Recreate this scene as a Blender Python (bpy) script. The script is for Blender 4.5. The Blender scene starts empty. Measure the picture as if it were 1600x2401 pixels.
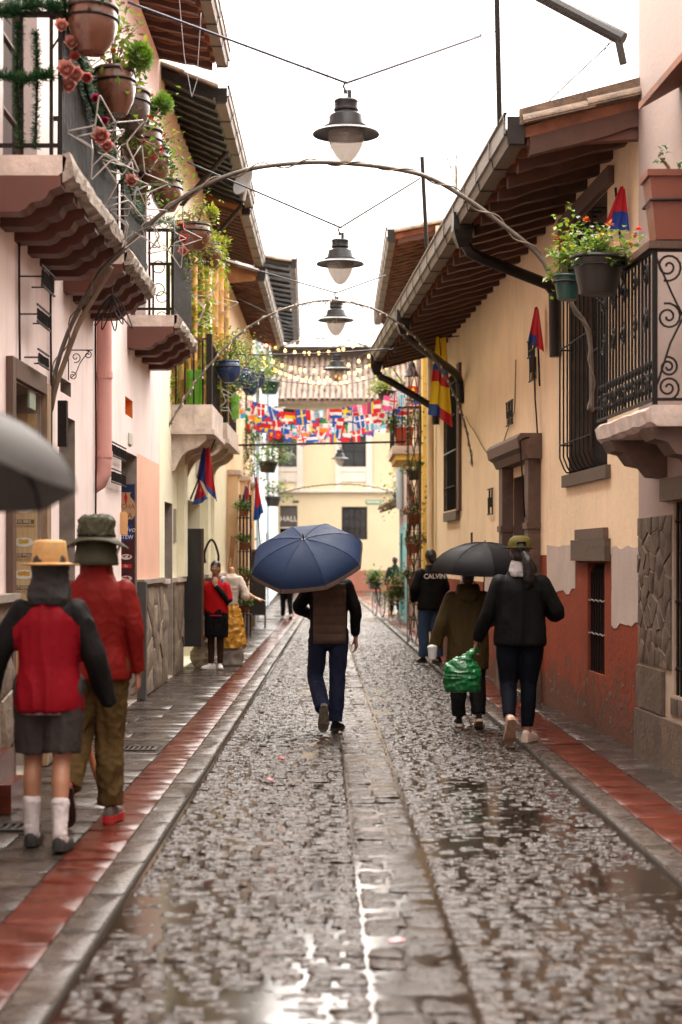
import bpy, bmesh, math, random
from math import sin, cos, pi, radians, sqrt, atan2
from mathutils import Vector, Matrix, Euler, noise

random.seed(7)
scn = bpy.context.scene
COL = scn.collection

# ---------------------------------------------------------------- camera, sky, sun, exposure
F, HZ, HC = 4000.0, 1310.0, 1.62        # focal length in photo pixels, horizon row, eye height
cd = bpy.data.cameras.new('camera')
cam = bpy.data.objects.new('camera', cd)
COL.objects.link(cam)
cam.location = (0, 0, HC)
cam.rotation_euler = (radians(90), 0, 0)
cd.sensor_fit = 'VERTICAL'
cd.sensor_height = 36.0
cd.sensor_width = 24.0
cd.lens = 36.0 * F / 2401.0
cd.shift_y = (HZ - 1200.5) / 2401.0
cd.clip_start = 0.1
cd.clip_end = 2000
cd.dof.use_dof = True
cd.dof.focus_distance = 16.2
cd.dof.aperture_fstop = 2.1
scn.camera = cam

w = bpy.data.worlds.new('World')
scn.world = w
w.use_nodes = True
nt = w.node_tree
nt.nodes.clear()
sky = nt.nodes.new('ShaderNodeTexSky')
sky.sky_type = 'NISHITA'
sky.sun_disc = False
SUN_EL, SUN_AZ = radians(72), radians(350)
sky.sun_elevation = SUN_EL
sky.sun_rotation = SUN_AZ
sky.air_density = 1.0
sky.dust_density = 6.0
sky.ozone_density = 1.0
hs = nt.nodes.new('ShaderNodeHueSaturation')
hs.inputs['Saturation'].default_value = 0.10
tint = nt.nodes.new('ShaderNodeMix')
tint.data_type = 'RGBA'
tint.blend_type = 'MULTIPLY'
tint.inputs['Factor'].default_value = 1.0
tint.inputs['B'].default_value = (1.0, 0.92, 0.85, 1)
bg = nt.nodes.new('ShaderNodeBackground')
bg.inputs['Strength'].default_value = 0.072
wo = nt.nodes.new('ShaderNodeOutputWorld')
nt.links.new(sky.outputs[0], hs.inputs['Color'])
nt.links.new(hs.outputs[0], tint.inputs['A'])
nt.links.new(tint.outputs['Result'], bg.inputs['Color'])
nt.links.new(bg.outputs[0], wo.inputs['Surface'])

sl = bpy.data.lights.new('sun', 'SUN')
sl.energy = 1.5
sl.angle = radians(140)
sl.color = (1.0, 0.94, 0.87)
sun = bpy.data.objects.new('sun', sl)
COL.objects.link(sun)
sun.rotation_euler = (radians(90) - SUN_EL, 0, pi - SUN_AZ + pi)
sd = Vector((sin(SUN_AZ) * cos(SUN_EL), cos(SUN_AZ) * cos(SUN_EL), sin(SUN_EL)))
sun.rotation_euler = sd.to_track_quat('Z', 'Y').to_euler()

vs = scn.view_settings
vs.view_transform = 'Standard'
vs.look = 'None'
vs.exposure = 3.2
vs.gamma = 1.0
vs.use_curve_mapping = False
scn.cycles.use_denoising = True
scn.cycles.max_bounces = 8
scn.cycles.diffuse_bounces = 5
scn.cycles.glossy_bounces = 4
scn.cycles.transmission_bounces = 6
scn.cycles.transparent_max_bounces = 8
scn.cycles.sample_clamp_indirect = 6.0
# ---------------------------------------------------------------- helpers: materials
def srgb(h):
    c = [int(h[i:i + 2], 16) / 255 for i in (0, 2, 4)]
    return tuple((x / 12.92 if x <= .04045 else ((x + .055) / 1.055) ** 2.4) for x in c)

MATS = {}

def pm(name, col, rough=.6, var=.18, vs_=3.0, bump=.15, bs=60.0, streak=0.0, dirt=(.10, .07, .05), metal=0.0,
       col2=None, spec=.5, rand=0.0, coat=0.0, world=True, rvar=0.1, trans=0.0, sheen=0.0, stretch=(1, 1, 1), bdist=.01,
       sub=0.0, lowdirt=None, chips=None):
    """procedural surface: two-tone noise, optional vertical streaks of dirt, fine relief"""
    if name in MATS:
        return MATS[name]
    m = bpy.data.materials.new(name)
    m.use_nodes = True
    n, l = m.node_tree.nodes, m.node_tree.links
    b = n['Principled BSDF']
    if isinstance(col, str):
        col = srgb(col)
    if isinstance(col2, str):
        col2 = srgb(col2)
    if col2 is None:
        col2 = tuple(c * (1 - var) for c in col)
        col = tuple(min(1, c * (1 + var * .6)) for c in col)
    if world:
        tc = n.new('ShaderNodeNewGeometry').outputs['Position']
    else:
        tc = n.new('ShaderNodeTexCoord').outputs['Object']
    mp = n.new('ShaderNodeMapping')
    mp.inputs['Scale'].default_value = stretch
    l.new(tc, mp.inputs[0])
    n1 = n.new('ShaderNodeTexNoise')
    n1.inputs['Scale'].default_value = vs_
    n1.inputs['Detail'].default_value = 6
    n1.inputs['Roughness'].default_value = .65
    l.new(mp.outputs[0], n1.inputs['Vector'])
    r1 = n.new('ShaderNodeValToRGB')
    r1.color_ramp.elements[0].position = .33
    r1.color_ramp.elements[1].position = .67
    r1.color_ramp.elements[0].color = (*col2, 1)
    r1.color_ramp.elements[1].color = (*col, 1)
    l.new(n1.outputs['Fac'], r1.inputs[0])
    out = r1.outputs[0]
    def mixc(a, bcol, fac, mode='MIX'):
        x = n.new('ShaderNodeMix')
        x.data_type = 'RGBA'
        x.blend_type = mode
        l.new(a, x.inputs['A'])
        if isinstance(bcol, tuple):
            x.inputs['B'].default_value = (*bcol, 1)
        else:
            l.new(bcol, x.inputs['B'])
        if isinstance(fac, float):
            x.inputs['Factor'].default_value = fac
        else:
            l.new(fac, x.inputs['Factor'])
        return x.outputs['Result']
    if streak > 0:
        mp2 = n.new('ShaderNodeMapping')
        mp2.inputs['Scale'].default_value = (5, 5, .55)
        l.new(tc, mp2.inputs[0])
        n2 = n.new('ShaderNodeTexNoise')
        n2.inputs['Scale'].default_value = 1.6
        n2.inputs['Detail'].default_value = 7
        n2.inputs['Roughness'].default_value = .7
        l.new(mp2.outputs[0], n2.inputs['Vector'])
        r2 = n.new('ShaderNodeMapRange')
        r2.inputs['From Min'].default_value = .52
        r2.inputs['From Max'].default_value = .80
        r2.inputs['To Max'].default_value = streak
        l.new(n2.outputs['Fac'], r2.inputs[0])
        out = mixc(out, dirt, r2.outputs[0])
    if lowdirt:
        sep = n.new('ShaderNodeSeparateXYZ')
        l.new(tc, sep.inputs[0])
        nn = n.new('ShaderNodeTexNoise')
        nn.inputs['Scale'].default_value = 6
        nn.inputs['Detail'].default_value = 8
        l.new(tc, nn.inputs['Vector'])
        ma = n.new('ShaderNodeMath')
        ma.operation = 'MULTIPLY_ADD'
        ma.inputs[1].default_value = 1.6
        l.new(nn.outputs['Fac'], ma.inputs[0])
        l.new(sep.outputs['Z'], ma.inputs[2])
        mr = n.new('ShaderNodeMapRange')
        mr.inputs['From Min'].default_value = 1.42
        mr.inputs['From Max'].default_value = 1.0
        mr.inputs['To Max'].default_value = .8
        l.new(ma.outputs[0], mr.inputs[0])
        out = mixc(out, lowdirt, mr.outputs[0])
    if chips:
        nc = n.new('ShaderNodeTexNoise')
        nc.inputs['Scale'].default_value = chips[1]
        nc.inputs['Detail'].default_value = 5
        nc.inputs['Roughness'].default_value = .7
        mpc = n.new('ShaderNodeMapping')
        mpc.inputs['Scale'].default_value = (1, 1, .45)
        mpc.inputs['Location'].default_value = (3, 1, 7)
        l.new(tc, mpc.inputs[0])
        l.new(mpc.outputs[0], nc.inputs['Vector'])
        mrc = n.new('ShaderNodeMapRange')
        mrc.inputs['From Min'].default_value = chips[2]
        mrc.inputs['From Max'].default_value = chips[2] + .03
        mrc.inputs['To Max'].default_value = .85
        l.new(nc.outputs['Fac'], mrc.inputs[0])
        out = mixc(out, chips[0], mrc.outputs[0])
    if rand > 0:
        oi = n.new('ShaderNodeObjectInfo')
        mr = n.new('ShaderNodeMapRange')
        mr.inputs['To Min'].default_value = 1 - rand
        mr.inputs['To Max'].default_value = 1 + rand
        l.new(oi.outputs['Random'], mr.inputs[0])
        out = mixc(out, mr.outputs[0], 1.0, 'MULTIPLY')
    l.new(out, b.inputs['Base Color'])
    nb = n.new('ShaderNodeTexNoise')
    nb.inputs['Scale'].default_value = bs
    nb.inputs['Detail'].default_value = 5
    nb.inputs['Roughness'].default_value = .6
    l.new(mp.outputs[0], nb.inputs['Vector'])
    if bump > 0:
        bp = n.new('ShaderNodeBump')
        bp.inputs['Strength'].default_value = bump
        bp.inputs['Distance'].default_value = bdist
        l.new(nb.outputs['Fac'], bp.inputs['Height'])
        l.new(bp.outputs[0], b.inputs['Normal'])
    mr = n.new('ShaderNodeMapRange')
    mr.inputs['From Min'].default_value = .3
    mr.inputs['From Max'].default_value = .7
    mr.inputs['To Min'].default_value = max(.02, rough - rvar)
    mr.inputs['To Max'].default_value = min(1, rough + rvar)
    l.new(n1.outputs['Fac'], mr.inputs[0])
    l.new(mr.outputs[0], b.inputs['Roughness'])
    b.inputs['Metallic'].default_value = metal
    b.inputs['Specular IOR Level'].default_value = spec
    if coat:
        b.inputs['Coat Weight'].default_value = coat
        b.inputs['Coat Roughness'].default_value = .15
    if trans:
        b.inputs['Transmission Weight'].default_value = trans
    if sheen:
        b.inputs['Sheen Weight'].default_value = sheen
    if sub:
        b.inputs['Subsurface Weight'].default_value = sub
        b.inputs['Subsurface Radius'].default_value = (.02, .008, .004)
    MATS[name] = m
    return m

def attr_mat(name, rough=.7, bump=.1, bs=80, translucent=0.0):
    """cloth or print whose own colours are stored per face corner"""
    if name in MATS:
        return MATS[name]
    m = bpy.data.materials.new(name)
    m.use_nodes = True
    n, l = m.node_tree.nodes, m.node_tree.links
    b = n['Principled BSDF']
    a = n.new('ShaderNodeAttribute')
    a.attribute_name = 'Col'
    l.new(a.outputs['Color'], b.inputs['Base Color'])
    b.inputs['Roughness'].default_value = rough
    nb = n.new('ShaderNodeTexNoise')
    nb.inputs['Scale'].default_value = bs
    bp = n.new('ShaderNodeBump')
    bp.inputs['Strength'].default_value = bump
    bp.inputs['Distance'].default_value = .01
    l.new(nb.outputs['Fac'], bp.inputs['Height'])
    l.new(bp.outputs[0], b.inputs['Normal'])
    if translucent:
        o = n['Material Output']
        t = n.new('ShaderNodeBsdfTranslucent')
        l.new(a.outputs['Color'], t.inputs['Color'])
        mx = n.new('ShaderNodeMixShader')
        mx.inputs[0].default_value = translucent
        l.new(b.outputs[0], mx.inputs[1])
        l.new(t.outputs[0], mx.inputs[2])
        l.new(mx.outputs[0], o.inputs['Surface'])
    MATS[name] = m
    return m

def leaf_mat(name, col, col2, rough=.45):
    if name in MATS:
        return MATS[name]
    m = pm(name, col, rough=rough, col2=col2, vs_=9, bump=.1, rand=.1, world=False)
    n, l = m.node_tree.nodes, m.node_tree.links
    b, o = n['Principled BSDF'], n['Material Output']
    t = n.new('ShaderNodeBsdfTranslucent')
    src = b.inputs['Base Color'].links[0].from_socket
    l.new(src, t.inputs['Color'])
    mx = n.new('ShaderNodeMixShader')
    mx.inputs[0].default_value = .4
    l.new(b.outputs[0], mx.inputs[1])
    l.new(t.outputs[0], mx.inputs[2])
    l.new(mx.outputs[0], o.inputs['Surface'])
    return m

def glow(name, col, s):
    if name in MATS:
        return MATS[name]
    m = bpy.data.materials.new(name)
    m.use_nodes = True
    b = m.node_tree.nodes['Principled BSDF']
    b.inputs['Base Color'].default_value = (*col, 1)
    b.inputs['Emission Color'].default_value = (*col, 1)
    b.inputs['Emission Strength'].default_value = s
    MATS[name] = m
    return m

def glass_mat(name, col=(.9, .9, .9), rough=.05, alpha=.25):
    if name in MATS:
        return MATS[name]
    m = bpy.data.materials.new(name)
    m.use_nodes = True
    n, l = m.node_tree.nodes, m.node_tree.links
    b, o = n['Principled BSDF'], n['Material Output']
    b.inputs['Base Color'].default_value = (*col, 1)
    b.inputs['Roughness'].default_value = rough
    t = n.new('ShaderNodeBsdfTransparent')
    t.inputs[0].default_value = (*col, 1)
    mx = n.new('ShaderNodeMixShader')
    mx.inputs[0].default_value = alpha
    l.new(t.outputs[0], mx.inputs[1])
    l.new(b.outputs[0], mx.inputs[2])
    l.new(mx.outputs[0], o.inputs['Surface'])
    MATS[name] = m
    return m

# ---------------------------------------------------------------- helpers: geometry
def V(*a):
    return Vector(a)

def at(px, py, d):
    """the point at distance d along the street that the photo shows at (px, py)"""
    return Vector(((px - 800) * d / F, d, HC + (HZ - py) * d / F))

class MB:
    def __init__(s):
        s.v, s.f, s.m, s.c = [], [], [], []
    def add(s, vs_, fs, mi=0):
        k = len(s.v)
        s.v += [tuple(p) for p in vs_]
        s.f += [tuple(i + k for i in f) for f in fs]
        s.m += [mi] * len(fs)
        return s
    def box(s, a, b, mi=0):
        x0, y0, z0 = a
        x1, y1, z1 = b
        if x0 > x1: x0, x1 = x1, x0
        if y0 > y1: y0, y1 = y1, y0
        if z0 > z1: z0, z1 = z1, z0
        return s.add([(x0, y0, z0), (x1, y0, z0), (x1, y1, z0), (x0, y1, z0), (x0, y0, z1), (x1, y0, z1), (x1, y1, z1), (x0, y1, z1)],
                     [(0, 3, 2, 1), (4, 5, 6, 7), (0, 1, 5, 4), (1, 2, 6, 5), (2, 3, 7, 6), (3, 0, 4, 7)], mi)
    def hexa(s, p, mi=0):
        """p: 8 corners, bottom ring then top ring"""
        return s.add(p, [(0, 3, 2, 1), (4, 5, 6, 7), (0, 1, 5, 4), (1, 2, 6, 5), (2, 3, 7, 6), (3, 0, 4, 7)], mi)
    def quad(s, a, b, c, d, mi=0):
        return s.add([a, b, c, d], [(0, 1, 2, 3)], mi)
    def tube(s, pts, r, seg=6, mi=0, cap=True, closed=False, flat=1.0):
        pts = [Vector(p) for p in pts]
        n = len(pts)
        rs = r if isinstance(r, (list, tuple)) else [r] * n
        rings = []
        up = None
        for i, p in enumerate(pts):
            if closed:
                t = pts[(i + 1) % n] - pts[i - 1]
            else:
                t = pts[min(i + 1, n - 1)] - pts[max(i - 1, 0)]
            if t.length < 1e-9:
                t = Vector((0, 0, 1))
            t.normalize()
            if up is None:
                up = Vector((0, 0, 1)) if abs(t.z) < .9 else Vector((0, 1, 0))
            a = t.cross(up)
            if a.length < 1e-6:
                a = t.orthogonal()
            a.normalize()
            up = a.cross(t)
            rings.append([p + (a * cos(2 * pi * k / seg) + up * flat * sin(2 * pi * k / seg)) * rs[i] for k in range(seg)])
        vs_ = [q for g in rings for q in g]
        fs = []
        for i in range(n if closed else n - 1):
            j = (i + 1) % n
            for k in range(seg):
                k2 = (k + 1) % seg
                fs.append((i * seg + k, i * seg + k2, j * seg + k2, j * seg + k))
        if cap and not closed:
            fs.append(tuple(range(seg - 1, -1, -1)))
            fs.append(tuple((n - 1) * seg + k for k in range(seg)))
        return s.add(vs_, fs, mi)
    def lathe(s, prof, seg=20, c=(0, 0, 0), mi=0, cap=True, sx=1, sy=1):
        c = Vector(c)
        vs_ = []
        for (r, z) in prof:
            for k in range(seg):
                vs_.append((c.x + r * sx * cos(2 * pi * k / seg), c.y + r * sy * sin(2 * pi * k / seg), c.z + z))
        fs = []
        for i in range(len(prof) - 1):
            for k in range(seg):
                k2 = (k + 1) % seg
                fs.append((i * seg + k, i * seg + k2, (i + 1) * seg + k2, (i + 1) * seg + k))
        if cap:
            if prof[0][0] > 1e-4:
                fs.append(tuple(range(seg - 1, -1, -1)))
            if prof[-1][0] > 1e-4:
                fs.append(tuple((len(prof) - 1) * seg + k for k in range(seg)))
        return s.add(vs_, fs, mi)
    def loft(s, rings, mi=0, cap=True, close=True):
        seg = len(rings[0])
        vs_ = [q for g in rings for q in g]
        fs = []
        for i in range(len(rings) - 1):
            for k in range(seg if close else seg - 1):
                k2 = (k + 1) % seg
                fs.append((i * seg + k, i * seg + k2, (i + 1) * seg + k2, (i + 1) * seg + k))
        if cap and close:
            fs.append(tuple(range(seg - 1, -1, -1)))
            fs.append(tuple((len(rings) - 1) * seg + k for k in range(seg)))
        return s.add(vs_, fs, mi)
    def prism(s, poly, off, mi=0):
        """poly: 3D loop; off: extrusion vector"""
        n = len(poly)
        off = Vector(off)
        vs_ = [Vector(p) for p in poly] + [Vector(p) + off for p in poly]
        fs = [tuple(range(n - 1, -1, -1)), tuple(range(n, 2 * n))]
        for i in range(n):
            j = (i + 1) % n
            fs.append((i, j, n + j, n + i))
        return s.add(vs_, fs, mi)
    def ball(s, c, r, seg=10, rings=7, mi=0):
        c = Vector(c)
        rx, ry, rz = r if isinstance(r, (tuple, list)) else (r, r, r)
        vs_ = [c + Vector((0, 0, -rz))]
        for i in range(1, rings):
            a = -pi / 2 + pi * i / rings
            for k in range(seg):
                vs_.append(c + Vector((rx * cos(a) * cos(2 * pi * k / seg), ry * cos(a) * sin(2 * pi * k / seg), rz * sin(a))))
        vs_.append(c + Vector((0, 0, rz)))
        fs = []
        for k in range(seg):
            fs.append((0, 1 + (k + 1) % seg, 1 + k))
            fs.append((len(vs_) - 1, 1 + (rings - 2) * seg + k, 1 + (rings - 2) * seg + (k + 1) % seg))
        for i in range(rings - 2):
            for k in range(seg):
                a, b = 1 + i * seg + k, 1 + i * seg + (k + 1) % seg
                fs.append((a, b, b + seg, a + seg))
        return s.add(vs_, fs, mi)
    def grid(s, fn, nu, nv, mi=0):
        vs_ = [fn(i / nu, j / nv) for j in range(nv + 1) for i in range(nu + 1)]
        fs = [(j * (nu + 1) + i, j * (nu + 1) + i + 1, (j + 1) * (nu + 1) + i + 1, (j + 1) * (nu + 1) + i) for j in range(nv) for i in range(nu)]
        return s.add(vs_, fs, mi)
    def merge(s, o, M=None, mi=None):
        k = len(s.v)
        s.v += [tuple(M @ Vector(p)) for p in o.v] if M is not None else list(o.v)
        s.f += [tuple(i + k for i in f) for f in o.f]
        s.m += list(o.m) if mi is None else [mi] * len(o.f)
        return s
    def mesh(s, name, mats, smooth=False, cols=None):
        me = bpy.data.meshes.new(name)
        me.from_pydata([tuple(p) for p in s.v], [], s.f)
        for m in (mats if isinstance(mats, (list, tuple)) else [mats]):
            me.materials.append(m)
        if len(me.materials) > 1:
            me.polygons.foreach_set('material_index', s.m)
        if smooth is True:
            me.polygons.foreach_set('use_smooth', [True] * len(me.polygons))
        if cols is not None:
            ca = me.color_attributes.new('Col', 'FLOAT_COLOR', 'CORNER')
            for p in me.polygons:
                c = cols[p.index]
                for li in p.loop_indices:
                    ca.data[li].color = (*c, 1)
        me.update()
        if smooth == 'auto':
            me.polygons.foreach_set('use_smooth', [True] * len(me.polygons))
            me.set_sharp_from_angle(angle=radians(38))
        return me
    def build(s, name, mats, parent=None, smooth=False, cols=None, kind=None):
        o = bpy.data.objects.new(name, s.mesh(name, mats, smooth, cols))
        COL.objects.link(o)
        if parent is not None:
            setparent(o, parent)
        if kind:
            o['kind'] = kind
        return o

def setparent(o, p):
    """parts are modelled in the coordinates of the top-level thing unless that thing was made with world=True"""
    o.parent = p
    if p.get('_w') is not None:
        o.matrix_parent_inverse = Matrix.Translation(-Vector(p['_w']))
    return o

WORLD_ROOTS = []
def thing(name, label, cat, loc=(0, 0, 0), rz=0.0, group=None, world=False, kind=None):
    """an Empty at a thing's base; world=True: its parts are modelled in street coordinates"""
    o = bpy.data.objects.new(name, None)
    o.empty_display_size = .2
    COL.objects.link(o)
    o.location = loc
    if world:
        o['_w'] = tuple(loc)
        WORLD_ROOTS.append(o)
    else:
        o.rotation_euler = (0, 0, rz)
    tag(o, label, cat, group, kind)
    return o

def tag(o, label=None, cat=None, group=None, kind=None):
    if label: o['label'] = label
    if cat: o['category'] = cat
    if group: o['group'] = group
    if kind: o['kind'] = kind
    return o

def copy_tree(o, parent=None):
    c = o.copy()
    COL.objects.link(c)
    if parent is not None:
        c.parent = parent
    for ch in list(o.children):
        copy_tree(ch, c)
    return c

def inst(name, mesh, parent=None, loc=(0, 0, 0), rot=(0, 0, 0), sc=(1, 1, 1)):
    o = bpy.data.objects.new(name, mesh)
    COL.objects.link(o)
    if parent is not None:
        setparent(o, parent)
    o.location = loc
    o.rotation_euler = rot
    o.scale = sc
    return o

_txt = {}
def text_mb(body, size=1.0, extrude=0.0, align='CENTER', shear=0.0, bold=0.0):
    key = (body, extrude, align, shear, bold)
    if key not in _txt:
        cu = bpy.data.curves.new('t', 'FONT')
        cu.body = body
        cu.align_x = align
        cu.align_y = 'CENTER'
        cu.extrude = extrude
        cu.shear = shear
        cu.offset = bold
        cu.resolution_u = 3
        ob = bpy.data.objects.new('t', cu)
        COL.objects.link(ob)
        dg = bpy.context.evaluated_depsgraph_get()
        me = bpy.data.meshes.new_from_object(ob.evaluated_get(dg))
        mb = MB()
        mb.add([v.co.copy() for v in me.vertices], [tuple(p.vertices) for p in me.polygons])
        bpy.data.objects.remove(ob)
        bpy.data.curves.remove(cu)
        bpy.data.meshes.remove(me)
        _txt[key] = mb
    o = MB()
    return o.merge(_txt[key], Matrix.Scale(size, 4))

def basis(o, x, y, z):
    """matrix with origin o and the three given axes"""
    x, y, z = Vector(x), Vector(y), Vector(z)
    return Matrix(((x.x, y.x, z.x, o[0]), (x.y, y.y, z.y, o[1]), (x.z, y.z, z.z, o[2]), (0, 0, 0, 1)))

class Front:
    """a house front along the street: u = distance, v = out of the wall towards the street, z = up"""
    def __init__(s, x0, slope, side):
        s.x0, s.k, s.side = x0, slope, side
        q = sqrt(1 + slope * slope)
        s.n = Vector((side / q, -side * slope / q, 0))
        s.t = Vector((slope / q, 1 / q, 0))
    def p(s, u, v, z):
        return Vector((s.x0 + s.k * u, u, z)) + s.n * v
    def u_at(s, px):
        """street distance where the wall plane shows at photo column px"""
        return s.x0 / ((px - 800) / F - s.k)
    def box(s, mb, u0, u1, v0, v1, z0, z1, mi=0):
        a = [s.p(u0, v0, z0), s.p(u1, v0, z0), s.p(u1, v1, z0), s.p(u0, v1, z0), s.p(u0, v0, z1), s.p(u1, v0, z1), s.p(u1, v1, z1), s.p(u0, v1, z1)]
        if s.side * (v1 - v0) * (u1 - u0) > 0:
            a = [a[i] for i in (3, 2, 1, 0, 7, 6, 5, 4)]
        return mb.hexa(a, mi)
    def wall(s, mb, u0, u1, z0, z1, thick=.45, holes=(), zones=(), mi=0, top=True, step=0.0):
        """a wall with real openings; zones: painted areas (u0, u1, z0, z1, slot)"""
        us, zs = {u0, u1}, {z0, z1}
        for h in holes:
            us |= {h[0], h[1]}
            zs |= {h[2], h[3]}
        for h in zones:
            us |= {max(u0, h[0]), min(u1, h[1])}
            zs |= {max(z0, h[2]), min(z1, h[3])}
        us = sorted(x for x in us if u0 <= x <= u1)
        zs = sorted(x for x in zs if z0 <= x <= z1)
        flip = s.side < 0
        def q(a, b, c, d, k):
            mb.quad(*((d, c, b, a) if flip else (a, b, c, d)), k)
        for i in range(len(us) - 1):
            for j in range(len(zs) - 1):
                cu, cz = (us[i] + us[i + 1]) / 2, (zs[j] + zs[j + 1]) / 2
                if any(h[0] < cu < h[1] and h[2] < cz < h[3] for h in holes):
                    continue
                k = mi
                for zn in zones:
                    if zn[0] < cu < zn[1] and zn[2] < cz < zn[3]:
                        k = zn[4]
                a, b, c, d = us[i], us[i + 1], zs[j], zs[j + 1]
                q(s.p(a, 0, c), s.p(b, 0, c), s.p(b, 0, d), s.p(a, 0, d), k)
                q(s.p(a, -thick, d), s.p(b, -thick, d), s.p(b, -thick, c), s.p(a, -thick, c), mi)
        for h in holes:
            a, b, c, d = h[:4]
            k = h[4] if len(h) > 4 else mi
            q(s.p(a, 0, c), s.p(a, 0, d), s.p(a, -thick, d), s.p(a, -thick, c), k)
            q(s.p(b, -thick, c), s.p(b, -thick, d), s.p(b, 0, d), s.p(b, 0, c), k)
            q(s.p(a, -thick, d), s.p(a, 0, d), s.p(b, 0, d), s.p(b, -thick, d), k)
            if c > z0:
                q(s.p(a, 0, c), s.p(a, -thick, c), s.p(b, -thick, c), s.p(b, 0, c), k)
        q(s.p(u0, -thick, z0), s.p(u0, 0, z0), s.p(u0, 0, z1), s.p(u0, -thick, z1), mi)
        q(s.p(u1, 0, z0), s.p(u1, -thick, z0), s.p(u1, -thick, z1), s.p(u1, 0, z1), mi)
        q(s.p(u0, 0, z1), s.p(u1, 0, z1), s.p(u1, -thick, z1), s.p(u0, -thick, z1), mi)
        return mb

def clip_poly(poly, p, n):
    """keep the side of the line through p with normal n where (q-p).n <= 0"""
    out = []
    for i in range(len(poly)):
        a, b = poly[i], poly[(i + 1) % len(poly)]
        da = (a[0] - p[0]) * n[0] + (a[1] - p[1]) * n[1]
        db = (b[0] - p[0]) * n[0] + (b[1] - p[1]) * n[1]
        if da <= 0:
            out.append(a)
        if (da < 0 < db) or (db < 0 < da):
            t = da / (da - db)
            out.append((a[0] + (b[0] - a[0]) * t, a[1] + (b[1] - a[1]) * t))
    return out

def stone_cells(u0, u1, z0, z1, su, sz, gap, rnd, jit=.42):
    """irregular rubble stones filling a rectangle (cells of scattered points, set back by a joint)"""
    nu, nz = max(1, round((u1 - u0) / su)), max(1, round((z1 - z0) / sz))
    pts = []
    for i in range(nu):
        for j in range(nz):
            pts.append((u0 + (i + .5 + .25 * (j % 2) + rnd.uniform(-jit, jit)) * (u1 - u0) / nu, z0 + (j + .5 + rnd.uniform(-jit, jit)) * (z1 - z0) / nz))
    cells = []
    for a in pts:
        poly = [(u0, z0), (u1, z0), (u1, z1), (u0, z1)]
        for b in pts:
            if b is a or abs(b[0] - a[0]) > 3 * su or abs(b[1] - a[1]) > 3 * sz:
                continue
            nx, ny = b[0] - a[0], b[1] - a[1]
            L = sqrt(nx * nx + ny * ny) or 1e-6
            nx, ny = nx / L, ny / L
            poly = clip_poly(poly, ((a[0] + b[0]) / 2 - nx * gap / 2, (a[1] + b[1]) / 2 - ny * gap / 2), (nx, ny))
            if len(poly) < 3:
                break
        if len(poly) >= 3:
            cells.append(poly)
    return cells

def remeshed(mb, name, mats, voxel=.012, smooth=4, parent=None, wrinkle=0.0, wfreq=9.0, wstretch=(1, 1, 1), matfn=None, seed=0.0, wfn=None, crease=.35):
    """fuse overlapping lofts into one continuous skin"""
    me = mb.mesh(name, mats if isinstance(mats, (list, tuple)) else [mats])
    ob = bpy.data.objects.new(name, me)
    COL.objects.link(ob)
    r = ob.modifiers.new('r', 'REMESH')
    r.mode = 'VOXEL'
    r.voxel_size = voxel
    if smooth:
        sm = ob.modifiers.new('s', 'SMOOTH')
        sm.factor = .5
        sm.iterations = smooth
    dg = bpy.context.evaluated_depsgraph_get()
    me2 = bpy.data.meshes.new_from_object(ob.evaluated_get(dg))
    bpy.data.objects.remove(ob)
    bpy.data.meshes.remove(me)
    me2.name = name
    if not len(me2.materials):
        for m in (mats if isinstance(mats, (list, tuple)) else [mats]):
            me2.materials.append(m)
    if wrinkle:
        nrm = [v.normal.copy() for v in me2.vertices]
        for i, v in enumerate(me2.vertices):
            c = v.co
            q = Vector((c.x * wstretch[0], c.y * wstretch[1], c.z * wstretch[2])) * wfreq + Vector((seed, seed * 2, -seed))
            q = q + Vector((noise.noise(q * .5), noise.noise(q * .5 + Vector((9, 2, 4))), noise.noise(q * .6 - Vector((3, 8, 1))))) * 1.1
            a = noise.noise(q)
            qd = Vector((c.x + c.z * .6, c.y, c.z * .8 - c.x * .5)) * wfreq * 1.9 + Vector((7 + seed, 3, 1))
            b_ = noise.noise(qd)
            h = (1 - abs(a) * 2.4) * .75 + max(0.0, 1 - abs(b_) * 4.5) * crease - .45
            k = wrinkle * (wfn(c) if wfn else 1.0)
            v.co = c + nrm[i] * h * k
    if matfn is not None:
        idx = [matfn(p.center) for p in me2.polygons]
        me2.polygons.foreach_set('material_index', idx)
    me2.polygons.foreach_set('use_smooth', [True] * len(me2.polygons))
    me2.update()
    o = bpy.data.objects.new(name, me2)
    COL.objects.link(o)
    if parent is not None:
        setparent(o, parent)
    return o
# ---------------------------------------------------------------- ground, road, pavements
XK_L, XB_L, XS_L, XW_L = -1.03, -1.20, -1.48, -2.28      # road edge, kerb/band, band/slabs, house wall
def xk(d):                                              # road edge on the far side
    return 1.32 + .0174 * (29.3 - d)
def xw(d):                                              # cream house wall
    return 3.192 - .0525 * d if d < 29.5 else 1.643
WATER = pm('wet_joint', (.02, .014, .010), rough=.13, rvar=.05, var=.3, bump=.12, bs=9, bdist=.004, spec=.3)
M_COB = pm('wet_cobble', (.028, .016, .0095), rough=.15, rvar=.07, var=.5, vs_=9, bump=.7, bs=24, bdist=.02, rand=.3, spec=.27)
M_COB2 = pm('wet_cobble_far', (.028, .016, .0095), rough=.15, rvar=.07, var=.6, vs_=9, bump=.7, bs=20, bdist=.025, spec=.27)
M_SLAB = pm('grey_paving', (.05, .039, .033), rough=.22, rvar=.14, var=.35, vs_=5, bump=.45, bs=55, bdist=.006, rand=.22, spec=.25)
M_CHAN = pm('worn_channel_stone', (.03, .018, .011), rough=.15, rvar=.07, var=.45, vs_=6, bump=.8, bs=40, bdist=.015, rand=.15, spec=.3)
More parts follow.
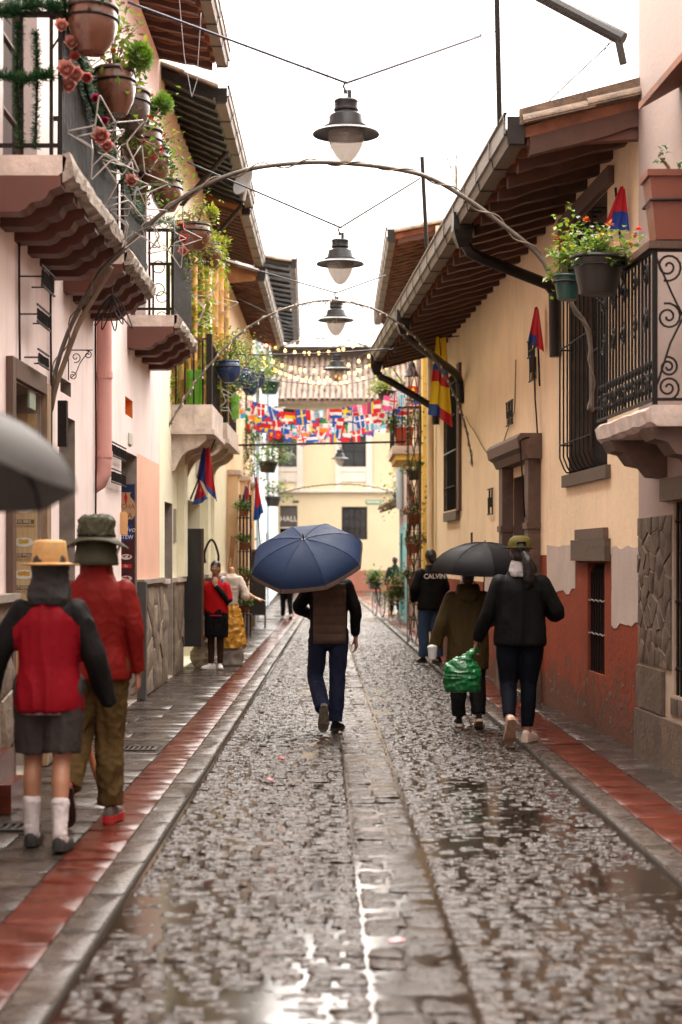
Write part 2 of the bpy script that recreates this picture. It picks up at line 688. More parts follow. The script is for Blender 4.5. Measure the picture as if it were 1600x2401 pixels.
M_RED = pm('red_paving', (.085, .018, .010), rough=.18, rvar=.1, var=.5, vs_=5, bump=.5, bs=22, bdist=.008, rand=.1, stretch=(1, 2.5, 1), spec=.25)
M_KERB = pm('kerb_granite', (.065, .052, .044), rough=.26, rvar=.14, var=.4, vs_=9, bump=.6, bs=48, bdist=.008, rand=.22, spec=.25)
M_EARTH = pm('dark_earth', (.06, .05, .04), rough=.9)
rg = random.Random(11)

mb = MB()
mb.box((-700, -300, -.5), (700, 1200, -.16))
tag(mb.build('ground', M_EARTH), 'dark damp earth under the street', 'ground', kind='structure')

mb = MB()
N = 60
for i in range(N):
    a, b = -8 + i * 110 / N, -8 + (i + 1) * 110 / N
    mb.hexa([(XK_L, a, -.15), (xk(a), a, -.15), (xk(b), b, -.15), (XK_L, b, -.15), (XK_L, a, 0), (xk(a), a, 0), (xk(b), b, 0), (XK_L, b, 0)])
road = mb.build('road', WATER)
tag(road, 'wet cobbled lane running between the houses', 'road', kind='structure')

def stone(mb, c, top, base=-.05, rnd=rg, round_=.16, mi=0, dome=.006, inset=.014, centre=True, tilt=1.0):
    """one paving stone; c: four plan corners counter-clockwise"""
    cx, cy = sum(p[0] for p in c) / 4, sum(p[1] for p in c) / 4
    ring = []
    for i in range(4):
        p, q = c[i], c[(i + 1) % 4]
        for t in (round_, 1 - round_):
            ring.append((p[0] + (q[0] - p[0]) * t, p[1] + (q[1] - p[1]) * t))
    n = len(ring)
    sx, sy = rnd.uniform(-.022, .022) * tilt, rnd.uniform(-.035, .035) * tilt
    def zt(x, y):
        return top + (x - cx) * sx + (y - cy) * sy
    vs_ = [(x, y, base) for x, y in ring]
    vs_ += [(x, y, zt(x, y) - dome - rnd.uniform(0, .003)) for x, y in ring]
    L = max(abs(c[0][0] - c[2][0]), .01)
    W = max(abs(c[0][1] - c[2][1]), .01)
    kx, ky = max(.3, 1 - 2 * inset / L), max(.3, 1 - 2 * inset / W)
    inn = [(cx + (x - cx) * kx, cy + (y - cy) * ky) for x, y in ring]
    vs_ += [(x, y, zt(x, y) + rnd.uniform(-.0025, .0025)) for x, y in inn]
    fs = []
    for i in range(n):
        j = (i + 1) % n
        fs += [(i, j, n + j, n + i), (n + i, n + j, 2 * n + j, 2 * n + i)]
    if centre:
        vs_.append((cx, cy, zt(cx, cy) + rnd.uniform(-.003, .005)))
        for i in range(n):
            fs.append((2 * n + i, 2 * n + (i + 1) % n, 3 * n))
    else:
        fs.append(tuple(range(2 * n, 3 * n)))
    mb.add(vs_, fs, mi)

def rough_stone(mb, c, top, at_, nu=12, nv=7, amp=.0072, rnd=rg, base=-.05):
    """a hewn cobble: broken, pitted top and rounded rim"""
    sx, sy = rnd.uniform(-.05, .05), rnd.uniform(-.10, .10)
    vs_, fs = [], []
    for j in range(nv + 1):
        for i in range(nu + 1):
            u, v = i / nu, j / nv
            x = (c[0][0] * (1 - u) + c[1][0] * u) * (1 - v) + (c[3][0] * (1 - u) + c[2][0] * u) * v
            y_ = (c[0][1] * (1 - u) + c[1][1] * u) * (1 - v) + (c[3][1] * (1 - u) + c[2][1] * u) * v
            e = min(u, 1 - u) * nu, min(v, 1 - v) * nv
            edge = (e[0] < .5) + (e[1] < .5)
            q = Vector((x + at_.x, y_ + at_.y, 0))
            h = noise.noise(q * 13) * amp * .7 + noise.noise(Vector((q.x * 24, q.y * 34, 0))) * amp * 1.0 + noise.noise(q * 62) * amp * .4
            z = top + sx * x + sy * y_ + h - (.010 if edge else 0) - (.008 if edge == 2 else 0)
            if edge == 2:
                x *= .94
                y_ *= .92
            vs_.append((x, y_, z))
    fs = [(j * (nu + 1) + i, j * (nu + 1) + i + 1, (j + 1) * (nu + 1) + i + 1, (j + 1) * (nu + 1) + i) for j in range(nv) for i in range(nu)]
    ring = [i for i in range(nu + 1)] + [j * (nu + 1) + nu for j in range(1, nv + 1)] + [nv * (nu + 1) + i for i in range(nu - 1, -1, -1)] + [j * (nu + 1) for j in range(nv - 1, 0, -1)]
    k = len(vs_)
    vs_ += [(vs_[i][0], vs_[i][1], base) for i in ring]
    for i in range(len(ring)):
        j = (i + 1) % len(ring)
        fs.append((ring[j], ring[i], k + i, k + j))
    mb.add(vs_, fs)

cob = []
y = 3.2
row = 0
def xc(d):                                              # centre line of the worn channel
    return .455 - .0125 * (d - 8)
while y < 86:
    dep = rg.uniform(.08, .12)
    if y > 45:
        dep *= 1.7
    wob = noise.noise(Vector((y * .7, 3.1, 0))) * .012
    x = XK_L + .012
    xe = xk(y) - .012
    off = rg.uniform(-.05, .05)
    cl, cr = xc(y) - .36, xc(y)
    first = True
    while x < xe - .05:
        L = rg.uniform(.11, .24) + (off if first else 0)
        first = False
        if x < cl and x + L > cl - .08:
            L = cl - x
            nxt = cr
        else:
            nxt = x + L
        if nxt > xe - .1:
            nxt = xe
            L = xe - x
        g = .007
        pud = noise.noise(Vector((x * .55 + 4, y * .42, 2.0))) * .6 + noise.noise(Vector((x * 1.7, y * .9, 5.0))) * .4
        top = .0068 + rg.uniform(-.005, .005) - max(0, pud - .22) * .05
        c = [(x + g + rg.uniform(0, .007), y + g + wob + rg.uniform(-.006, .008)), (x + L - g - rg.uniform(0, .007), y + g + wob + rg.uniform(-.006, .008)),
             (x + L - g - rg.uniform(0, .007), y + dep - g + wob + rg.uniform(-.008, .006)), (x + g + rg.uniform(0, .007), y + dep - g + wob + rg.uniform(-.008, .006))]
        cob.append((y, x + L / 2, c, top))
        x = nxt
    y += dep
def field_stone(m, c, top):
    cx, cy = sum(p[0] for p in c) / 4, sum(p[1] for p in c) / 4
    k = len(m.v)
    t = MB()
    rough_stone(t, [(p[0] - cx, p[1] - cy) for p in c], top, Vector((cx, cy, 0)), *((8, 5) if cy < 20 else (6, 4)), .008)
    m.merge(t, Matrix.Translation((cx, cy, 0)))
near = [s for s in cob if s[0] > 5.75 and abs(s[1]) < .2 * s[0] + .12][:300]
nid = set(id(s) for s in near)
for s in near:
    cx, cy = sum(p[0] for p in s[2]) / 4, sum(p[1] for p in s[2]) / 4
    m = MB()
    rough_stone(m, [(p[0] - cx, p[1] - cy) for p in s[2]], s[3], Vector((cx, cy, 0)))
    o = m.build('cobble', M_COB, road, smooth='auto')
    o.location = (cx, cy, 0)
m = MB()
for s in cob:
    if id(s) not in nid:
        if s[0] < 32:
            rough_stone(m, s[2], s[3], Vector((0, 0, 0)), 5, 3, .008) if False else field_stone(m, s[2], s[3])
        else:
            stone(m, s[2], s[3], centre=s[0] < 40)
m.build('cobble_field', M_COB2, road, smooth=False, kind='stuff')
# worn channel of longer stones down the middle
y = 4.0
far = MB()
while y < 86:
    dep = rg.uniform(.14, .26)
    cl, cr = xc(y) - .36, xc(y)
    mid = cl + rg.uniform(.14, .22)
    for (a, b) in ((cl, mid), (mid, cr)) if rg.random() < .8 else ((cl, cr),):
        c = [(a - .001, y + .003), (b + .001, y + .003 + rg.uniform(-.004, .004)), (b + .001, y + dep - .003), (a - .001, y + dep - .003 + rg.uniform(-.004, .004))]
        top = .0042 + rg.uniform(-.005, .005)
        cx, cy = (a + b) / 2, y + dep / 2
        m = MB()
        rough_stone(m, [(p[0] - cx, p[1] - cy) for p in c], top, Vector((cx, cy, 0)), 10, 7, .0068)
        if y > 22:
            far.merge(m, Matrix.Translation((cx, cy, 0)))
        else:
            m.build('channel_stone', M_CHAN, road, smooth='auto').location = (cx, cy, 0)
    y += dep
far.build('channel_stone_run', M_CHAN, road, smooth=True, kind='stuff')

# pavements: slabs against the houses, a red band, a granite kerb
def pavement(name, label, lanes, zt):
    mb = MB()
    x0f, x1f = lanes[0][0], lanes[-1][1]
    for i in range(N):
        a, b = -8 + i * 110 / N, -8 + (i + 1) * 110 / N
        mb.hexa([(x0f(a), a, -.15), (x1f(a), a, -.15), (x1f(b), b, -.15), (x0f(b), b, -.15), (x0f(a), a, zt - .012), (x1f(a), a, zt - .012), (x1f(b), b, zt - .012), (x0f(b), b, zt - .012)])
    base = mb.build(name, M_EARTH)
    tag(base, label, 'pavement', kind='structure')
    for (f0, f1, pname, mat, lmin, lmax, zt2, splitp, ymax, gap) in lanes:
        far = MB()
        y = 3.0
        while y < 86:
            dep = rg.uniform(lmin, lmax)
            xs = [0, 1]
            if rg.random() < splitp:
                xs = [0, rg.uniform(.35, .65), 1]
            for i in range(len(xs) - 1):
                def X(t, d):
                    return f0(d) + (f1(d) - f0(d)) * t
                c = [(X(xs[i], y) + gap, y + gap), (X(xs[i + 1], y) - gap, y + gap), (X(xs[i + 1], y + dep) - gap, y + dep - gap), (X(xs[i], y + dep) + gap, y + dep - gap)]
                if abs(c[0][0] - c[1][0]) < .03:
                    continue
                top = zt2 + rg.uniform(-.0025, .0025)
                if 5.5 < y < ymax:
                    cx, cy = sum(p[0] for p in c) / 4, sum(p[1] for p in c) / 4
                    m = MB()
                    stone(m, [(p[0] - cx, p[1] - cy) for p in c], top, base=-.06, round_=.05, dome=.001, inset=.004, tilt=.22)
                    m.build(pname, mat, base, smooth='auto').location = (cx, cy, 0)
                else:
                    stone(far, c, top, base=-.06, round_=.05, dome=.004, inset=.01, centre=False)
            y += dep
        far.build(pname + '_run', mat, base, smooth='auto', kind='stuff')
    return base
K = lambda v: (lambda d: v)
pavement('pavement_left', 'grey slab pavement with a wet red band beside the pink house', [
    (K(XW_L - .1), K(XS_L), 'paving_slab', M_SLAB, .28, .62, .036, .35, 34, .005),
    (K(XS_L), K(XB_L), 'red_tile', M_RED, .22, .42, .033, .0, 34, .0012),
    (K(XB_L), K(XK_L), 'kerb_stone', M_KERB, .45, .95, .030, .0, 40, .005)], .03)
pavement('pavement_right', 'narrow pavement with a red band beside the cream house', [
    (lambda d: xk(d), lambda d: xk(d) + .17, 'kerb_stone', M_KERB, .45, .95, .030, .0, 40, .005),
    (lambda d: xk(d) + .17, lambda d: min(xk(d) + .50, xw(d) + .05), 'red_tile', M_RED, .3, .6, .033, .0, 30, .0012),
    (lambda d: min(xk(d) + .50, xw(d) + .05), lambda d: max(xw(d) + .1, xk(d) + .6), 'paving_slab', M_SLAB, .4, .8, .036, .0, 30, .005)], .03)

# drain grates and litter
def drain(loc, rz, L, W, label):
    t = thing('drain_grate', label, 'drain', loc, rz, 'drain grates in the pavement')
    ir = pm('grate_iron', (.05, .042, .036), rough=.4, metal=.6, var=.3)
    m = MB()
    m.box((-L / 2, -W / 2, -.01), (L / 2, -W / 2 + .018, .006)).box((-L / 2, W / 2 - .018, -.01), (L / 2, W / 2, .006))
    m.box((-L / 2, -W / 2 + .018, -.01), (-L / 2 + .02, W / 2 - .018, .006)).box((L / 2 - .02, -W / 2 + .018, -.01), (L / 2, W / 2 - .018, .006))
    m.box((-L / 2, -W / 2, -.02), (L / 2, W / 2, -.011))
    m.build('frame', ir, t)
    k = int(L / .045)
    bm_ = MB().box((-.011, -W / 2 + .02, -.008), (.011, W / 2 - .02, .004)).mesh('bar', ir)
    for i in range(k):
        inst('bar', bm_, t, (-L / 2 + .03 + (L - .06) * i / (k - 1), 0, 0))
drain((-1.70, 14.15, .046), 0, .36, .3, 'iron drain grate in grey slabs by the cane tip')
drain((-1.98, 10.0, .046), 0, .4, .26, 'iron drain grate in slabs beside the white socks')
def scrap(name, loc, col, label, r, cat):
    m = MB()
    rr = random.Random(hash(label) % 1000)
    ring = [Vector((cos(a) * r * rr.uniform(.6, 1.1), sin(a) * r * rr.uniform(.5, 1), rr.uniform(.006, .02))) for a in [i * pi / 5 for i in range(10)]]
    m.add([(0, 0, .03)] + ring, [(0, i + 1, (i + 1) % 10 + 1) for i in range(10)])
    m.add([(0, 0, .012)] + [p - Vector((0, 0, .006)) for p in ring], [(0, (i + 1) % 10 + 1, i + 1) for i in range(10)])
    o = m.build(name, pm(name + '_paint', col, rough=.4), smooth=True)
    o.location = loc
    tag(o, label, cat)
scrap('flower_petal', (.235, 7.12, .012), (.5, .2, .22), 'crumpled pink petal lying in the wet stone channel', .04, 'petal')
scrap('fallen_leaf', (-.47, 13.6, .016), (.28, .03, .02), 'small red leaf lying flat on the wet cobbles', .04, 'leaf')
scrap('fallen_leaf', (-.52, 12.3, .016), (.2, .11, .06), 'pale dry leaf scrap on the wet cobbles', .045, 'leaf')
# ---------------------------------------------------------------- house materials
M_PINK = pm('pink_plaster', (.84, .70, .66), rough=.8, var=.10, vs_=1.1, bump=.35, bs=26, bdist=.006, streak=.5, dirt=(.45, .31, .25), chips=((.62, .47, .42), 2.6, .70))
M_PEACH = pm('peach_paint', (.80, .46, .34), rough=.8, var=.08, vs_=2, bump=.3, bs=26, streak=.15, dirt=(.5, .3, .22))
M_YEL = pm('pale_yellow_plaster', (.84, .80, .60), rough=.8, var=.09, vs_=1.8, bump=.3, bs=28, streak=.22, dirt=(.45, .38, .2))
M_CREAM = pm('cream_plaster', (.85, .64, .42), rough=.82, var=.10, vs_=1.4, bump=.5, bs=18, bdist=.012, streak=.38, dirt=(.45, .28, .15), chips=((.60, .44, .29), 2.2, .72))
M_TERRA = pm('terracotta_paint', (.26, .05, .021), rough=.75, var=.25, vs_=2.4, bump=.7, bs=18, bdist=.015, streak=.7, dirt=(.12, .04, .022), lowdirt=(.09, .055, .036), chips=((.16, .075, .045), 5.0, .66), spec=.2)
M_WHITEP = pm('old_white_patch', (.50, .40, .34), rough=.85, var=.12, vs_=3, bump=.4, bs=30, streak=.4, dirt=(.38, .28, .22))
M_WARMW = pm('warm_white_plaster', (.37, .28, .245), rough=.82, var=.08, vs_=1.5, bump=.35, bs=24, streak=.25, dirt=(.42, .29, .22))
M_OCHRE = pm('orange_plaster', (.78, .56, .34), rough=.8, var=.1, vs_=2, bump=.3, bs=28, streak=.25, dirt=(.38, .24, .12))
M_BLUEW = pm('blue_white_plaster', (.70, .71, .72), rough=.8, var=.08, vs_=1.5, bump=.2, bs=26, streak=.2, dirt=(.45, .45, .45))
M_ENDY = pm('butter_plaster', (.64, .52, .34), rough=.82, var=.07, vs_=.9, bump=.2, bs=18, streak=.22, dirt=(.5, .38, .2))
M_ENDR = pm('brick_red_dado', (.34, .13, .085), rough=.8, var=.18, vs_=1.5, bump=.2, bs=18, streak=.25, dirt=(.2, .09, .06))
M_TEAL = pm('teal_paint', (.12, .36, .36), rough=.6, var=.12, bump=.15)
M_STONE = pm('brown_stone', (.115, .078, .053), rough=.62, var=.4, vs_=6, bump=.8, bs=22, bdist=.015, rand=.18)
M_PLINTH = pm('rough_plinth_stone', (.24, .185, .135), rough=.7, var=.45, vs_=5, bump=.9, bs=14, bdist=.03, rand=.15, streak=.45, dirt=(.08, .06, .045))
M_DSTONE = pm('dark_portal_stone', (.13, .078, .058), rough=.65, var=.35, vs_=5, bump=.6, bs=18, bdist=.012)
M_MORTAR = pm('pale_mortar', (.40, .30, .22), rough=.85, var=.2, bump=.5, bs=40)
M_SLABW = pm('weathered_white_stone', (.60, .49, .43), rough=.75, var=.3, vs_=5, bump=.6, bs=24, bdist=.015, streak=.45, dirt=(.2, .15, .12))
M_CHIP = pm('mossy_grey_stone', (.34, .28, .23), rough=.8, var=.6, vs_=9, bump=1.0, bs=20, bdist=.03)
M_BEAM = pm('red_brown_paint', (.105, .032, .019), rough=.55, var=.18, vs_=4, bump=.2, bs=30)
M_BEAMD = pm('dark_rafter_wood', (.085, .032, .018), rough=.6, var=.35, vs_=5, bump=.35, bs=26)
M_CLAY = pm('old_clay_tile', (.21, .078, .04), rough=.75, var=.4, vs_=6, bump=.4, bs=30, rand=.25)
M_CLAYM = pm('mossy_clay_tile', (.20, .13, .085), rough=.8, var=.55, vs_=5, bump=.7, bs=20, bdist=.02, rand=.25)
M_GUT = pm('weathered_gutter_metal', (.125, .094, .066), rough=.55, var=.45, vs_=5, bump=.3, bs=26, metal=.15, streak=.4, dirt=(.07, .05, .04))
M_GUTD = pm('dark_gutter_metal', (.018, .0135, .011), rough=.42, var=.3, vs_=5, bump=.15, spec=.3)
M_IRON = pm('black_iron', (.012, .010, .009), rough=.5, var=.3, vs_=12, bump=.2, spec=.25)
M_IRONB = pm('brown_black_iron', (.016, .011, .009), rough=.6, var=.35, vs_=12, bump=.3, spec=.18)
M_WOODF = pm('brown_window_wood', (.10, .05, .032), rough=.6, var=.3, vs_=5, bump=.3, stretch=(6, 6, 1))
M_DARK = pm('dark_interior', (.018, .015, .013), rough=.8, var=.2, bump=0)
M_PANE = pm('dark_pane', (.03, .032, .035), rough=.08, rvar=.04, var=.3, bump=.03, spec=.7)
M_ASH = pm('ash_sheet', (.42, .44, .46), rough=.5, var=.1, bump=.1)
M_CORR = pm('dark_sheet_soffit', (.014, .016, .014), rough=.45, var=.3, vs_=4, bump=.15)
M_LTIMB = pm('warm_timber', (.30, .13, .05), rough=.6, var=.3, vs_=5, bump=.3)
M_GREYST = pm('grey_jamb_stone', (.30, .25, .21), rough=.75, var=.3, vs_=5, bump=.6, bs=26, bdist=.01)

FL = Front(XW_L, 0.0, 1)
FR = Front(3.192, -.0525, -1)

def house(name, label, loc):
    return thing(name, label, 'house', loc, world=True)

def corbel(fr, mb, u, w_, L, ztop, h):
    """carved beam end carrying a balcony"""
    prof = [(-.05, 0), (L, 0), (L, -h * .28), (L * .93, -h * .36), (L * .86, -h * .40), (L * .80, -h * .62), (L * .74, -h * .70), (L * .62, -h * .74), (L * .54, -h * .92), (L * .44, -h), (-.05, -h)]
    mb.prism([fr.p(u - w_ / 2, v, ztop + z) for v, z in prof], fr.t * w_)

def chipped_slab(fr, u0, u1, v1, z0, z1, rnd, n=16):
    mb = MB()
    rings = []
    for i in range(n + 1):
        u = u0 + (u1 - u0) * i / n
        e = rnd.uniform(-.014, .010)
        rings.append([fr.p(u, -.05, z0), fr.p(u, v1 - .05 + e, z0 + rnd.uniform(-.008, .006)), fr.p(u, v1 - .012 + e, z0 + .03 + rnd.uniform(-.01, .01)),
                      fr.p(u, v1 + e * .6, z1 - .02 + rnd.uniform(-.008, .008)), fr.p(u, v1 - .02 + e, z1), fr.p(u, -.05, z1)])
    return mb.loft(rings)

def scroll(mb, M, pts_scale=1.0, turns=1.6, r0=.01, r1=.09, rad=.006, seg=5, n=26, flip=1):
    pts = []
    for i in range(n + 1):
        t = i / n
        a = flip * turns * 2 * pi * t
        r = (r0 + (r1 - r0) * t) * pts_scale
        pts.append(M @ Vector((cos(a) * r, 0, sin(a) * r)))
    mb.tube(pts, rad, seg)

def eave(fr, parent, u0, u1, z, ov, rise, mats, raf=.5, raf_h=.12, raf_w=.10, gut=True, back=2.2, ru0=None, gut_mat=None, gut_h=.15, scallop=False, name='roof', tiles=True, top_mat=None, bands=True):
    """an overhanging roof: sheet, rafters underneath, gutter along its edge; z = underside at the wall, rise = how far it climbs per metre inwards"""
    m_s, m_r = mats
    mb = MB()
    def zz(v):
        return z - v * rise
    t = .09
    a = [fr.p(u0, ov, zz(ov)), fr.p(u1, ov, zz(ov)), fr.p(u1, -back, zz(-back)), fr.p(u0, -back, zz(-back))]
    b = [p + Vector((0, 0, t)) for p in a]
    mb.hexa(a + b)
    roof = mb.build(name, m_s, parent)
    k = ru0 if ru0 is not None else u0
    n = max(2, int((u1 - k) / raf))
    for i in range(n + 1):
        u = k + .06 + (u1 - k - .12) * i / n
        mb = MB()
        rnd = random.Random(i * 7 + int(z * 100))
        ring = []
        for j in range(7):
            v = -.05 + (ov - .02) * j / 6
            s_ = raf_h + rnd.uniform(-.012, .012)
            ring.append([fr.p(u - raf_w / 2, v, zz(v) - .002), fr.p(u - raf_w / 2 * .9, v, zz(v) - s_), fr.p(u + raf_w / 2 * .9, v, zz(v) - s_), fr.p(u + raf_w / 2, v, zz(v) - .002)])
        mb.loft(ring)
        mb.build('rafter', m_r, roof)
        if scallop and i < n:
            mb = MB()
            u2 = u + (u1 - k) / n * .62
            pts = []
            q = 18
            for j in range(q + 1):
                v = (ov - .03) * j / q
                pts.append((v, abs(sin((v + .07 * (i % 3)) * pi / .34)) ** .7 * .035))
            top = [fr.p(u2, v, zz(v) - .004) for v, h in pts]
            bot = [fr.p(u2, v, zz(v) - .05 - h) for v, h in pts]
            vs_ = top + bot + [p + fr.t * .02 for p in top] + [p + fr.t * .02 for p in bot]
            m_ = q + 1
            fs = []
            for j in range(q):
                fs += [(j, j + 1, m_ + j + 1, m_ + j), (3 * m_ + j, 3 * m_ + j + 1, 2 * m_ + j + 1, 2 * m_ + j), (m_ + j, m_ + j + 1, 3 * m_ + j + 1, 3 * m_ + j)]
            mb.add(vs_, fs)
            mb.build('tile_underside', M_CLAY, roof)
    if gut:
        gm = gut_mat or M_GUT
        ze = zz(ov)
        mb = MB()
        prof = [(ov - .02, ze + .10), (ov - .02, ze - .05), (ov + .10, ze - .05), (ov + .115, ze + .02), (ov + .135, ze + .035), (ov + .135, ze + gut_h - .03), (ov + .15, ze + gut_h - .02), (ov + .15, ze + gut_h), (ov + .12, ze + gut_h)]
        prof2 = prof + [(v - .004, zq + .004) for v, zq in reversed(prof[1:])]
        mb.loft([[fr.p(u0 - .03, v, q) for v, q in prof2], [fr.p(u1 + .03, v, q) for v, q in prof2]], cap=False)
        g = mb.build('gutter', gm, roof)
        for ue in (u0 - .032, u1 + .032):
            mb = MB()
            fr.box(mb, ue - .003, ue + .003, ov - .02, ov + .12, ze - .05, ze + gut_h - .03)
            mb.build('gutter_end', M_GUTD, roof)
        if bands:
            nb = max(2, int((u1 - max(u0, u1 - 18)) / .85))
            for i in range(nb + 1):
                u = u1 - (u1 - max(u0, u1 - 18)) * i / nb
                mb = MB()
                pr = [(ov - .03, ze - .056), (ov + .104, ze - .056), (ov + .121, ze + .02), (ov + .141, ze + .03), (ov + .141, ze + gut_h + .004)]
                for j in range(len(pr) - 1):
                    (v0, q0), (v1, q1) = pr[j], pr[j + 1]
                    d = Vector((v1 - v0, q1 - q0)).normalized()
                    nx, nz = d.y * .006, -d.x * .006
                    A = [fr.p(u - .014, v0, q0), fr.p(u + .014, v0, q0), fr.p(u + .014, v1, q1), fr.p(u - .014, v1, q1)]
                    B = [fr.p(u - .014, v0 + nx, q0 + nz), fr.p(u + .014, v0 + nx, q0 + nz), fr.p(u + .014, v1 + nx, q1 + nz), fr.p(u - .014, v1 + nx, q1 + nz)]
                    mb.hexa(A + B)
                mb.build('gutter_strap', M_GUTD, roof)
    if tiles:
        # verge of clay tiles along both ends and a course along the eave
        tm = top_mat or M_CLAYM
        for ue in (u0, u1):
            k2 = 8
            for i in range(k2):
                v0, v1 = ov - (ov + back) * i / k2, ov - (ov + back) * (i + 1.12) / k2
                mb = MB()
                ring = []
                for v, lift in ((v0, .05), (v1, .03)):
                    c = fr.p(ue, v, zz(v) + t + lift - .02)
                    ring.append([c + fr.t * (.11 * cos(a_)) + Vector((0, 0, .07 * sin(a_))) for a_ in [pi * q / 6 for q in range(7)]] )
                mb.loft(ring, close=False, cap=False)
                o_ = MB()
                ring2 = [[p - Vector((0, 0, .018)) for p in r] for r in ring]
                o_.loft([ring[0], ring[1]], close=False, cap=False)
                mb.loft(ring2, close=False, cap=False)
                for r, r2 in zip(ring, ring2):
                    mb.loft([r, r2], close=False, cap=False)
                mb.build('verge_tile', tm, roof, smooth='auto')
        nt_ = int((u1 - max(u0, u1 - 16)) / .24)
        tmesh = None
        for i in range(nt_):
            u = u1 - .12 - (u1 - .2 - max(u0, u1 - 16)) * i / nt_
            if tmesh is None:
                mb = MB()
                r0 = [Vector((.10 * cos(a_), -.02, .065 * sin(a_))) for a_ in [pi * q / 6 for q in range(7)]]
                r1 = [Vector((.085 * cos(a_), .38, .055 * sin(a_) + .38 * rise)) for a_ in [pi * q / 6 for q in range(7)]]
                mb.loft([r0, r1], close=False, cap=False)
                mb.loft([[p - Vector((0, 0, .016)) for p in r0], [p - Vector((0, 0, .016)) for p in r1]], close=False, cap=False)
                mb.loft([r0, [p - Vector((0, 0, .016)) for p in r0]], close=False, cap=False)
                tmesh = mb.mesh('roof_tile', tm, 'auto')
            p = fr.p(u, ov + .06, zz(ov) + t)
            inst('roof_tile', tmesh, roof, p, (0, 0, atan2(-fr.n.y, -fr.n.x) - pi / 2))
    return roof

def bars(fr, parent, u0, u1, v, z0, z1, step, w_, mat, name='bar', depth=None):
    n = max(1, round((u1 - u0) / step))
    mb = MB()
    d = depth or w_
    mb.box((-w_ / 2, -d / 2, 0), (w_ / 2, d / 2, z1 - z0))
    me = mb.mesh(name, mat)
    rz = atan2(fr.t.y, fr.t.x)
    for i in range(n + 1):
        u = u0 + (u1 - u0) * i / n
        inst(name, me, parent, fr.p(u, v, z0), (0, 0, rz))

def balcony(fr, parent, u0, u1, proj, ztop, th, rail_h, ncorb, rnd, slab_mat=M_SLABW, step=.085, corb_h=.23, rings=True, edge_mat=M_CHIP, bar_w=.03):
    slab = chipped_slab(fr, u0, u1, proj, ztop - th, ztop, rnd).build('balcony', [slab_mat], parent)
    for i in range(ncorb):
        mb = MB()
        u = u0 + .09 + (u1 - u0 - .18) * i / max(1, ncorb - 1)
        corbel(fr, mb, u, .19, proj - .04, ztop - th - .002, corb_h)
        mb.build('corbel', M_BEAM if i % 3 != 1 else M_BEAMD, slab)
    # broken stone nosing along the street edge
    mb = MB()
    n = 26
    rg_ = []
    for i in range(n + 1):
        u = u0 + (u1 - u0) * i / n
        j = lambda s_: rnd.uniform(-s_, s_)
        rg_.append([fr.p(u, proj - .03, ztop - th - .03 + j(.02)), fr.p(u, proj + .035 + j(.018), ztop - th + .0 + j(.02)), fr.p(u, proj + .05 + j(.02), ztop - .06 + j(.015)), fr.p(u, proj + .01 + j(.01), ztop + .012 + j(.008)), fr.p(u, proj - .03, ztop + .006)])
    mb.loft(rg_)
    mb.build('stone_nosing', edge_mat, slab)
    vv = proj - .05
    z0, z1 = ztop, ztop + rail_h
    mb = MB()
    fr.box(mb, u0 + .03, u1 - .03, vv - .025, vv + .025, z1 - .03, z1)
    fr.box(mb, u0 + .03, u0 + .075, .0, vv - .027, z1 - .03, z1)
    fr.box(mb, u1 - .075, u1 - .03, .0, vv - .027, z1 - .03, z1)
    mb.build('handrail', M_IRONB, slab)
    mb = MB()
    fr.box(mb, u0 + .03, u1 - .03, vv - .015, vv + .015, z0 + .06, z0 + .085)
    fr.box(mb, u0 + .04, u0 + .065, .0, vv - .017, z0 + .06, z0 + .085)
    mb.build('bottom_rail', M_IRONB, slab)
    bars(fr, slab, u0 + .05, u1 - .05, vv, z0 + .002, z1 - .032, step, bar_w, M_IRONB)
    for ue in (u0 + .052, u1 - .052):
        n = max(2, round(vv / .14))
        me = MB().box((-.011, -.011, 0), (.011, .011, rail_h - .034)).mesh('bar', M_IRONB)
        for i in range(n):
            inst('bar', me, slab, fr.p(ue, .04 + (vv - .1) * i / max(1, n - 1), z0 + .002))
        if rings:
            for zc in (z0 + rail_h * .3, z0 + rail_h * .56):
                for vc in (vv * .3, vv * .68):
                    mb = MB()
                    mb.tube([fr.p(ue - .004, vc + .065 * cos(a), zc + .065 * sin(a)) for a in [2 * pi * q / 18 for q in range(18)]], .006, 5, closed=True)
                    mb.build('iron_ring', M_IRONB, slab)
    return slab

def plank_door(fr, parent, u0, u1, v, z0, z1, mat, name='door', n=4):
    mb = MB()
    fr.box(mb, u0, u1, v - .04, v, z0, z1)
    d = mb.build(name, mat, parent)
    for i in range(n):
        mb = MB()
        a, b = u0 + (u1 - u0) * i / n + .006, u0 + (u1 - u0) * (i + 1) / n - .006
        fr.box(mb, a, b, v + .001, v + .018, z0 + .01, z1 - .01)
        mb.build('plank', mat, d)
    return d

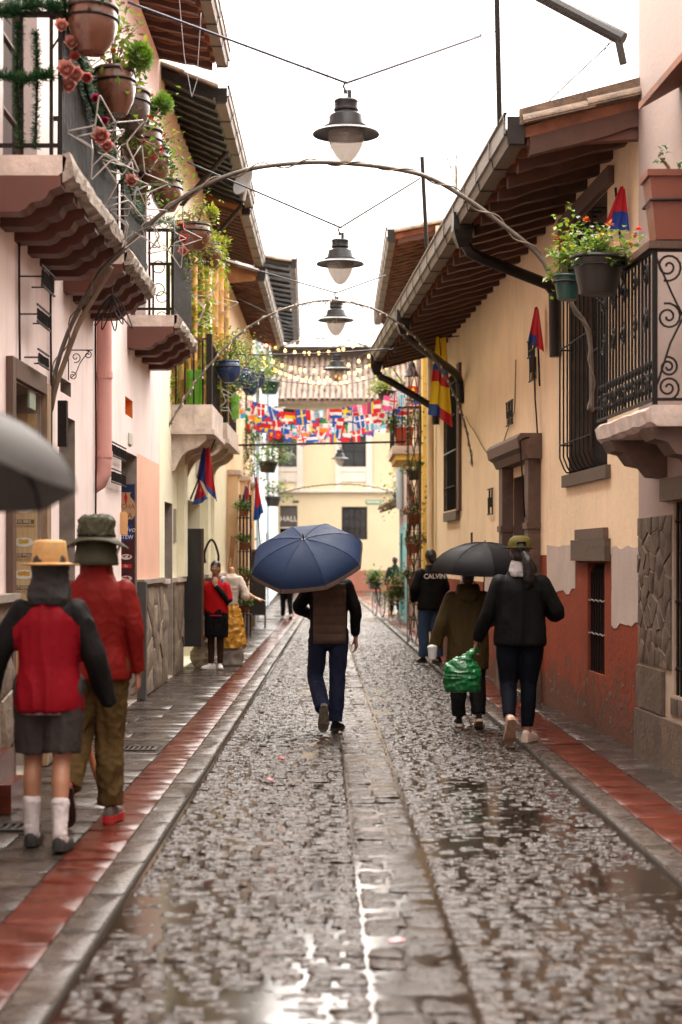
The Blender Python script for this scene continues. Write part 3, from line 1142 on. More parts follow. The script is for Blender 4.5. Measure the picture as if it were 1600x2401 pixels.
def window(fr, parent, u0, u1, v, z0, z1, rows=3, cols=2, frame=M_WOODF, pane=M_PANE, fw=.06, name='window'):
    mb = MB()
    fr.box(mb, u0, u0 + fw, v - .05, v, z0, z1)
    fr.box(mb, u1 - fw, u1, v - .05, v, z0, z1)
    fr.box(mb, u0 + fw, u1 - fw, v - .05, v, z0, z0 + fw)
    fr.box(mb, u0 + fw, u1 - fw, v - .05, v, z1 - fw, z1)
    iu0, iu1, iz0, iz1 = u0 + fw, u1 - fw, z0 + fw, z1 - fw
    for i in range(1, cols):
        c = iu0 + (iu1 - iu0) * i / cols
        fr.box(mb, c - .015, c + .015, v - .045, v - .006, iz0, iz1)
    w_ = mb.build(name, frame, parent)
    for i in range(cols):
        for j in range(rows):
            a, b = iu0 + (iu1 - iu0) * i / cols + .016, iu0 + (iu1 - iu0) * (i + 1) / cols - .016
            c, d = iz0 + (iz1 - iz0) * j / rows + .012, iz0 + (iz1 - iz0) * (j + 1) / rows - .012
            mb = MB()
            fr.box(mb, a, b, v - .034, v - .028, c, d)
            mb.build('pane', pane, w_)
            if j:
                mb = MB()
                fr.box(mb, a, b, v - .044, v - .008, c - .023, c - .001)
                mb.build('glazing_bar', frame, w_)
    return w_

def stones_on(fr, parent, cells, v0, mat, rnd, dmin=.012, dmax=.035, name='stone'):
    for poly in cells:
        if len(poly) < 3:
            continue
        cu, cz = sum(p[0] for p in poly) / len(poly), sum(p[1] for p in poly) / len(poly)
        h = rnd.uniform(dmin, dmax)
        mb = MB()
        n = len(poly)
        A = [fr.p(u, v0, z) for u, z in poly]
        B = [fr.p(u, v0 + h * .6, z) for u, z in poly]
        C = [fr.p(cu + (u - cu) * .93, v0 + h + rnd.uniform(-.2, .2) * h, cz + (z - cz) * .95) for u, z in poly]
        c = fr.p(cu, v0 + h + rnd.uniform(0, .006), cz)
        fs = []
        for i in range(n):
            j = (i + 1) % n
            fs += [(i, j, n + j, n + i), (n + i, n + j, 2 * n + j, 2 * n + i), (2 * n + i, 2 * n + j, 3 * n)]
        mb.add(A + B + C + [c], fs)
        mb.build(name, mat, parent, smooth='auto')

# ---------------------------------------------------------------- pink house
hp = house('pink_house', 'pink plastered house with brown balconies and stone plinth', (XW_L, 9, 0))
mb = MB()
pholes = [(11.72, 12.95, .05, 2.86, 1), (13.80, 14.62, .05, 2.80, 1), (13.86, 14.40, 2.98, 3.10, 1), (18.02, 18.66, 3.15, 3.34, 2), (17.70, 19.05, .05, 2.76, 1),
          (11.5, 12.8, 4.26, 6.5, 0), (14.3, 15.3, 4.26, 6.5, 0), (18.6, 19.9, 4.26, 6.5, 0)]
FL.wall(mb, -4, 21.4, 0, 7.9, .5, pholes, [(19.05, 21.4, 0, 2.80, 3)])
mb.build('wall', [M_PINK, M_GREYST, pm('orange_vent_paint', (.75, .22, .03)), M_PEACH], hp)
mb = MB()
FL.box(mb, -4, 21.38, -4.5, -.52, 0, 7.6)
mb.build('inner_room', M_DARK, hp)
for (a, b, c, d) in ((11.5, 12.8, 4.26, 6.5), (14.3, 15.3, 4.26, 6.5), (18.6, 19.9, 4.26, 6.5)):
    window(FL, hp, a, b, -.12, c, d, 4, 2, M_BEAM, name='balcony_door')
plank_door(FL, hp, 11.72, 12.95, -.42, .05, 2.86, M_WOODF)
plank_door(FL, hp, 13.80, 14.62, -.42, .05, 2.80, M_WOODF)
plank_door(FL, hp, 17.70, 19.05, -.42, .05, 2.76, M_WOODF)
# plinth of long rough stones
rs = random.Random(5)
for (a, b) in ((6.0, 11.70), (12.97, 13.78), (14.64, 17.68), (19.07, 21.38)):
    mb = MB()
    FL.box(mb, a, b, .001, .03, 0, 1.33)
    pl = mb.build('plinth', M_PLINTH, hp)
    stones_on(FL, pl, stone_cells(a, b, .05, 1.33, .62, .3, .007, rs, .4), .03, M_PLINTH, rs, .008, .024)
    mb = MB()
    FL.box(mb, a, b, .0, .085, 1.332, 1.385)
    mb.build('plinth_cap', M_GREYST, hp)
mb = MB()
FL.box(mb, 19.055, 19.20, .002, .10, .05, 1.36)
mb.build('door_post', pm('slate_post', (.075, .07, .065), rough=.5), hp)
mb = MB()
FL.box(mb, 10.55, 11.05, .09, .24, .04, .22)
FL.box(mb, 10.55, 11.05, .09, .16, .222, .40)
mb.build('door_step', M_RED, hp)
# heavy dark frame of the first doorway
mb = MB()
FL.box(mb, 11.60, 11.715, .002, .05, .05, 3.0)
FL.box(mb, 11.72, 12.95, .002, .05, 2.865, 3.0)
mb.build('door_frame', M_WOODF, hp)
mb = MB()
FL.box(mb, 12.955, 13.13, .002, .05, .05, 2.95)
mb.build('door_frame', pm('peeling_timber', (.34, .22, .13), rough=.75, var=.4, vs_=6, bump=.5, stretch=(4, 4, .6)), hp)
rb = random.Random(3)
balcony(FL, hp, 10.9, 13.6, .53, 4.20, .13, .93, 6, rb, rings=False, step=.062)
balcony(FL, hp, 14.0, 15.7, .53, 4.16, .12, .93, 4, rb, step=.062)
balcony(FL, hp, 18.2, 20.4, .53, 4.22, .12, .93, 4, rb, step=.07)
eave(FL, hp, -4, 21.45, 8.02, .74, .22, (M_CLAY, M_BEAMD), raf=.42, ru0=14.0, gut_h=.17, scallop=True, back=3.0)
# pink downpipe with its elbow
mb = MB()
mb.tube([FL.p(15.9, .075, 4.0), FL.p(15.9, .075, 2.55), FL.p(15.9, .07, 2.42), FL.p(15.9, .03, 2.33), FL.p(15.9, -.05, 2.28)], .07, 12)
dp = mb.build('downpipe', pm('pink_pipe_paint', (.70, .36, .32), rough=.45, var=.08, bump=.05), hp, smooth='auto')
for z in (2.56, 3.3):
    mb = MB()
    mb.lathe([(.078, 0), (.078, .06)], 14, FL.p(15.9, .075, z))
    mb.build('pipe_collar', MATS['pink_pipe_paint'], dp)
mb = MB()
for u, z0, z1 in ((12.0, 2.9, 4.05), (13.3, 2.4, 4.05), (15.72, .5, 4.0)):
    mb = MB()
    pts = [FL.p(u + .02 * sin(z * 3), .02, z) for z in [z0 + (z1 - z0) * i / 10 for i in range(11)]]
    mb.tube(pts, .009, 5)
    mb.build('wall_cable', M_IRONB, hp)

# ---------------------------------------------------------------- pale yellow house
hy = house('yellow_house', 'pale yellow house with a white scrolled balcony bracket', (XW_L, 27, 0))
mb = MB()
yh = [(22.05, 23.05, .05, 2.36, 1), (24.4, 27.6, .05, 2.5, 0), (23.2, 24.6, 3.72, 6.1, 0), (27.0, 28.6, 3.72, 6.1, 0)]
FL.wall(mb, 21.42, 33.8, 0, 8.3, .45, yh, [])
mb.build('wall', [M_YEL, M_GREYST], hy)
mb = MB()
FL.box(mb, 21.45, 33.75, -4.5, -.47, 0, 7.6)
mb.build('inner_room', M_DARK, hy)
plank_door(FL, hy, 22.05, 23.05, -.3, .05, 2.36, M_GREYST)
plank_door(FL, hy, 24.4, 27.6, -.35, .05, 2.5, M_WOODF, n=6)
for a, b in ((23.2, 24.6), (27.0, 28.6)):
    window(FL, hy, a, b, -.1, 3.72, 6.1, 4, 2, M_BEAM, name='balcony_door')
for (a, b) in ((21.42, 22.03), (23.07, 24.3), (27.7, 33.7)):
    mb = MB()
    FL.box(mb, a, b, .001, .03, 0, 1.3)
    pl = mb.build('plinth', M_PLINTH, hy)
    stones_on(FL, pl, stone_cells(a, b, .05, 1.3, .6, .3, .007, rs, .4), .03, M_PLINTH, rs, .008, .024)
    mb = MB()
    FL.box(mb, a, b, .0, .08, 1.302, 1.36)
    mb.build('plinth_cap', M_SLABW, hy)
for u0, u1, v in ((23.75, 24.25, .10), (27.75, 28.3, .12), (29.6, 30.0, .08)):
    mb = MB()
    FL.box(mb, u0, u1, .002, v, 1.37, 3.2)
    FL.box(mb, u0 - .04, u1 + .04, .002, v + .03, 3.202, 3.30)
    mb.build('pilaster', M_YEL, hy)
mb = MB()
FL.box(mb, 23.18, 23.42, .002, .02, 1.85, 2.3)
mb.build('wall_slot', M_GREYST, hy)
# dark door leaf standing open into the street
mb = MB()
mb.box((-2.27, 24.42, .36), (-2.0, 24.47, 2.05))
dl = mb.build('open_door_leaf', pm('black_door_paint', (.018, .016, .016), rough=.35), hy)
mb = MB()
mb.box((-2.0 + .002, 24.41, .36), (-1.965, 24.48, 2.05))
mb.build('door_edge', M_WOODF, dl)
# balconies in white stone over scrolled brackets
def stone_balcony(fr, parent, u0, u1, proj, z0, z1, rail_h, rnd):
    mb = MB()
    fr.box(mb, u0, u1, -.05, proj, z0, z1)
    sl_ = mb.build('balcony', M_SLABW, parent)
    mb = MB()
    fr.box(mb, u0 - .03, u1 + .03, -.05, proj + .03, z0 - .07, z0 - .002)
    mb.build('moulding', M_SLABW, sl_)
    for ue in (u0 + .15, (u0 + u1) / 2, u1 - .15):
        mb = MB()
        prof = [(-.02, 0), (proj - .08, 0)]
        for i in range(9):
            t_ = i / 8
            prof.append((proj - .08 - (proj - .12) * t_, -.06 - .42 * (t_ ** 1.6) - .05 * sin(t_ * pi * 2)))
        prof += [(-.02, -.50)]
        mb.prism([fr.p(ue - .09, v, z0 - .072 + z) for v, z in prof], fr.t * .18)
        mb.build('scroll_bracket', M_SLABW, sl_)
    vv = proj - .05
    mb = MB()
    fr.box(mb, u0 + .03, u1 - .03, vv - .018, vv + .018, z1 + rail_h - .03, z1 + rail_h)
    fr.box(mb, u0 + .03, u0 + .065, .0, vv - .02, z1 + rail_h - .03, z1 + rail_h)
    mb.build('handrail', M_BEAM, sl_)
    bars(fr, sl_, u0 + .05, u1 - .05, vv, z1, z1 + rail_h - .032, .11, .022, M_IRONB)
    me = MB().box((-.011, -.011, 0), (.011, .011, rail_h - .034)).mesh('bar', M_IRONB)
    for i in range(4):
        inst('bar', me, sl_, fr.p(u0 + .047, .06 + (vv - .14) * i / 3, z1 + .002))
    # a thick end post of planks
    mb = MB()
    fr.box(mb, u0 + .0, u0 + .16, vv - .03, vv + .045, z1 + .001, z1 + rail_h + .05)
    mb.build('corner_post', M_IRONB, sl_)
    return sl_
stone_balcony(FL, hy, 22.9, 25.0, .55, 3.36, 3.69, .9, rb)
stone_balcony(FL, hy, 26.7, 29.6, .50, 3.50, 3.75, .85, rb)
eave(FL, hy, 21.62, 28.1, 7.75, .72, .42, (M_CORR, M_CORR), raf=.42, raf_h=.05, raf_w=.05, gut_h=.16, back=2.6, bands=True)
eave(FL, hy, 28.2, 33.2, 7.55, .66, .30, (M_LTIMB, M_BEAMD), raf=.32, raf_h=.07, raf_w=.06, gut_h=.15, back=2.6, name='lower_roof')
mb = MB()
FL.box(mb, 21.46, 33.7, -.42, -.02, 8.302, 8.6)
mb.build('parapet', M_OCHRE, hy)
for u in (22.6, 26.2):   # struts below the dark eave
    mb = MB()
    mb.tube([FL.p(u + 1.5, .02, 6.6), FL.p(u + 1.5, .66, 7.35)], .035, 6)
    mb.build('eave_strut', M_GUTD, hy)

# ---------------------------------------------------------------- orange house with projecting pier
ho = house('orange_house', 'orange plastered house front with a low projecting pier', (XW_L, 39, 0))
mb = MB()
FL.wall(mb, 33.85, 44.0, 0, 7.6, .45, [(35.3, 36.4, .05, 2.5, 1), (38.5, 39.6, .05, 2.5, 1), (36.0, 37.2, 4.2, 6.3, 1), (40.5, 41.6, 4.2, 6.3, 1)], [])
mb.build('wall', [M_OCHRE, M_GREYST], ho)
mb = MB()
FL.box(mb, 33.9, 43.9, -4.5, -.47, 0, 7.3)
mb.build('inner_room', M_DARK, ho)
for a in (35.3, 38.5):
    plank_door(FL, ho, a, a + 1.1, -.25, .05, 2.5, M_WOODF)
for a in (36.0, 40.5):
    window(FL, ho, a, a + 1.15, -.1, 4.2, 6.3, 3, 2, M_BEAM)
for (u0, u1, v, z1) in ((34.2, 34.75, .22, 3.3), (37.2, 37.9, .26, 3.32), (40.0, 40.6, .24, 3.3)):
    mb = MB()
    FL.box(mb, u0, u1, .002, v, .03, z1)
    pr = mb.build('pier', M_OCHRE, ho)
    mb = MB()
    FL.box(mb, u0 - .05, u1 + .05, .002, v + .05, z1 + .002, z1 + .1)
    mb.build('pier_cap', M_SLABW, pr)
    mb = MB()
    FL.box(mb, u0 - .03, u1 + .03, .002, v + .03, .035, .9)
    mb.build('pier_foot', M_GREYST, pr)
eave(FL, ho, 33.6, 44.0, 7.35, .66, .32, (M_CLAY, M_BEAMD), raf=.36, raf_h=.09, raf_w=.08, gut_h=.2, scallop=True, back=2.6)
mb = MB()
mb.prism([FL.p(33.58, -.3, 7.46), FL.p(33.58, .60, 7.18), FL.p(33.58, .60, 7.10), FL.p(33.58, -.3, 7.0)], (0, .04, 0))
mb.build('gable_board', M_LTIMB, ho)

# ---------------------------------------------------------------- blue-white house
FB = Front(-2.28 + .0194 * 44.1, -.0194, 1)
hb = house('blue_white_house', 'narrow blue white house with pale blue downpipes', (-2.4, 55, 0))
mb = MB()
bh = [(47 + i * 5.2, 48.1 + i * 5.2, z, z + 1.9, 1) for i in range(6) for z in (.6, 4.3)]
FB.wall(mb, 44.1, 81.0, 0, 9.6, .45, bh, [])
mb.build('wall', [M_BLUEW, M_GREYST], hb)
mb = MB()
FB.box(mb, 44.2, 80.9, -4.5, -.47, 0, 9.3)
mb.build('inner_room', M_DARK, hb)
for h in bh:
    window(FB, hb, h[0], h[1], -.12, h[2], h[3], 2, 2, M_WOODF)
M_BPIPE = pm('pale_blue_pipe', (.40, .48, .52), rough=.5, var=.1, bump=.05)
for u in (46.2, 58.0):
    mb = MB()
    mb.tube([FB.p(u, .07, .04), FB.p(u, .07, 9.2)], .05, 8)
    mb.build('downpipe', M_BPIPE, hb, smooth='auto')
eave(FB, hb, 44.6, 60.5, 9.45, 1.0, .18, (M_CORR, M_GUTD), raf=.9, raf_h=.06, raf_w=.06, gut_h=.22, back=2.6)

# ---------------------------------------------------------------- cream house with the long tiled eave
hc = house('cream_house', 'cream house with terracotta dado under a deep raftered eave', (2.2, 20, 0))
U0, U1 = 13.95, 29.45
zs_d = 1.66
ch = [(15.30, 17.15, 2.46, 4.92, 1), (15.42, 16.20, .56, 1.58, 2), (19.1, 20.75, .05, 2.6, 3), (26.2, 27.75, 2.4, 4.55, 1), (24.6, 24.85, 1.66, 2.0, 1)]
zones = [(U0, 19.05, 0, zs_d, 4), (20.9, U1, 0, 1.30, 4)]
mb = MB()
FR.wall(mb, U0, U1, 0, 5.35, .5, ch, zones)
mb.build('wall', [M_CREAM, M_STONE, M_TERRA, M_DSTONE, M_TERRA, M_WHITEP], hc)
mb = MB()
FR.box(mb, U0 + .05, U1 - .05, -4.5, -.52, 0, 5.3)
mb.build('inner_room', M_DARK, hc)
def ragged_patch(u0, u1, z0, z1, seed, amp=.03):
    r = random.Random(seed)
    pts = []
    n = 10
    for i in range(n): pts.append((u0 + (u1 - u0) * i / n, z0 + r.uniform(-amp, amp) - .05 * i / n))
    for i in range(6): pts.append((u1 + r.uniform(-amp, amp) * .4, z0 - .05 + (z1 - z0 + .05) * i / 6))
    for i in range(n): pts.append((u1 - (u1 - u0) * i / n, z1 + r.uniform(-amp, amp) * .5))
    for i in range(6): pts.append((u0 + r.uniform(-amp, amp) * .4, z1 - (z1 - z0) * i / 6))
    mb = MB()
    mb.prism([FR.p(u, .001, z) for u, z in pts], FR.n * .005)
    mb.build('plaster_patch', M_WHITEP, hc)
ragged_patch(U0 + .01, 15.1, 1.08, 1.72, 1)
ragged_patch(16.8, 18.4, 1.30, 1.76, 2)
ragged_patch(21.1, 23.4, 1.22, 1.62, 3)
ragged_patch(24.6, 26.0, 1.18, 1.36, 4)
for i in range(26):          # small holes where the render has fallen off
    r_ = random.Random(100 + i)
    u, z = r_.uniform(14.1, 18.5), r_.uniform(.12, .62)
    mb = MB()
    w_, h_ = r_.uniform(.02, .06), r_.uniform(.015, .05)
    ring = [(u + w_ * cos(a) * r_.uniform(.6, 1), z + h_ * sin(a) * r_.uniform(.6, 1)) for a in [2 * pi * k / 8 for k in range(8)]]
    mb.prism([FR.p(a, .0005, b) for a, b in ring], FR.n * .003)
    mb.build('flaked_spot', M_DSTONE, hc)
# gable triangle above the neighbour
mb = MB()
mb.prism([FR.p(U0 + .02, -.0, 5.352), FR.p(U0 + .02, .95, 5.08), FR.p(U0 + .02, .95, 5.14), FR.p(U0 + .02, -.3, 5.62), FR.p(U0 + .02, -.3, 5.352)], FR.t * .12)
mb.build('gable_infill', M_CREAM, hc)
roof_c = eave(FR, hc, U0 - .05, U1 + .1, 5.30, 1.0, .27, (M_CLAY, M_BEAMD), raf=.56, raf_h=.15, raf_w=.13, gut_h=.20, scallop=True, back=3.2)
mb = MB()
mb.prism([FR.p(U0 - .09, 1.02, 5.13), FR.p(U0 - .09, 1.02, 5.26), FR.p(U0 - .09, -.6, 5.71), FR.p(U0 - .09, -.6, 5.52)], FR.t * .035)
mb.build('barge_board', M_CLAYM, hc)
mb = MB()
mb.prism([FR.p(U0 - .02, .95, 4.98), FR.p(U0 - .02, .95, 5.10), FR.p(U0 - .02, .0, 5.19), FR.p(U0 - .02, .0, 5.05)], FR.t * .10)
mb.build('end_rafter', M_BEAM, hc)
# rainwater heads and slanting pipes back to the wall
for (u, ul, ze_, zd) in ((17.3, 17.6, 4.36, 3.7), (24.0, 25.6, 4.28, 3.95), (29.2, 29.0, 4.14, 3.9)):
    mb = MB()
    zg = 5.30 - .27 - .05
    mb.loft([[FR.p(u + a * q, 1.05 + b * q, zg - dz) for a, b in ((-.12, -.09), (.12, -.09), (.12, .11), (-.12, .11))] for q, dz in ((1, -.12), (1, .05), (.75, .14), (.45, .22))])
    rh = mb.build('rain_head', M_GUTD, roof_c)
    mb = MB()
    mb.tube([FR.p(u, 1.02, zg - .18), FR.p(u, .98, zg - .26), FR.p(u + (ul - u) * .15, .84, zg - .32), FR.p(u + (ul - u) * .85, .14, ze_ + .08), FR.p(ul, .07, ze_), FR.p(ul, .06, zd)], .06, 10)
    mb.build('slanting_pipe', M_GUTD, roof_c, smooth='auto')
# upper barred window
def cage(fr, parent, u0, u1, z0, z1, n, out, mat=M_IRON, hoops=3, rad=.009):
    g = None
    mb = MB()
    for k in range(hoops):
        z = z0 + .25 + (z1 - z0 - .4) * k / max(1, hoops - 1)
        mb2 = MB()
        mb2.tube([fr.p(u0, -.02, z), fr.p(u0, out, z), fr.p(u1, out, z), fr.p(u1, -.02, z)], rad, 5)
        o = mb2.build('grille' if g is None else 'grille_hoop', mat, parent if g is None else g)
        g = g or o
    for i in range(n):
        u = u0 + (u1 - u0) * i / (n - 1)
        mb2 = MB()
        mb2.tube([fr.p(u, -.02, z1), fr.p(u, out - .02, z1), fr.p(u, out, z1 - .04), fr.p(u, out, z0 + .12), fr.p(u, out - .04, z0 + .02), fr.p(u, out * .4, z0 - .02), fr.p(u, -.02, z0 - .02)], rad, 5)
        mb2.build('grille_bar', mat, g)
window(FR, hc, 15.30, 17.15, -.2, 2.46, 4.92, 4, 2)
cage(FR, hc, 15.45, 17.05, 2.50, 4.8, 9, .11)
mb = MB()
FR.box(mb, 15.15, 17.3, .002, .05, 2.34, 2.458)
mb.build('window_sill', M_STONE, hc)
mb = MB()
FR.box(mb, 15.0, 17.45, .002, .06, 4.922, 5.08)
mb.build('window_lintel', M_DSTONE, hc)
# low barred window
window(FR, hc, 15.42, 16.20, -.2, .56, 1.58, 2, 2)
g0 = None
for i in range(7):
    u = 15.47 + .68 * i / 6
    mb = MB()
    mb.tube([FR.p(u, -.03, .56), FR.p(u, -.03, 1.50), FR.p(u, -.08, 1.56)], .011, 5)
    o = mb.build('grille' if g0 is None else 'grille_bar', M_IRON, hc if g0 is None else g0)
    g0 = g0 or o
for z in (.92, 1.23):
    mb = MB()
    mb.tube([FR.p(15.42 + .78 * i / 12, -.012, z + .008 * sin(i * 2.1)) for i in range(13)], .007, 5)
    mb.build('twisted_bar', pm('grey_wire', (.30, .27, .24), rough=.5, metal=.4), g0)
mb = MB()
FR.box(mb, 15.15, 16.75, .002, .06, 1.60, 1.80)
mb.build('stone_lintel', M_STONE, hc)
mb = MB()
FR.box(mb, 15.25, 16.6, .003, .05, 1.803, 1.90)
mb.build('stone_lintel', M_DSTONE, hc)
# dark slim barred window
window(FR, hc, 26.2, 27.75, -.15, 2.4, 4.55, 3, 2)
g0 = None
for i in range(8):
    u = 26.25 + 1.45 * i / 7
    mb = MB()
    mb.tube([FR.p(u, .06, 2.38), FR.p(u, .06, 4.5)], .012, 5)
    o = mb.build('grille' if g0 is None else 'grille_bar', M_IRON, hc if g0 is None else g0)
    g0 = g0 or o
for z in (2.75, 3.3, 3.85, 4.35):
    mb = MB()
    mb.tube([FR.p(26.2, .0, z), FR.p(26.2, .065, z), FR.p(27.75, .065, z), FR.p(27.75, .0, z)], .011, 5)
    mb.build('grille_hoop', M_ASH if z == 3.3 else M_IRON, g0)
mb = MB()
FR.box(mb, 25.9, 26.18, .003, .05, 2.35, 4.6)
mb.build('window_jamb', M_WOODF, hc)
mb = MB()
FR.box(mb, 26.1, 27.8, .003, .07, 2.22, 2.36)
mb.build('window_sill', M_STONE, hc)
# carved stone doorway
for (a, b) in ((18.82, 19.08), (20.77, 21.05)):
    mb = MB()
    FR.box(mb, a, b, .003, .14, .03, 2.72)
    FR.box(mb, a - .03, b + .03, .003, .17, .03, .42)
    FR.box(mb, a - .02, b + .02, .003, .16, 1.95, 2.02)
    mb.build('portal_pilaster', M_DSTONE, hc)
mb = MB()
rings = []
for (v, z) in ((.003, 2.722), (.16, 2.722), (.20, 2.80), (.26, 2.84), (.28, 2.95), (.24, 3.0), (.003, 3.0)):
    rings.append((v, z))
mb.loft([[FR.p(18.72, v, z) for v, z in rings], [FR.p(21.15, v, z) for v, z in rings]])
mb.build('portal_cornice', M_DSTONE, hc)
plank_door(FR, hc, 19.1, 20.75, -.25, .05, 2.6, M_WOODF, n=5)
# brackets, wires and lettering plates on the wall
for (u, z0, z1, uu) in ((18.9, 3.62, 3.98, .5), (22.3, 2.2, 2.55, .5), (20.6, 3.25, 3.55, .55), (19.2, 3.9, 4.1, .3)):
    mb = MB()
    FR.box(mb, u, u + uu, .03, .045, z0, z0 + .015)
    FR.box(mb, u, u + uu, .03, .045, z1 - .015, z1)
    sg = mb.build('wall_lettering', M_IRON, hc)
    rr = random.Random(int(u * 10))
    n = int(uu / .05)
    for i in range(n):
        mb = MB()
        q = u + .01 + (uu - .02) * i / n
        z_a = z0 + rr.choice((.016, .016, .1))
        z_b = z1 - rr.choice((.016, .016, .12))
        mb.tube([FR.p(q, .037, z_a), FR.p(q + rr.uniform(0, .03), .037, z_b)], .006, 4)
        mb.build('letter_stroke', M_IRON, sg)
def hang_wire(fr, pts, parent, mat=M_IRONB, r=.008, name='wall_cable'):
    mb = MB()
    P = []
    for i in range(len(pts) - 1):
        for k in range(5):
            t = k / 5
            a, b = pts[i], pts[i + 1]
            P.append(fr.p(*(a[j] + (b[j] - a[j]) * t for j in range(3))) + Vector((0, 0, .015 * sin(i * 5 + k))))
    P.append(fr.p(*pts[-1]))
    mb.tube(P, r, 5)
    mb.build(name, mat, parent, smooth='auto')
M_CABLE = pm('tan_cable', (.20, .14, .09), rough=.6)
hang_wire(FR, [(20.4, .03, 4.0), (20.5, .03, 3.4), (21.6, .03, 3.0), (22.6, .03, 2.96), (24.0, .03, 3.35), (25.0, .05, 3.7)], hc, M_CABLE)
hang_wire(FR, [(19.0, .05, 4.2), (18.9, .05, 3.4), (18.75, .05, 3.0), (18.7, .25, 2.9), (18.8, .2, 2.4), (18.95, .16, 2.1), (19.5, .05, 2.0)], hc, M_IRONB, .01)
# ---------------------------------------------------------------- warm white house
hw = house('warm_white_house', 'warm white house corner with rubble stone base', (2.7, 11, 0))
FW = Front(3.155, -.0525, -1)
mb = MB()
FW.wall(mb, -4, 13.9, 0, 8.2, .5, [(11.75, 12.75, .60, 2.05, 1), (11.2, 12.4, 2.75, 4.9, 1)], [(-4, 13.9, 0, 1.95, 1)])
mb.build('wall', [M_WARMW, M_MORTAR], hw)
mb = MB()
FW.box(mb, -4, 13.85, -4.5, -.52, 0, 8)
mb.build('inner_room', M_DARK, hw)
window(FW, hw, 11.2, 12.4, -.15, 2.75, 4.9, 4, 2)
window(FW, hw, 11.75, 12.75, -.2, .60, 2.05, 3, 2)
rw = random.Random(21)
for (a, b, c, d) in ((12.80, 13.88, .78, 1.95), (10.8, 11.70, .78, 1.95), (11.70, 12.80, .45, .58)):
    stones_on(FW, hw, stone_cells(a, b, c, d, .17, .15, .014, rw), .003, M_STONE, rw, .006, .016)
for (c, d) in ((.03, .42), (.43, .77)):
    u = 10.5
    while u < 13.8:
        L = rw.uniform(.4, .7)
        if not (d > .5 and 11.6 < u + L / 2 < 12.85):
            mb = MB()
            FW.box(mb, u, min(13.88, u + L) - .008, .003, .045 - .015 * (c > .3), c, d - .008)
            mb.build('plinth_stone', M_STONE, hw)
        u += L
mb = MB()
FW.box(mb, 11.6, 12.95, .003, .06, 2.052, 2.22)
mb.build('stone_lintel', M_STONE, hw)
cg = None
for i in range(9):
    u = 11.8 + .9 * i / 8
    mb = MB()
    mb.tube([FW.p(u, -.02, .6), FW.p(u, -.02, 2.04)], .012, 5)
    for zc in (.8, 1.3, 1.9):
        mb.ball(FW.p(u, -.02, zc), .022, 6, 4)
    o = mb.build('grille' if cg is None else 'grille_bar', M_IRON, hw if cg is None else cg)
    cg = cg or o
# window hood of clay tile
mb = MB()
mb.prism([FW.p(10.6, -.0, 5.3), FW.p(10.6, .30, 4.98), FW.p(10.6, .30, 4.93), FW.p(10.6, .0, 5.1)], FW.t * 2.0)
mb.build('tile_hood', M_CLAY, hw)
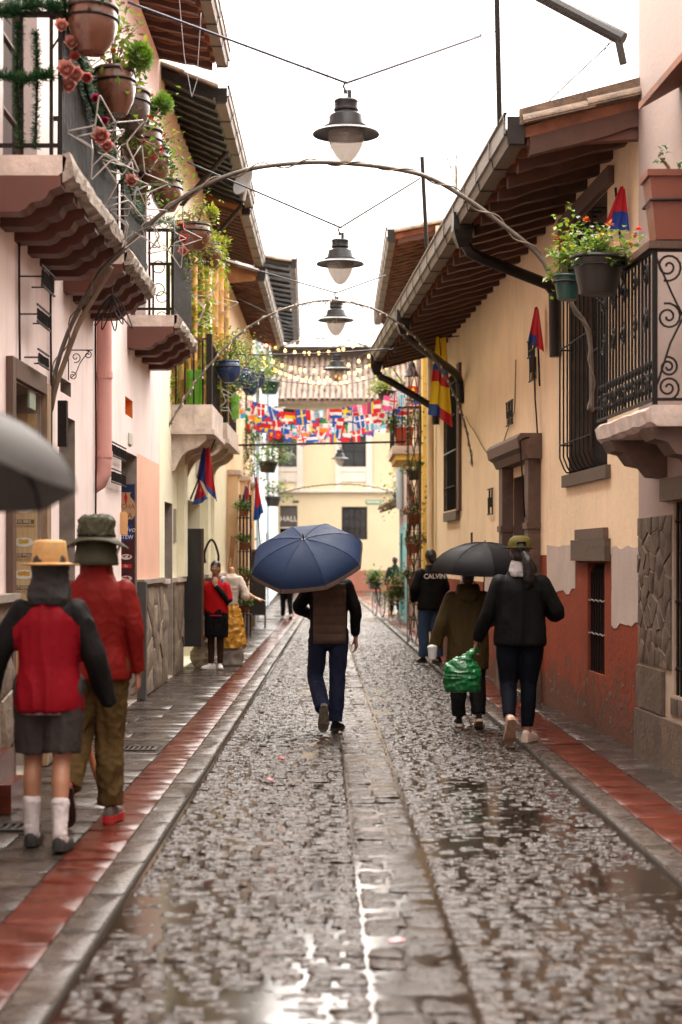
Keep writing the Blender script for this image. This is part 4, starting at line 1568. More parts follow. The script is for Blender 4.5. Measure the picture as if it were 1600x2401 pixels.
# iron balcony with scrolls
rb = random.Random(9)
def scroll_balcony():
    u0, u1, pj, zt = 11.55, 13.45, .46, 2.66
    slab = chipped_slab(FW, u0, u1, pj, zt - .14, zt, rb, 10).build('balcony', M_SLABW, hw)
    for ue in (u0 + .25, u1 - .35):
        mb = MB()
        prof = [(-.03, 0), (pj - .02, 0), (pj - .06, -.08), (pj - .14, -.10), (pj - .2, -.18), (pj - .3, -.20), (pj - .36, -.27), (-.03, -.28)]
        mb.prism([FW.p(ue - .16, v, zt - .142 + z) for v, z in prof], FW.t * .32)
        mb.build('corbel', M_DSTONE, slab)
    z0, z1 = zt, zt + 1.06
    vv = pj - .03
    mb = MB()
    FW.box(mb, u0 + .0, u1, vv - .04, vv + .04, z1, z1 + .05)
    FW.box(mb, u0 - .0, u0 + .08, .0, vv - .042, z1, z1 + .05)
    mb.build('handrail', M_WOODF, slab)
    mb = MB()
    for z in (z0 + .03, z1 - .02):
        FW.box(mb, u0 + .02, u1 - .02, vv - .012, vv + .012, z, z + .02)
        FW.box(mb, u0 + .02, u0 + .044, .0, vv - .014, z, z + .02)
    mb.build('rail', M_IRON, slab)
    bars(FW, slab, u0 + .04, u1 - .04, vv, z0 + .05, z1 - .021, .105, .016, M_IRON)
    n = 17
    for i in range(n):          # twisted foot ornaments
        u = u0 + .09 + (u1 - u0 - .18) * i / (n - 1)
        mb = MB()
        for zc in (.12, .2, .28):
            mb.ball(FW.p(u, vv, z0 + zc), (.018, .018, .03), 6, 4)
        mb.build('bar_ornament', M_IRON, slab)
    for i in range(5):
        u = u0 + .25 + (u1 - u0 - .5) * i / 4
        for zc, fl in ((z1 - .14, 1), (z0 + .60, -1), (z0 + .16, 1)):
            mb = MB()
            scroll(mb, basis(FW.p(u, vv + .006, zc), FW.t, FW.n, (0, 0, 1)), 1.0, 1.7, .012, .09, .008, 5, 22, fl)
            mb.build('scroll', M_IRON, slab)
    # the end panel faces down the street: posts and paired scrolls
    for v in (vv - .01, .02):
        mb = MB()
        FW.box(mb, u0 + .02, u0 + .05, v - .016, v + .016, z0, z1)
        mb.build('post', M_IRON, slab)
    vc = vv / 2
    mb = MB()
    mb.tube([FW.p(u0 + .03, vc, z0 + .04), FW.p(u0 + .03, vc, z1 - .02)], .009, 6)
    mb.build('bar', M_IRON, slab)
    for s_ in (-1, 1):
        for zc, rr, fl in ((z1 - .12, .10, s_), (z0 + .60, .095, -s_), (z0 + .12, .085, s_), (z0 + .26, .07, -s_)):
            mb = MB()
            M = basis(FW.p(u0 + .03, vc + s_ * .115, zc), FW.n * 1.0, FW.t, (0, 0, 1))
            scroll(mb, M, 1.0, 1.8, .012, rr, .008, 6, 26, fl)
            mb.build('scroll', M_IRON, slab)
        mb = MB()
        mb.tube([FW.p(u0 + .03, vc + s_ * .01, z0 + .60), FW.p(u0 + .03, vc + s_ * .10, z0 + .42), FW.p(u0 + .03, vc + s_ * .19, z0 + .14)], .008, 5)
        mb.tube([FW.p(u0 + .03, vc + s_ * .01, z0 + .60), FW.p(u0 + .03, vc + s_ * .09, z0 + .76), FW.p(u0 + .03, vc + s_ * .2, z1 - .05)], .008, 5)
        mb.build('curved_bar', M_IRON, slab)
    for zc in (z0 + .60, z0 + .2, z1 - .24):
        mb = MB()
        mb.ball(FW.p(u0 + .03, vc, zc), .022, 8, 6)
        mb.build('bar_ornament', M_IRON, slab)
scroll_balcony()
# steel beam and pole over the roofs
mb = MB()
mb.tube([at(1265, -12, 13.5), at(1462, 92, 13.2)], .055, 10)
mb.tube([at(1450, 92, 13.2), at(1462, 150, 13.2)], .03, 6)
tag(mb.build('steel_beam', pm('dark_steel', (.03, .027, .025), rough=.4)), 'dark steel tube jutting from the warm white house wall', 'beam')

# ---------------------------------------------------------------- second yellow house down the street
h2 = house('ochre_house', 'yellow house with dark vine posts and a small flowered balcony', (1.7, 35, 0))
F2 = Front(1.70, -.0018, -1)
mb = MB()
F2.wall(mb, 29.6, 40.0, 0, 7.4, .45, [(31.0, 32.0, 4.1, 6.0, 1), (33.2, 34.2, .05, 2.4, 1), (36.0, 37.0, 3.6, 5.6, 1), (37.6, 38.6, .05, 2.4, 1)], [(29.6, 40, 0, .95, 2)])
mb.build('wall', [M_ENDY, M_STONE, M_WHITEP], h2)
mb = MB()
F2.box(mb, 29.7, 39.9, -4.5, -.47, 0, 7.2)
mb.build('inner_room', M_DARK, h2)
window(F2, h2, 31.0, 32.0, -.1, 4.1, 6.0, 3, 2)
window(F2, h2, 36.0, 37.0, -.1, 3.6, 5.6, 3, 2)
plank_door(F2, h2, 33.2, 34.2, -.2, .05, 2.4, M_WOODF)
plank_door(F2, h2, 37.6, 38.6, -.2, .05, 2.4, M_WOODF)
M_GOLD = pm('strong_yellow_paint', (.72, .47, .10), rough=.7, var=.1)
for (u0, u1, mt) in ((30.2, 30.7, M_GOLD), (34.8, 35.2, M_WARMW), (39.2, 39.9, M_WARMW), (32.4, 32.8, M_GOLD)):
    mb = MB()
    F2.box(mb, u0, u1, .002, .09, .04, 7.0)
    mb.build('pilaster', mt, h2)
eave(F2, h2, 29.75, 40.2, 7.35, .72, .22, (M_CLAY, M_BEAMD), raf=.35, raf_h=.09, raf_w=.08, gut_h=.2, scallop=True, back=3.0)
# small balcony
mb = MB()
F2.box(mb, 33.8, 36.6, -.05, .62, 3.70, 3.86)
sb = mb.build('balcony', M_SLABW, h2)
mb = MB()
F2.box(mb, 33.85, 36.55, -.05, .55, 3.58, 3.698)
mb.build('moulding', M_GOLD, sb)
bars(F2, sb, 33.9, 36.5, .58, 3.862, 4.6, .14, .02, M_IRON)
me = MB().box((-.011, -.011, 0), (.011, .011, .73)).mesh('bar', M_IRON)
for i in range(5):
    inst('bar', me, sb, F2.p(33.88, .05 + .5 * i / 4, 3.862))
mb = MB()
F2.box(mb, 33.85, 36.55, .56, .60, 4.60, 4.64)
F2.box(mb, 33.85, 33.9, .0, .558, 4.60, 4.64)
mb.build('handrail', M_IRON, sb)
# iron frame beside the yellow pilaster
mb = MB()
for v in (.20, .44):
    F2.box(mb, 31.0, 31.02, v - .008, v + .008, .05, 4.6)
fr0 = mb.build('iron_lattice', M_IRON, h2)
for i in range(8):
    mb = MB()
    F2.box(mb, 31.003, 31.017, .209, .431, .5 + i * .55, .512 + i * .55)
    mb.build('lattice_rung', M_IRON, fr0)
for u in (29.56, 29.75):
    mb = MB()
    mb.tube([F2.p(u, .10, .05), F2.p(u, .10, 7.0)], .05, 8)
    mb.build('downpipe', M_ENDY if u > 29.6 else M_CREAM, h2, smooth='auto')

# ---------------------------------------------------------------- teal house
h3 = house('teal_house', 'small white house with a teal gate and tiled porch', (1.62, 43, 0))
F3 = Front(1.62, 0, -1)
mb = MB()
F3.wall(mb, 40.1, 47.5, 0, 5.6, .45, [(45.0, 46.6, .05, 2.3, 1)], [(40.1, 47.5, 0, 2.5, 1)])
mb.build('wall', [M_WARMW, M_TEAL], h3)
plank_door(F3, h3, 45.0, 46.6, -.1, .05, 2.3, M_TEAL)
mb = MB()
mb.tube([F3.p(44.2, .1, 2.9), F3.p(44.2, .1, 5.4)], .09, 8)
mb.build('downpipe', M_BPIPE, h3, smooth='auto')
mb = MB()
mb.prism([F3.p(44.4, -.1, 3.25), F3.p(44.4, .55, 2.95), F3.p(44.4, .55, 2.88), F3.p(44.4, -.1, 3.1)], (0, 3.0, 0))
ph = mb.build('porch_roof', M_CLAYM, h3)
for i in range(9):
    mb = MB()
    y_ = 44.5 + i * .34
    r0 = [F3.p(y_ + .13 * cos(a), .60, 2.96 + .07 * sin(a)) for a in [pi * q / 5 for q in range(6)]]
    r1 = [F3.p(y_ + .11 * cos(a), -.05, 3.26 + .06 * sin(a)) for a in [pi * q / 5 for q in range(6)]]
    mb.loft([r0, r1], close=False)
    mb.build('porch_tile', M_CLAYM, ph, smooth='auto')

# ---------------------------------------------------------------- end house closing the street
he = house('butter_house', 'butter yellow two storey house closing the end of the street', (0, 83, 0))
class Facing:
    """a front that faces back down the street: u = x, v = towards the viewer"""
    def __init__(s, y): s.y = y; s.side = 1; s.n = Vector((0, -1, 0)); s.t = Vector((1, 0, 0))
    def p(s, u, v, z): return Vector((u, s.y - v, z))
Facing.box = Front.box
Facing.wall = Front.wall
FE = Facing(83)
eh = [(-3.05, -2.15, 5.35, 8.3, 0), (.02, 1.22, 5.35, 8.3, 0), (-2.98, -2.12, .05, 4.2, 0), (.03, 1.28, 2.55, 4.15, 0)]
mb = MB()
FE.wall(mb, -9, 9, 0, 9.25, .5, eh, [(-9, 9, 0, 1.05, 1)])
mb.build('wall', [M_ENDY, M_ENDR], he)
mb = MB()
mb.box((-9, 83.6, 0), (9, 92, 9.2))
mb.build('inner_room', M_DARK, he)
mb = MB()
FE.box(mb, -9, 9, .003, .18, 4.85, 4.98)
mb.build('string_course', pm('cream_white_trim', (.66, .58, .50), rough=.7, var=.08), he)
M_TRIM = MATS['cream_white_trim']
for (a, b) in ((-3.05, -2.15), (.02, 1.22)):
    window(FE, he, a, b, -.12, 6.1, 8.3, 3, 2, M_GUTD, fw=.05)
    for (c, d, e, f) in ((a - .3, a - .002, 4.985, 8.6), (b + .002, b + .3, 4.985, 8.6), (a, b, 8.302, 8.6)):
        mb = MB()
        FE.box(mb, c, d, .003, .08, e, f)
        mb.build('window_surround', M_TRIM, he)
    for k in range(3):
        mb = MB()
        FE.box(mb, a + .003, b - .003, -.06, .04 - .02 * (k % 2), 5.36 + k * .245, 5.60 + k * .245)
        mb.build('apron_board', M_TRIM, he)
window(FE, he, .03, 1.28, -.1, 2.55, 4.15, 3, 4, M_GUTD, fw=.05)
plank_door(FE, he, -2.98, -2.12, -.5, .05, 3.1, M_DARK)
mb = MB()
FE.box(mb, -2.97, -2.13, -.12, -.08, 3.2, 4.15)
sgn = mb.build('sign_board', pm('sign_brown', (.08, .065, .055), rough=.5), he)
mb = MB().merge(text_mb('HALL', .36, .0), basis(FE.p(-2.55, -.075, 3.55), (1.0, 0, 0), (0, 0, 1), (0, -1, 0)))
mb.build('lettering', pm('sign_white', (.75, .7, .62), rough=.6, var=.05), sgn)
mb = MB()
FE.box(mb, -2.96, -2.14, -.12, -.04, 3.1, 3.16)
mb.build('shelf', M_TRIM, he)
mb = MB()
FE.box(mb, 1.2, 1.98, .003, .03, 4.28, 4.47)
g_s = mb.build('street_sign', pm('sign_green', (.13, .30, .20), rough=.5, var=.08), he)
mb = MB()
for i in range(7):
    mb.box((1.28 + i * .09, 82.966, 4.34), (1.34 + i * .09, 82.969, 4.41))
mb.build('sign_letters', MATS['sign_white'], g_s)
mb = MB()
FE.box(mb, -2.35, -2.05, .003, .03, 4.35, 4.44)
mb.build('house_number', M_DARK, he)
# tiled roof, each tile a piece
rise = 2.35 / 3.4
mb = MB()
mb.hexa([(-9, 82.4, 9.1), (9, 82.4, 9.1), (9, 86.2, 11.5), (-9, 86.2, 11.5), (-9, 82.4, 9.25), (9, 82.4, 9.25), (9, 86.2, 11.65), (-9, 86.2, 11.65)])
er = mb.build('roof', M_CLAYM, he)
mb = MB()
L = .62
r0 = [Vector((.125 * cos(a), 0, .085 * sin(a))) for a in [pi * q / 6 for q in range(7)]]
r1 = [Vector((.10 * cos(a), L, .07 * sin(a))) for a in [pi * q / 6 for q in range(7)]]
mb.loft([r0, r1], close=False)
mb.loft([r0, [p * .8 for p in r0]], close=False)
M_RT = pm('grey_clay_tile', (.145, .098, .072), rough=.75, var=.5, vs_=3, bump=.5, bs=14, bdist=.02, rand=.35)
tme = mb.mesh('roof_tile', M_RT, 'auto')
ang = atan2(2.4, 3.8)
rt = random.Random(4)
for r in range(9):
    for c in range(30):
        s_ = r * .5 + rt.uniform(-.02, .02)
        inst('roof_tile', tme, er, (-3.9 + c * .27 + rt.uniform(-.015, .015), 82.36 + s_ * cos(ang), 9.28 + s_ * sin(ang) + .02), (ang + .03, 0, rt.uniform(-.04, .04)))
mb = MB()
mb.box((-9, 86.25, 11.0), (9, 86.6, 12.35))
mb.build('attic_wall', pm('attic_brown', (.10, .065, .045), rough=.8, var=.3), he)
mb = MB()
mb.hexa([(-9, 85.6, 12.36), (9, 85.6, 12.36), (9, 92, 13.5), (-9, 92, 13.5), (-9, 85.6, 12.42), (9, 85.6, 12.42), (9, 92, 13.56), (-9, 92, 13.56)])
mb.build('pale_roof_sheet', pm('pale_sheet', (.55, .53, .52), rough=.4, var=.06), he)
# ---------------------------------------------------------------- street lamps on span wires
M_LAMP = pm('lamp_grey_iron', (.035, .035, .037), rough=.38, var=.25, vs_=14, bump=.1, metal=.3)
M_BULB = glass_mat('lamp_glass', (.80, .77, .74), .05, .22)
M_WIRE = pm('black_cable', (.012, .012, .016), rough=.5, var=.2, bump=.05)
def lamp_proto():
    t = thing('street_lamp', 'x', 'lamp', group='pendant lamps hung over the street')
    mb = MB()
    mb.lathe([(.0, .235), (.085, .235), (.09, .225), (.085, .215), (.085, .175), (.092, .17), (.092, .158), (.078, .150), (.078, .142), (.095, .136), (.12, .122), (.135, .045), (.165, .038), (.168, .018), (.19, .012), (.235, -.004), (.25, -.016), (.25, -.024), (.235, -.02), (.14, -.002), (.0, -.002)], 32)
    mb.build('hood', M_LAMP, t, smooth='auto')
    mb = MB()
    mb.lathe([(.138, -.004), (.137, -.04), (.128, -.085), (.108, -.135), (.078, -.185), (.045, -.222), (.0, -.24), (.0, -.235), (.042, -.217), (.074, -.181), (.104, -.132), (.124, -.083), (.133, -.04), (.134, -.004)], 28, cap=False)
    mb.build('glass_globe', M_BULB, t, smooth=True)
    mb = MB()
    mb.lathe([(.0, -.06), (.018, -.058), (.022, -.03), (.022, -.004)], 10)
    mb.build('bulb', pm('unlit_bulb', (.7, .68, .62), rough=.3, var=.05), t, smooth=True)
    mb = MB()
    mb.box((.010, -.014, .236), (.040, .014, .31)).box((-.02, -.008, .285), (.009, .008, .31))
    mb.build('hanger', M_LAMP, t)
    mb = MB()
    mb.tube([(0, 0, .30), (-.02, 0, .34), (-.005, 0, .375), (.015, 0, .36)], .009, 5)
    mb.build('hook', M_LAMP, t)
    return t
lp = lamp_proto()
lamps = [(812, 309, 12.74, 'pendant street lamp on the blue wire tied to the tall roof pole'), (798, 615, 17.9, 'pendant lamp between the big pipe arch and the beaded arch'),
         (788, 748, 23.8, 'pendant lamp just above the beaded wire arch'), (790, 864, 29.9, 'pendant lamp hanging in front of the tiled end roof'),
         (797, 1074, 48.8, 'pendant lamp below the bunting beside the end house window'), (678, 1066, 66.0, 'pendant lamp before the window over the hall sign')]
LP = []
for i, (px, py, d, lab) in enumerate(lamps):
    o = lp if i == 0 else copy_tree(lp)
    o.location = at(px, py, d)
    o['label'] = lab
    LP.append(at(px, py, d))
def cable(name, label, pts, r, mat=M_WIRE, sag=0.0, cat='wire', seg=5, group=None):
    P = []
    for i in range(len(pts) - 1):
        a, b = Vector(pts[i]), Vector(pts[i + 1])
        n = 10
        for k in range(n):
            t = k / n
            p = a.lerp(b, t)
            p.z -= sag * 4 * t * (1 - t)
            P.append(p)
    P.append(Vector(pts[-1]))
    o = MB().tube(P, r, seg).build(name, mat, smooth=True)
    return tag(o, label, cat, group)
top = [p + Vector((0, 0, .365)) for p in LP]
cable('span_wire', 'dark blue span wire tied to the tall roof pole', [at(300, 5, 12.0), top[0], at(1128, 84, 14.1)], .010, pm('blue_cable', (.012, .012, .04), rough=.4))
cable('span_wire', 'span wire of the lamp between the two arches', [at(440, 380, 17.5), top[1], at(985, 418, 18.6)], .010)
cable('span_wire', 'thin span wire of the lamp over the beaded arch', [at(520, 610, 24), top[2], at(905, 645, 24.5)], .010)
cable('span_wire', 'span wire of the lamp before the tiled end roof', [at(560, 700, 30), top[3], at(900, 742, 30)], .006)
cable('span_wire', 'span wire of the lamp below the bunting', [at(600, 935, 48), top[4], at(960, 950, 48)], .008)
cable('span_wire', 'span wire of the lamp by the hall sign', [FB.p(66, .0, 6.6), top[5], at(960, 905, 66)], .008)
cable('power_wire', 'thin hanging wire running down the street from lamp to lamp', [at(768, 172, 12.6), at(785, 535, 17.8), at(786, 690, 23.6)], .003)
cable('loose_wire', 'thin wire slanting from above onto the blue span wire', [at(650, 40, 12), at(700, 140, 12.3), at(740, 170, 12.5)], .003)
cable('power_wire', 'sagging black cable across the street below the string bulbs', [FL.p(26, .05, 4.75), at(905, 818, 26.0), FR.p(26, .95, 4.9)], .011, sag=.05)
cable('power_wire', 'thin sagging wire across the street before the end roof', [FL.p(26.5, .1, 4.65), at(760, 903, 28.5), FR.p(28.8, .9, 4.75)], .006, sag=.06)
cable('tension_rod', 'straight dark rod spanning the street below the bunting', [at(555, 1044, 33), at(950, 1036, 34)], .022, M_IRONB)
cable('loose_wire', 'thin wire loop dangling from the pink house eave', [at(420, -10, 15), at(432, 130, 15), at(450, 228, 15.0), at(462, 190, 15), at(472, 30, 15.0)], .004, pm('grey_cord', (.25, .25, .27), rough=.5))
cable('loose_wire', 'thin wire dropping from the sky to the cream roof', [at(1278, -10, 15.5), at(1282, 120, 15.5), at(1312, 228, 15.5)], .004)
cable('loose_wire', 'black wire from the steel tube down to the gutter corner', [at(1438, 95, 13.4), at(1300, 225, 14.0), at(1205, 322, 13.9)], .005)
cable('loose_wire', 'short looping wire under the steel tube end', [at(1432, 92, 13.4), at(1412, 130, 13.6), at(1395, 196, 14.2)], .004)
# poles on the roof edge
for (x0, y0, x1, y1, d, r, lab) in ((1165, -20, 1172, 292, 14.1, .022, 'tall thin black pole standing at the gutter corner'), (990, 368, 1001, 580, 20.6, .024, 'short rusty pole leaning over the cream roof gutter')):
    m = MB().tube([at(x1, y1, d), at(x0, y0, d)], r, 8)
    t = m.build('roof_pole', M_IRONB, smooth='auto')
    tag(t, lab, 'pole')
tb = thing('turnbuckle', 'small steel turnbuckle tying the blue wire to the pole', 'turnbuckle', at(1145, 78, 14.1))
MB().tube([(-.12, 0, -.03), (-.07, 0, -.017)], .004, 5).build('eye_bolt', M_IRON, tb)
MB().tube([(-.07, 0, -.010), (0, 0, .007), (0, 0, -.005), (-.07, 0, -.022)], .004, 5, closed=True).build('body', M_IRON, tb)
MB().tube([(0, 0, .0), (.07, 0, .018)], .004, 5).build('eye_bolt', M_IRON, tb)

# ---------------------------------------------------------------- arches over the street
M_PIPE = pm('wet_grey_pipe', (.14, .12, .10), rough=.35, var=.3, vs_=8, bump=.25, metal=.3)
M_BARK = pm('tan_bark_wrap', (.20, .14, .09), rough=.7, var=.4, vs_=9, bump=.6, bs=30)
def smooth_path(pts, n=8):
    P = []
    q = [Vector(p) for p in pts]
    for i in range(len(q) - 1):
        p0, p1, p2, p3 = q[max(0, i - 1)], q[i], q[i + 1], q[min(len(q) - 1, i + 2)]
        for k in range(n):
            t = k / n
            P.append(.5 * ((2 * p1) + (p2 - p0) * t + (2 * p0 - 5 * p1 + 4 * p2 - p3) * t * t + (3 * p1 - p0 - 3 * p2 + p3) * t ** 3))
    P.append(q[-1])
    return P
def arch(pts, d0, d1, r, label, mat, wrap, beads=0, wrap_from=.0):
    n = len(pts)
    path = smooth_path([at(x, y, d0 + (d1 - d0) * i / (n - 1)) for i, (x, y) in enumerate(pts)])
    t = thing('street_arch', label, 'arch', path[0], world=True)
    MB().tube(path, r, 8).build('pipe', mat, t, smooth=True)
    L = 0
    W = []
    rr = random.Random(3)
    for i in range(len(path) - 1):
        a, b = path[i], path[i + 1]
        tan = (b - a).normalized()
        side = tan.cross(Vector((0, 1, 0))).normalized()
        fw = Vector((0, 1, 0))
        for k in range(4):
            p = a.lerp(b, k / 4)
            L += (b - a).length / 4
            W.append(p + (side * cos(L * wrap) + fw * sin(L * wrap)) * (r + .008) * (1.0 + .25 * sin(L * 3)))
    s_ = int(len(W) * wrap_from)
    MB().tube(W[s_:], .006, 5).build('fairy_light_cord', M_CABLE, t, smooth=True)
    if beads:
        for i in range(0, len(W), beads):
            m = MB()
            m.ball(W[i] + Vector((0, 0, -.018)), (.012, .012, .022), 6, 5)
            m.build('light_bead', pm('clear_bead', (.55, .5, .45), rough=.15, var=.1, bump=0), t, smooth=True)
    return t
arch([(120, 965), (124, 900), (160, 780), (228, 650), (300, 575), (380, 500), (470, 440), (580, 398), (700, 382), (800, 382), (920, 395), (1010, 418), (1100, 470), (1180, 528), (1250, 585), (1300, 650), (1345, 720), (1382, 790), (1388, 965)], 13.4, 13.5, .018,
     'big bent pipe arch wrapped in cord, from pink wall to iron balcony', M_PIPE, 16)
arch([(392, 1005), (430, 940), (480, 870), (560, 785), (640, 735), (720, 710), (790, 705), (870, 722), (940, 762), (1010, 830), (1060, 912), (1088, 985), (1104, 1060), (1108, 1090)], 22.6, 24.3, .014,
     'beaded wire arch between the yellow house balcony and cream house', M_PIPE, 24, 6)
arch([(612, 838), (660, 812), (720, 796), (790, 794), (850, 808), (910, 850), (965, 935), (985, 1000)], 36, 36, .015, 'thin wire arch in front of the string bulbs', M_PIPE, 24, 9)
arch([(652, 1158), (720, 1142), (800, 1135), (880, 1142), (930, 1160), (962, 1190)], 47, 46, .016, 'thin wire arch low before the end house string course', M_PIPE, 24, 12)
# lower leg of the big arch, wrapped in bark
m = MB()
m.tube(smooth_path([at(262, 625, 13.3), at(225, 690, 13.35), at(185, 760, 13.35), at(155, 840, 13.38), at(132, 905, 13.38), at(120, 960, 13.4)]), .021, 7)
tag(m.build('wrapped_pole', M_BARK, smooth=True), 'bark wrapped leaning pole against the pink wall', 'pole')
m = MB()
m.box((-2.22, 13.36, 2.5), (-2.15, 13.44, 2.86))
tag(m.build('pole_socket', M_IRONB), 'dark iron socket bolted to the pink wall', 'bracket')

# ---------------------------------------------------------------- string lights
M_WARM = glow('warm_filament', (1.0, .46, .10), 1.5)
M_DEADB = pm('bulb_socket', (.02, .018, .016), rough=.5)
rl = random.Random(12)
sock = MB().lathe([(.0, .0), (.018, .0), (.02, -.05), (.012, -.06)], 8).mesh('socket', M_DEADB)
blb = MB().lathe([(.012, -.06), (.026, -.085), (.031, -.107), (.022, -.13), (.0, -.14)], 10).mesh('bulb', M_WARM, True)
for si, (a, b, sag, n, lab) in enumerate((((625, 800, 44), (900, 770, 42), .35, 14, 'topmost string of warm bulbs across the street'), ((620, 830, 44), (890, 812, 40), .4, 14, 'string of warm bulbs just above the end house ridge'),
                                 ((625, 848, 46), (905, 822, 44), .55, 17, 'low string of warm bulbs before the end roof tiles'), ((618, 842, 50), (930, 838, 50), .65, 18, 'lowest sagging string of warm bulbs before the roof tiles'),
                                 ((640, 862, 54), (880, 842, 52), .35, 14, 'string of warm bulbs closest to the end house'))):
    A, B = at(*a), at(*b)
    t = thing('light_string', lab, 'string lights', A, world=True, group='strings of warm bulbs')
    P = []
    for k in range(25):
        q = A.lerp(B, k / 24)
        q.z -= sag * 4 * (k / 24) * (1 - k / 24)
        P.append(q)
    MB().tube(P, .006, 4).build('cord', M_WIRE, t, smooth=True)
    for k in range(n):
        q = P[min(24, int((k + .5) / n * 25))]
        o = inst('socket', sock, t, q)
        o = inst('bulb', blb, t, q)
for (x, y, d) in ((697, 772, 40), (822, 765, 40), (878, 755, 38), (862, 798, 40)):
    pass

# ---------------------------------------------------------------- bunting of national flags
C = dict(r=(.62, .02, .03), w=(.78, .76, .74), b=(.02, .09, .42), y=(.82, .55, .02), g=(.02, .26, .09), k=(.02, .02, .02), o=(.80, .26, .04), l=(.10, .42, .72), m=(.42, .03, .10), p=(.78, .10, .30))
def vert(a, b, c):
    return lambda u, v: C[a] if u < .34 else (C[b] if u < .67 else C[c])
def horz(a, b, c):
    return lambda u, v: C[a] if v > .66 else (C[b] if v > .33 else C[c])
def nordic(bg_, cr, inner=None):
    def f(u, v):
        if inner and (abs(u - .38) < .055 or abs(v - .5) < .07):
            return C[inner]
        return C[cr] if abs(u - .38) < .10 or abs(v - .5) < .12 else C[bg_]
    return f
def jack(u, v):
    if abs(u - .5) < .06 or abs(v - .5) < .08: return C['r']
    if abs(u - .5) < .12 or abs(v - .5) < .15: return C['w']
    dd = min(abs(u - v), abs(u + v - 1))
    return C['r'] if dd < .05 else (C['w'] if dd < .14 else C['b'])
def stars_stripes(u, v):
    if u < .42 and v > .46: return C['b']
    return C['r'] if int(v * 9) % 2 == 0 else C['w']
def swiss(u, v):
    return C['w'] if (abs(u - .5) < .09 and abs(v - .5) < .3) or (abs(v - .5) < .1 and abs(u - .5) < .28) else C['r']
def czech(u, v):
    if u < .5 - abs(v - .5): return C['b']
    return C['w'] if v > .5 else C['r']
def disc(bg_, dc):
    return lambda u, v: C[dc] if (u - .5) ** 2 + ((v - .5) * .8) ** 2 < .06 else C[bg_]
def two(a, b):
    return lambda u, v: C[a] if v > .5 else C[b]
def quito(u, v):
    if v < .18: return C['b']
    if (u - .5) ** 2 + (v - .6) ** 2 < .03: return C['y']
    return C['r']
def col5(u, v):
    return C['y'] if v > .5 else (C['b'] if v > .25 else C['r'])
def greece(u, v):
    if u < .4 and v > .45: return C['w'] if abs(u - .2) < .06 or abs(v - .72) < .07 else C['l']
    return C['l'] if int(v * 9) % 2 == 0 else C['w']
DES = [vert('b', 'w', 'r'), vert('g', 'w', 'r'), horz('k', 'r', 'y'), nordic('b', 'y'), nordic('r', 'w'), nordic('w', 'b'), nordic('r', 'w', 'b'), jack, stars_stripes, swiss, czech, disc('w', 'r'), two('w', 'r'), quito, col5, greece, horz('r', 'w', 'b'),
       vert('g', 'w', 'o'), horz('l', 'w', 'l'), vert('r', 'w', 'r'), disc('b', 'w'), nordic('b', 'w'), two('l', 'w'), horz('b', 'w', 'b'), jack, horz('r', 'w', 'g'), vert('p', 'w', 'p'), stars_stripes, two('b', 'r'), czech, vert('l', 'w', 'l')]
M_FLAG = attr_mat('printed_flag_cloth', .75, .1, 60, .25)
def flag_mesh(des, w_, h_, rnd, nu=12, nv=9, vertical=False, wave=.035):
    mb = MB()
    ph, f1 = rnd.uniform(0, 6), rnd.uniform(4, 8)
    sw, tw = rnd.uniform(-.12, .12), rnd.uniform(-.4, .4)
    def fn(u, v):
        x, z = (u - .5) * w_, -(1 - v) * h_
        k = (1 - v)
        return (x * (1 - .12 * k) + sw * k * h_, wave * sin(u * f1 + ph + v * 2) * k + tw * x * k * 1.2, z * (1 - .03 * sin(u * 9 + ph)))
    mb.grid(fn, nu, nv)
    cols = []
    for j in range(nv):
        for i in range(nu):
            u, v = (i + .5) / nu, (j + .5) / nv
            cols.append(des(1 - v, u) if vertical else des(u, v))
    return mb.mesh('flag', M_FLAG, True, cols)
rf = random.Random(31)
rows = [((560, 930, 33.5), (968, 905, 32.5), .36, 22, .26), ((562, 945, 35), (985, 935, 34.5), .36, 20, .26), ((560, 962, 37), (960, 950, 37), .40, 19, .26), ((566, 985, 40), (930, 960, 40), .36, 18, .26), ((575, 968, 42.5), (930, 985, 42.5), .35, 13, .28), ((566, 955, 38.5), (950, 955, 38.5), .62, 15, .28)]
blabs = ['bunting string of flags nearest the blue pots', 'bunting string of flags tied above the small flowered balcony', 'middle bunting string of small national flags', 'bunting string of flags hanging lowest over the street', 'bunting string of flags closest to the end house', 'deeply sagging bunting string behind the middle one']
for (a, b, sag, n, sz), lab in zip(rows, blabs):
    A, B = at(*a), at(*b)
    t = thing('flag_bunting', lab, 'bunting', A, world=True, group='strings of flag bunting across the street')
    P = []
    for k in range(31):
        q = A.lerp(B, k / 30)
        q.z -= sag * 4 * (k / 30) * (1 - k / 30)
        P.append(q)
    MB().tube(P, .004, 4).build('cord', M_WIRE, t, smooth=True)
    for k in range(n):
        q = P[min(30, int((k + .5) / n * 31))]
        vert_ = rf.random() < .45
        s_ = sz * rf.uniform(.85, 1.15)
        me = flag_mesh(rf.choice(DES), s_ * (.68 if vert_ else 1.0), s_ * (1.0 if vert_ else .68), rf, vertical=vert_, wave=.03)
        inst('flag', me, t, q, (rf.uniform(-.25, .25), rf.uniform(-.22, .22), rf.uniform(-.6, .6)))

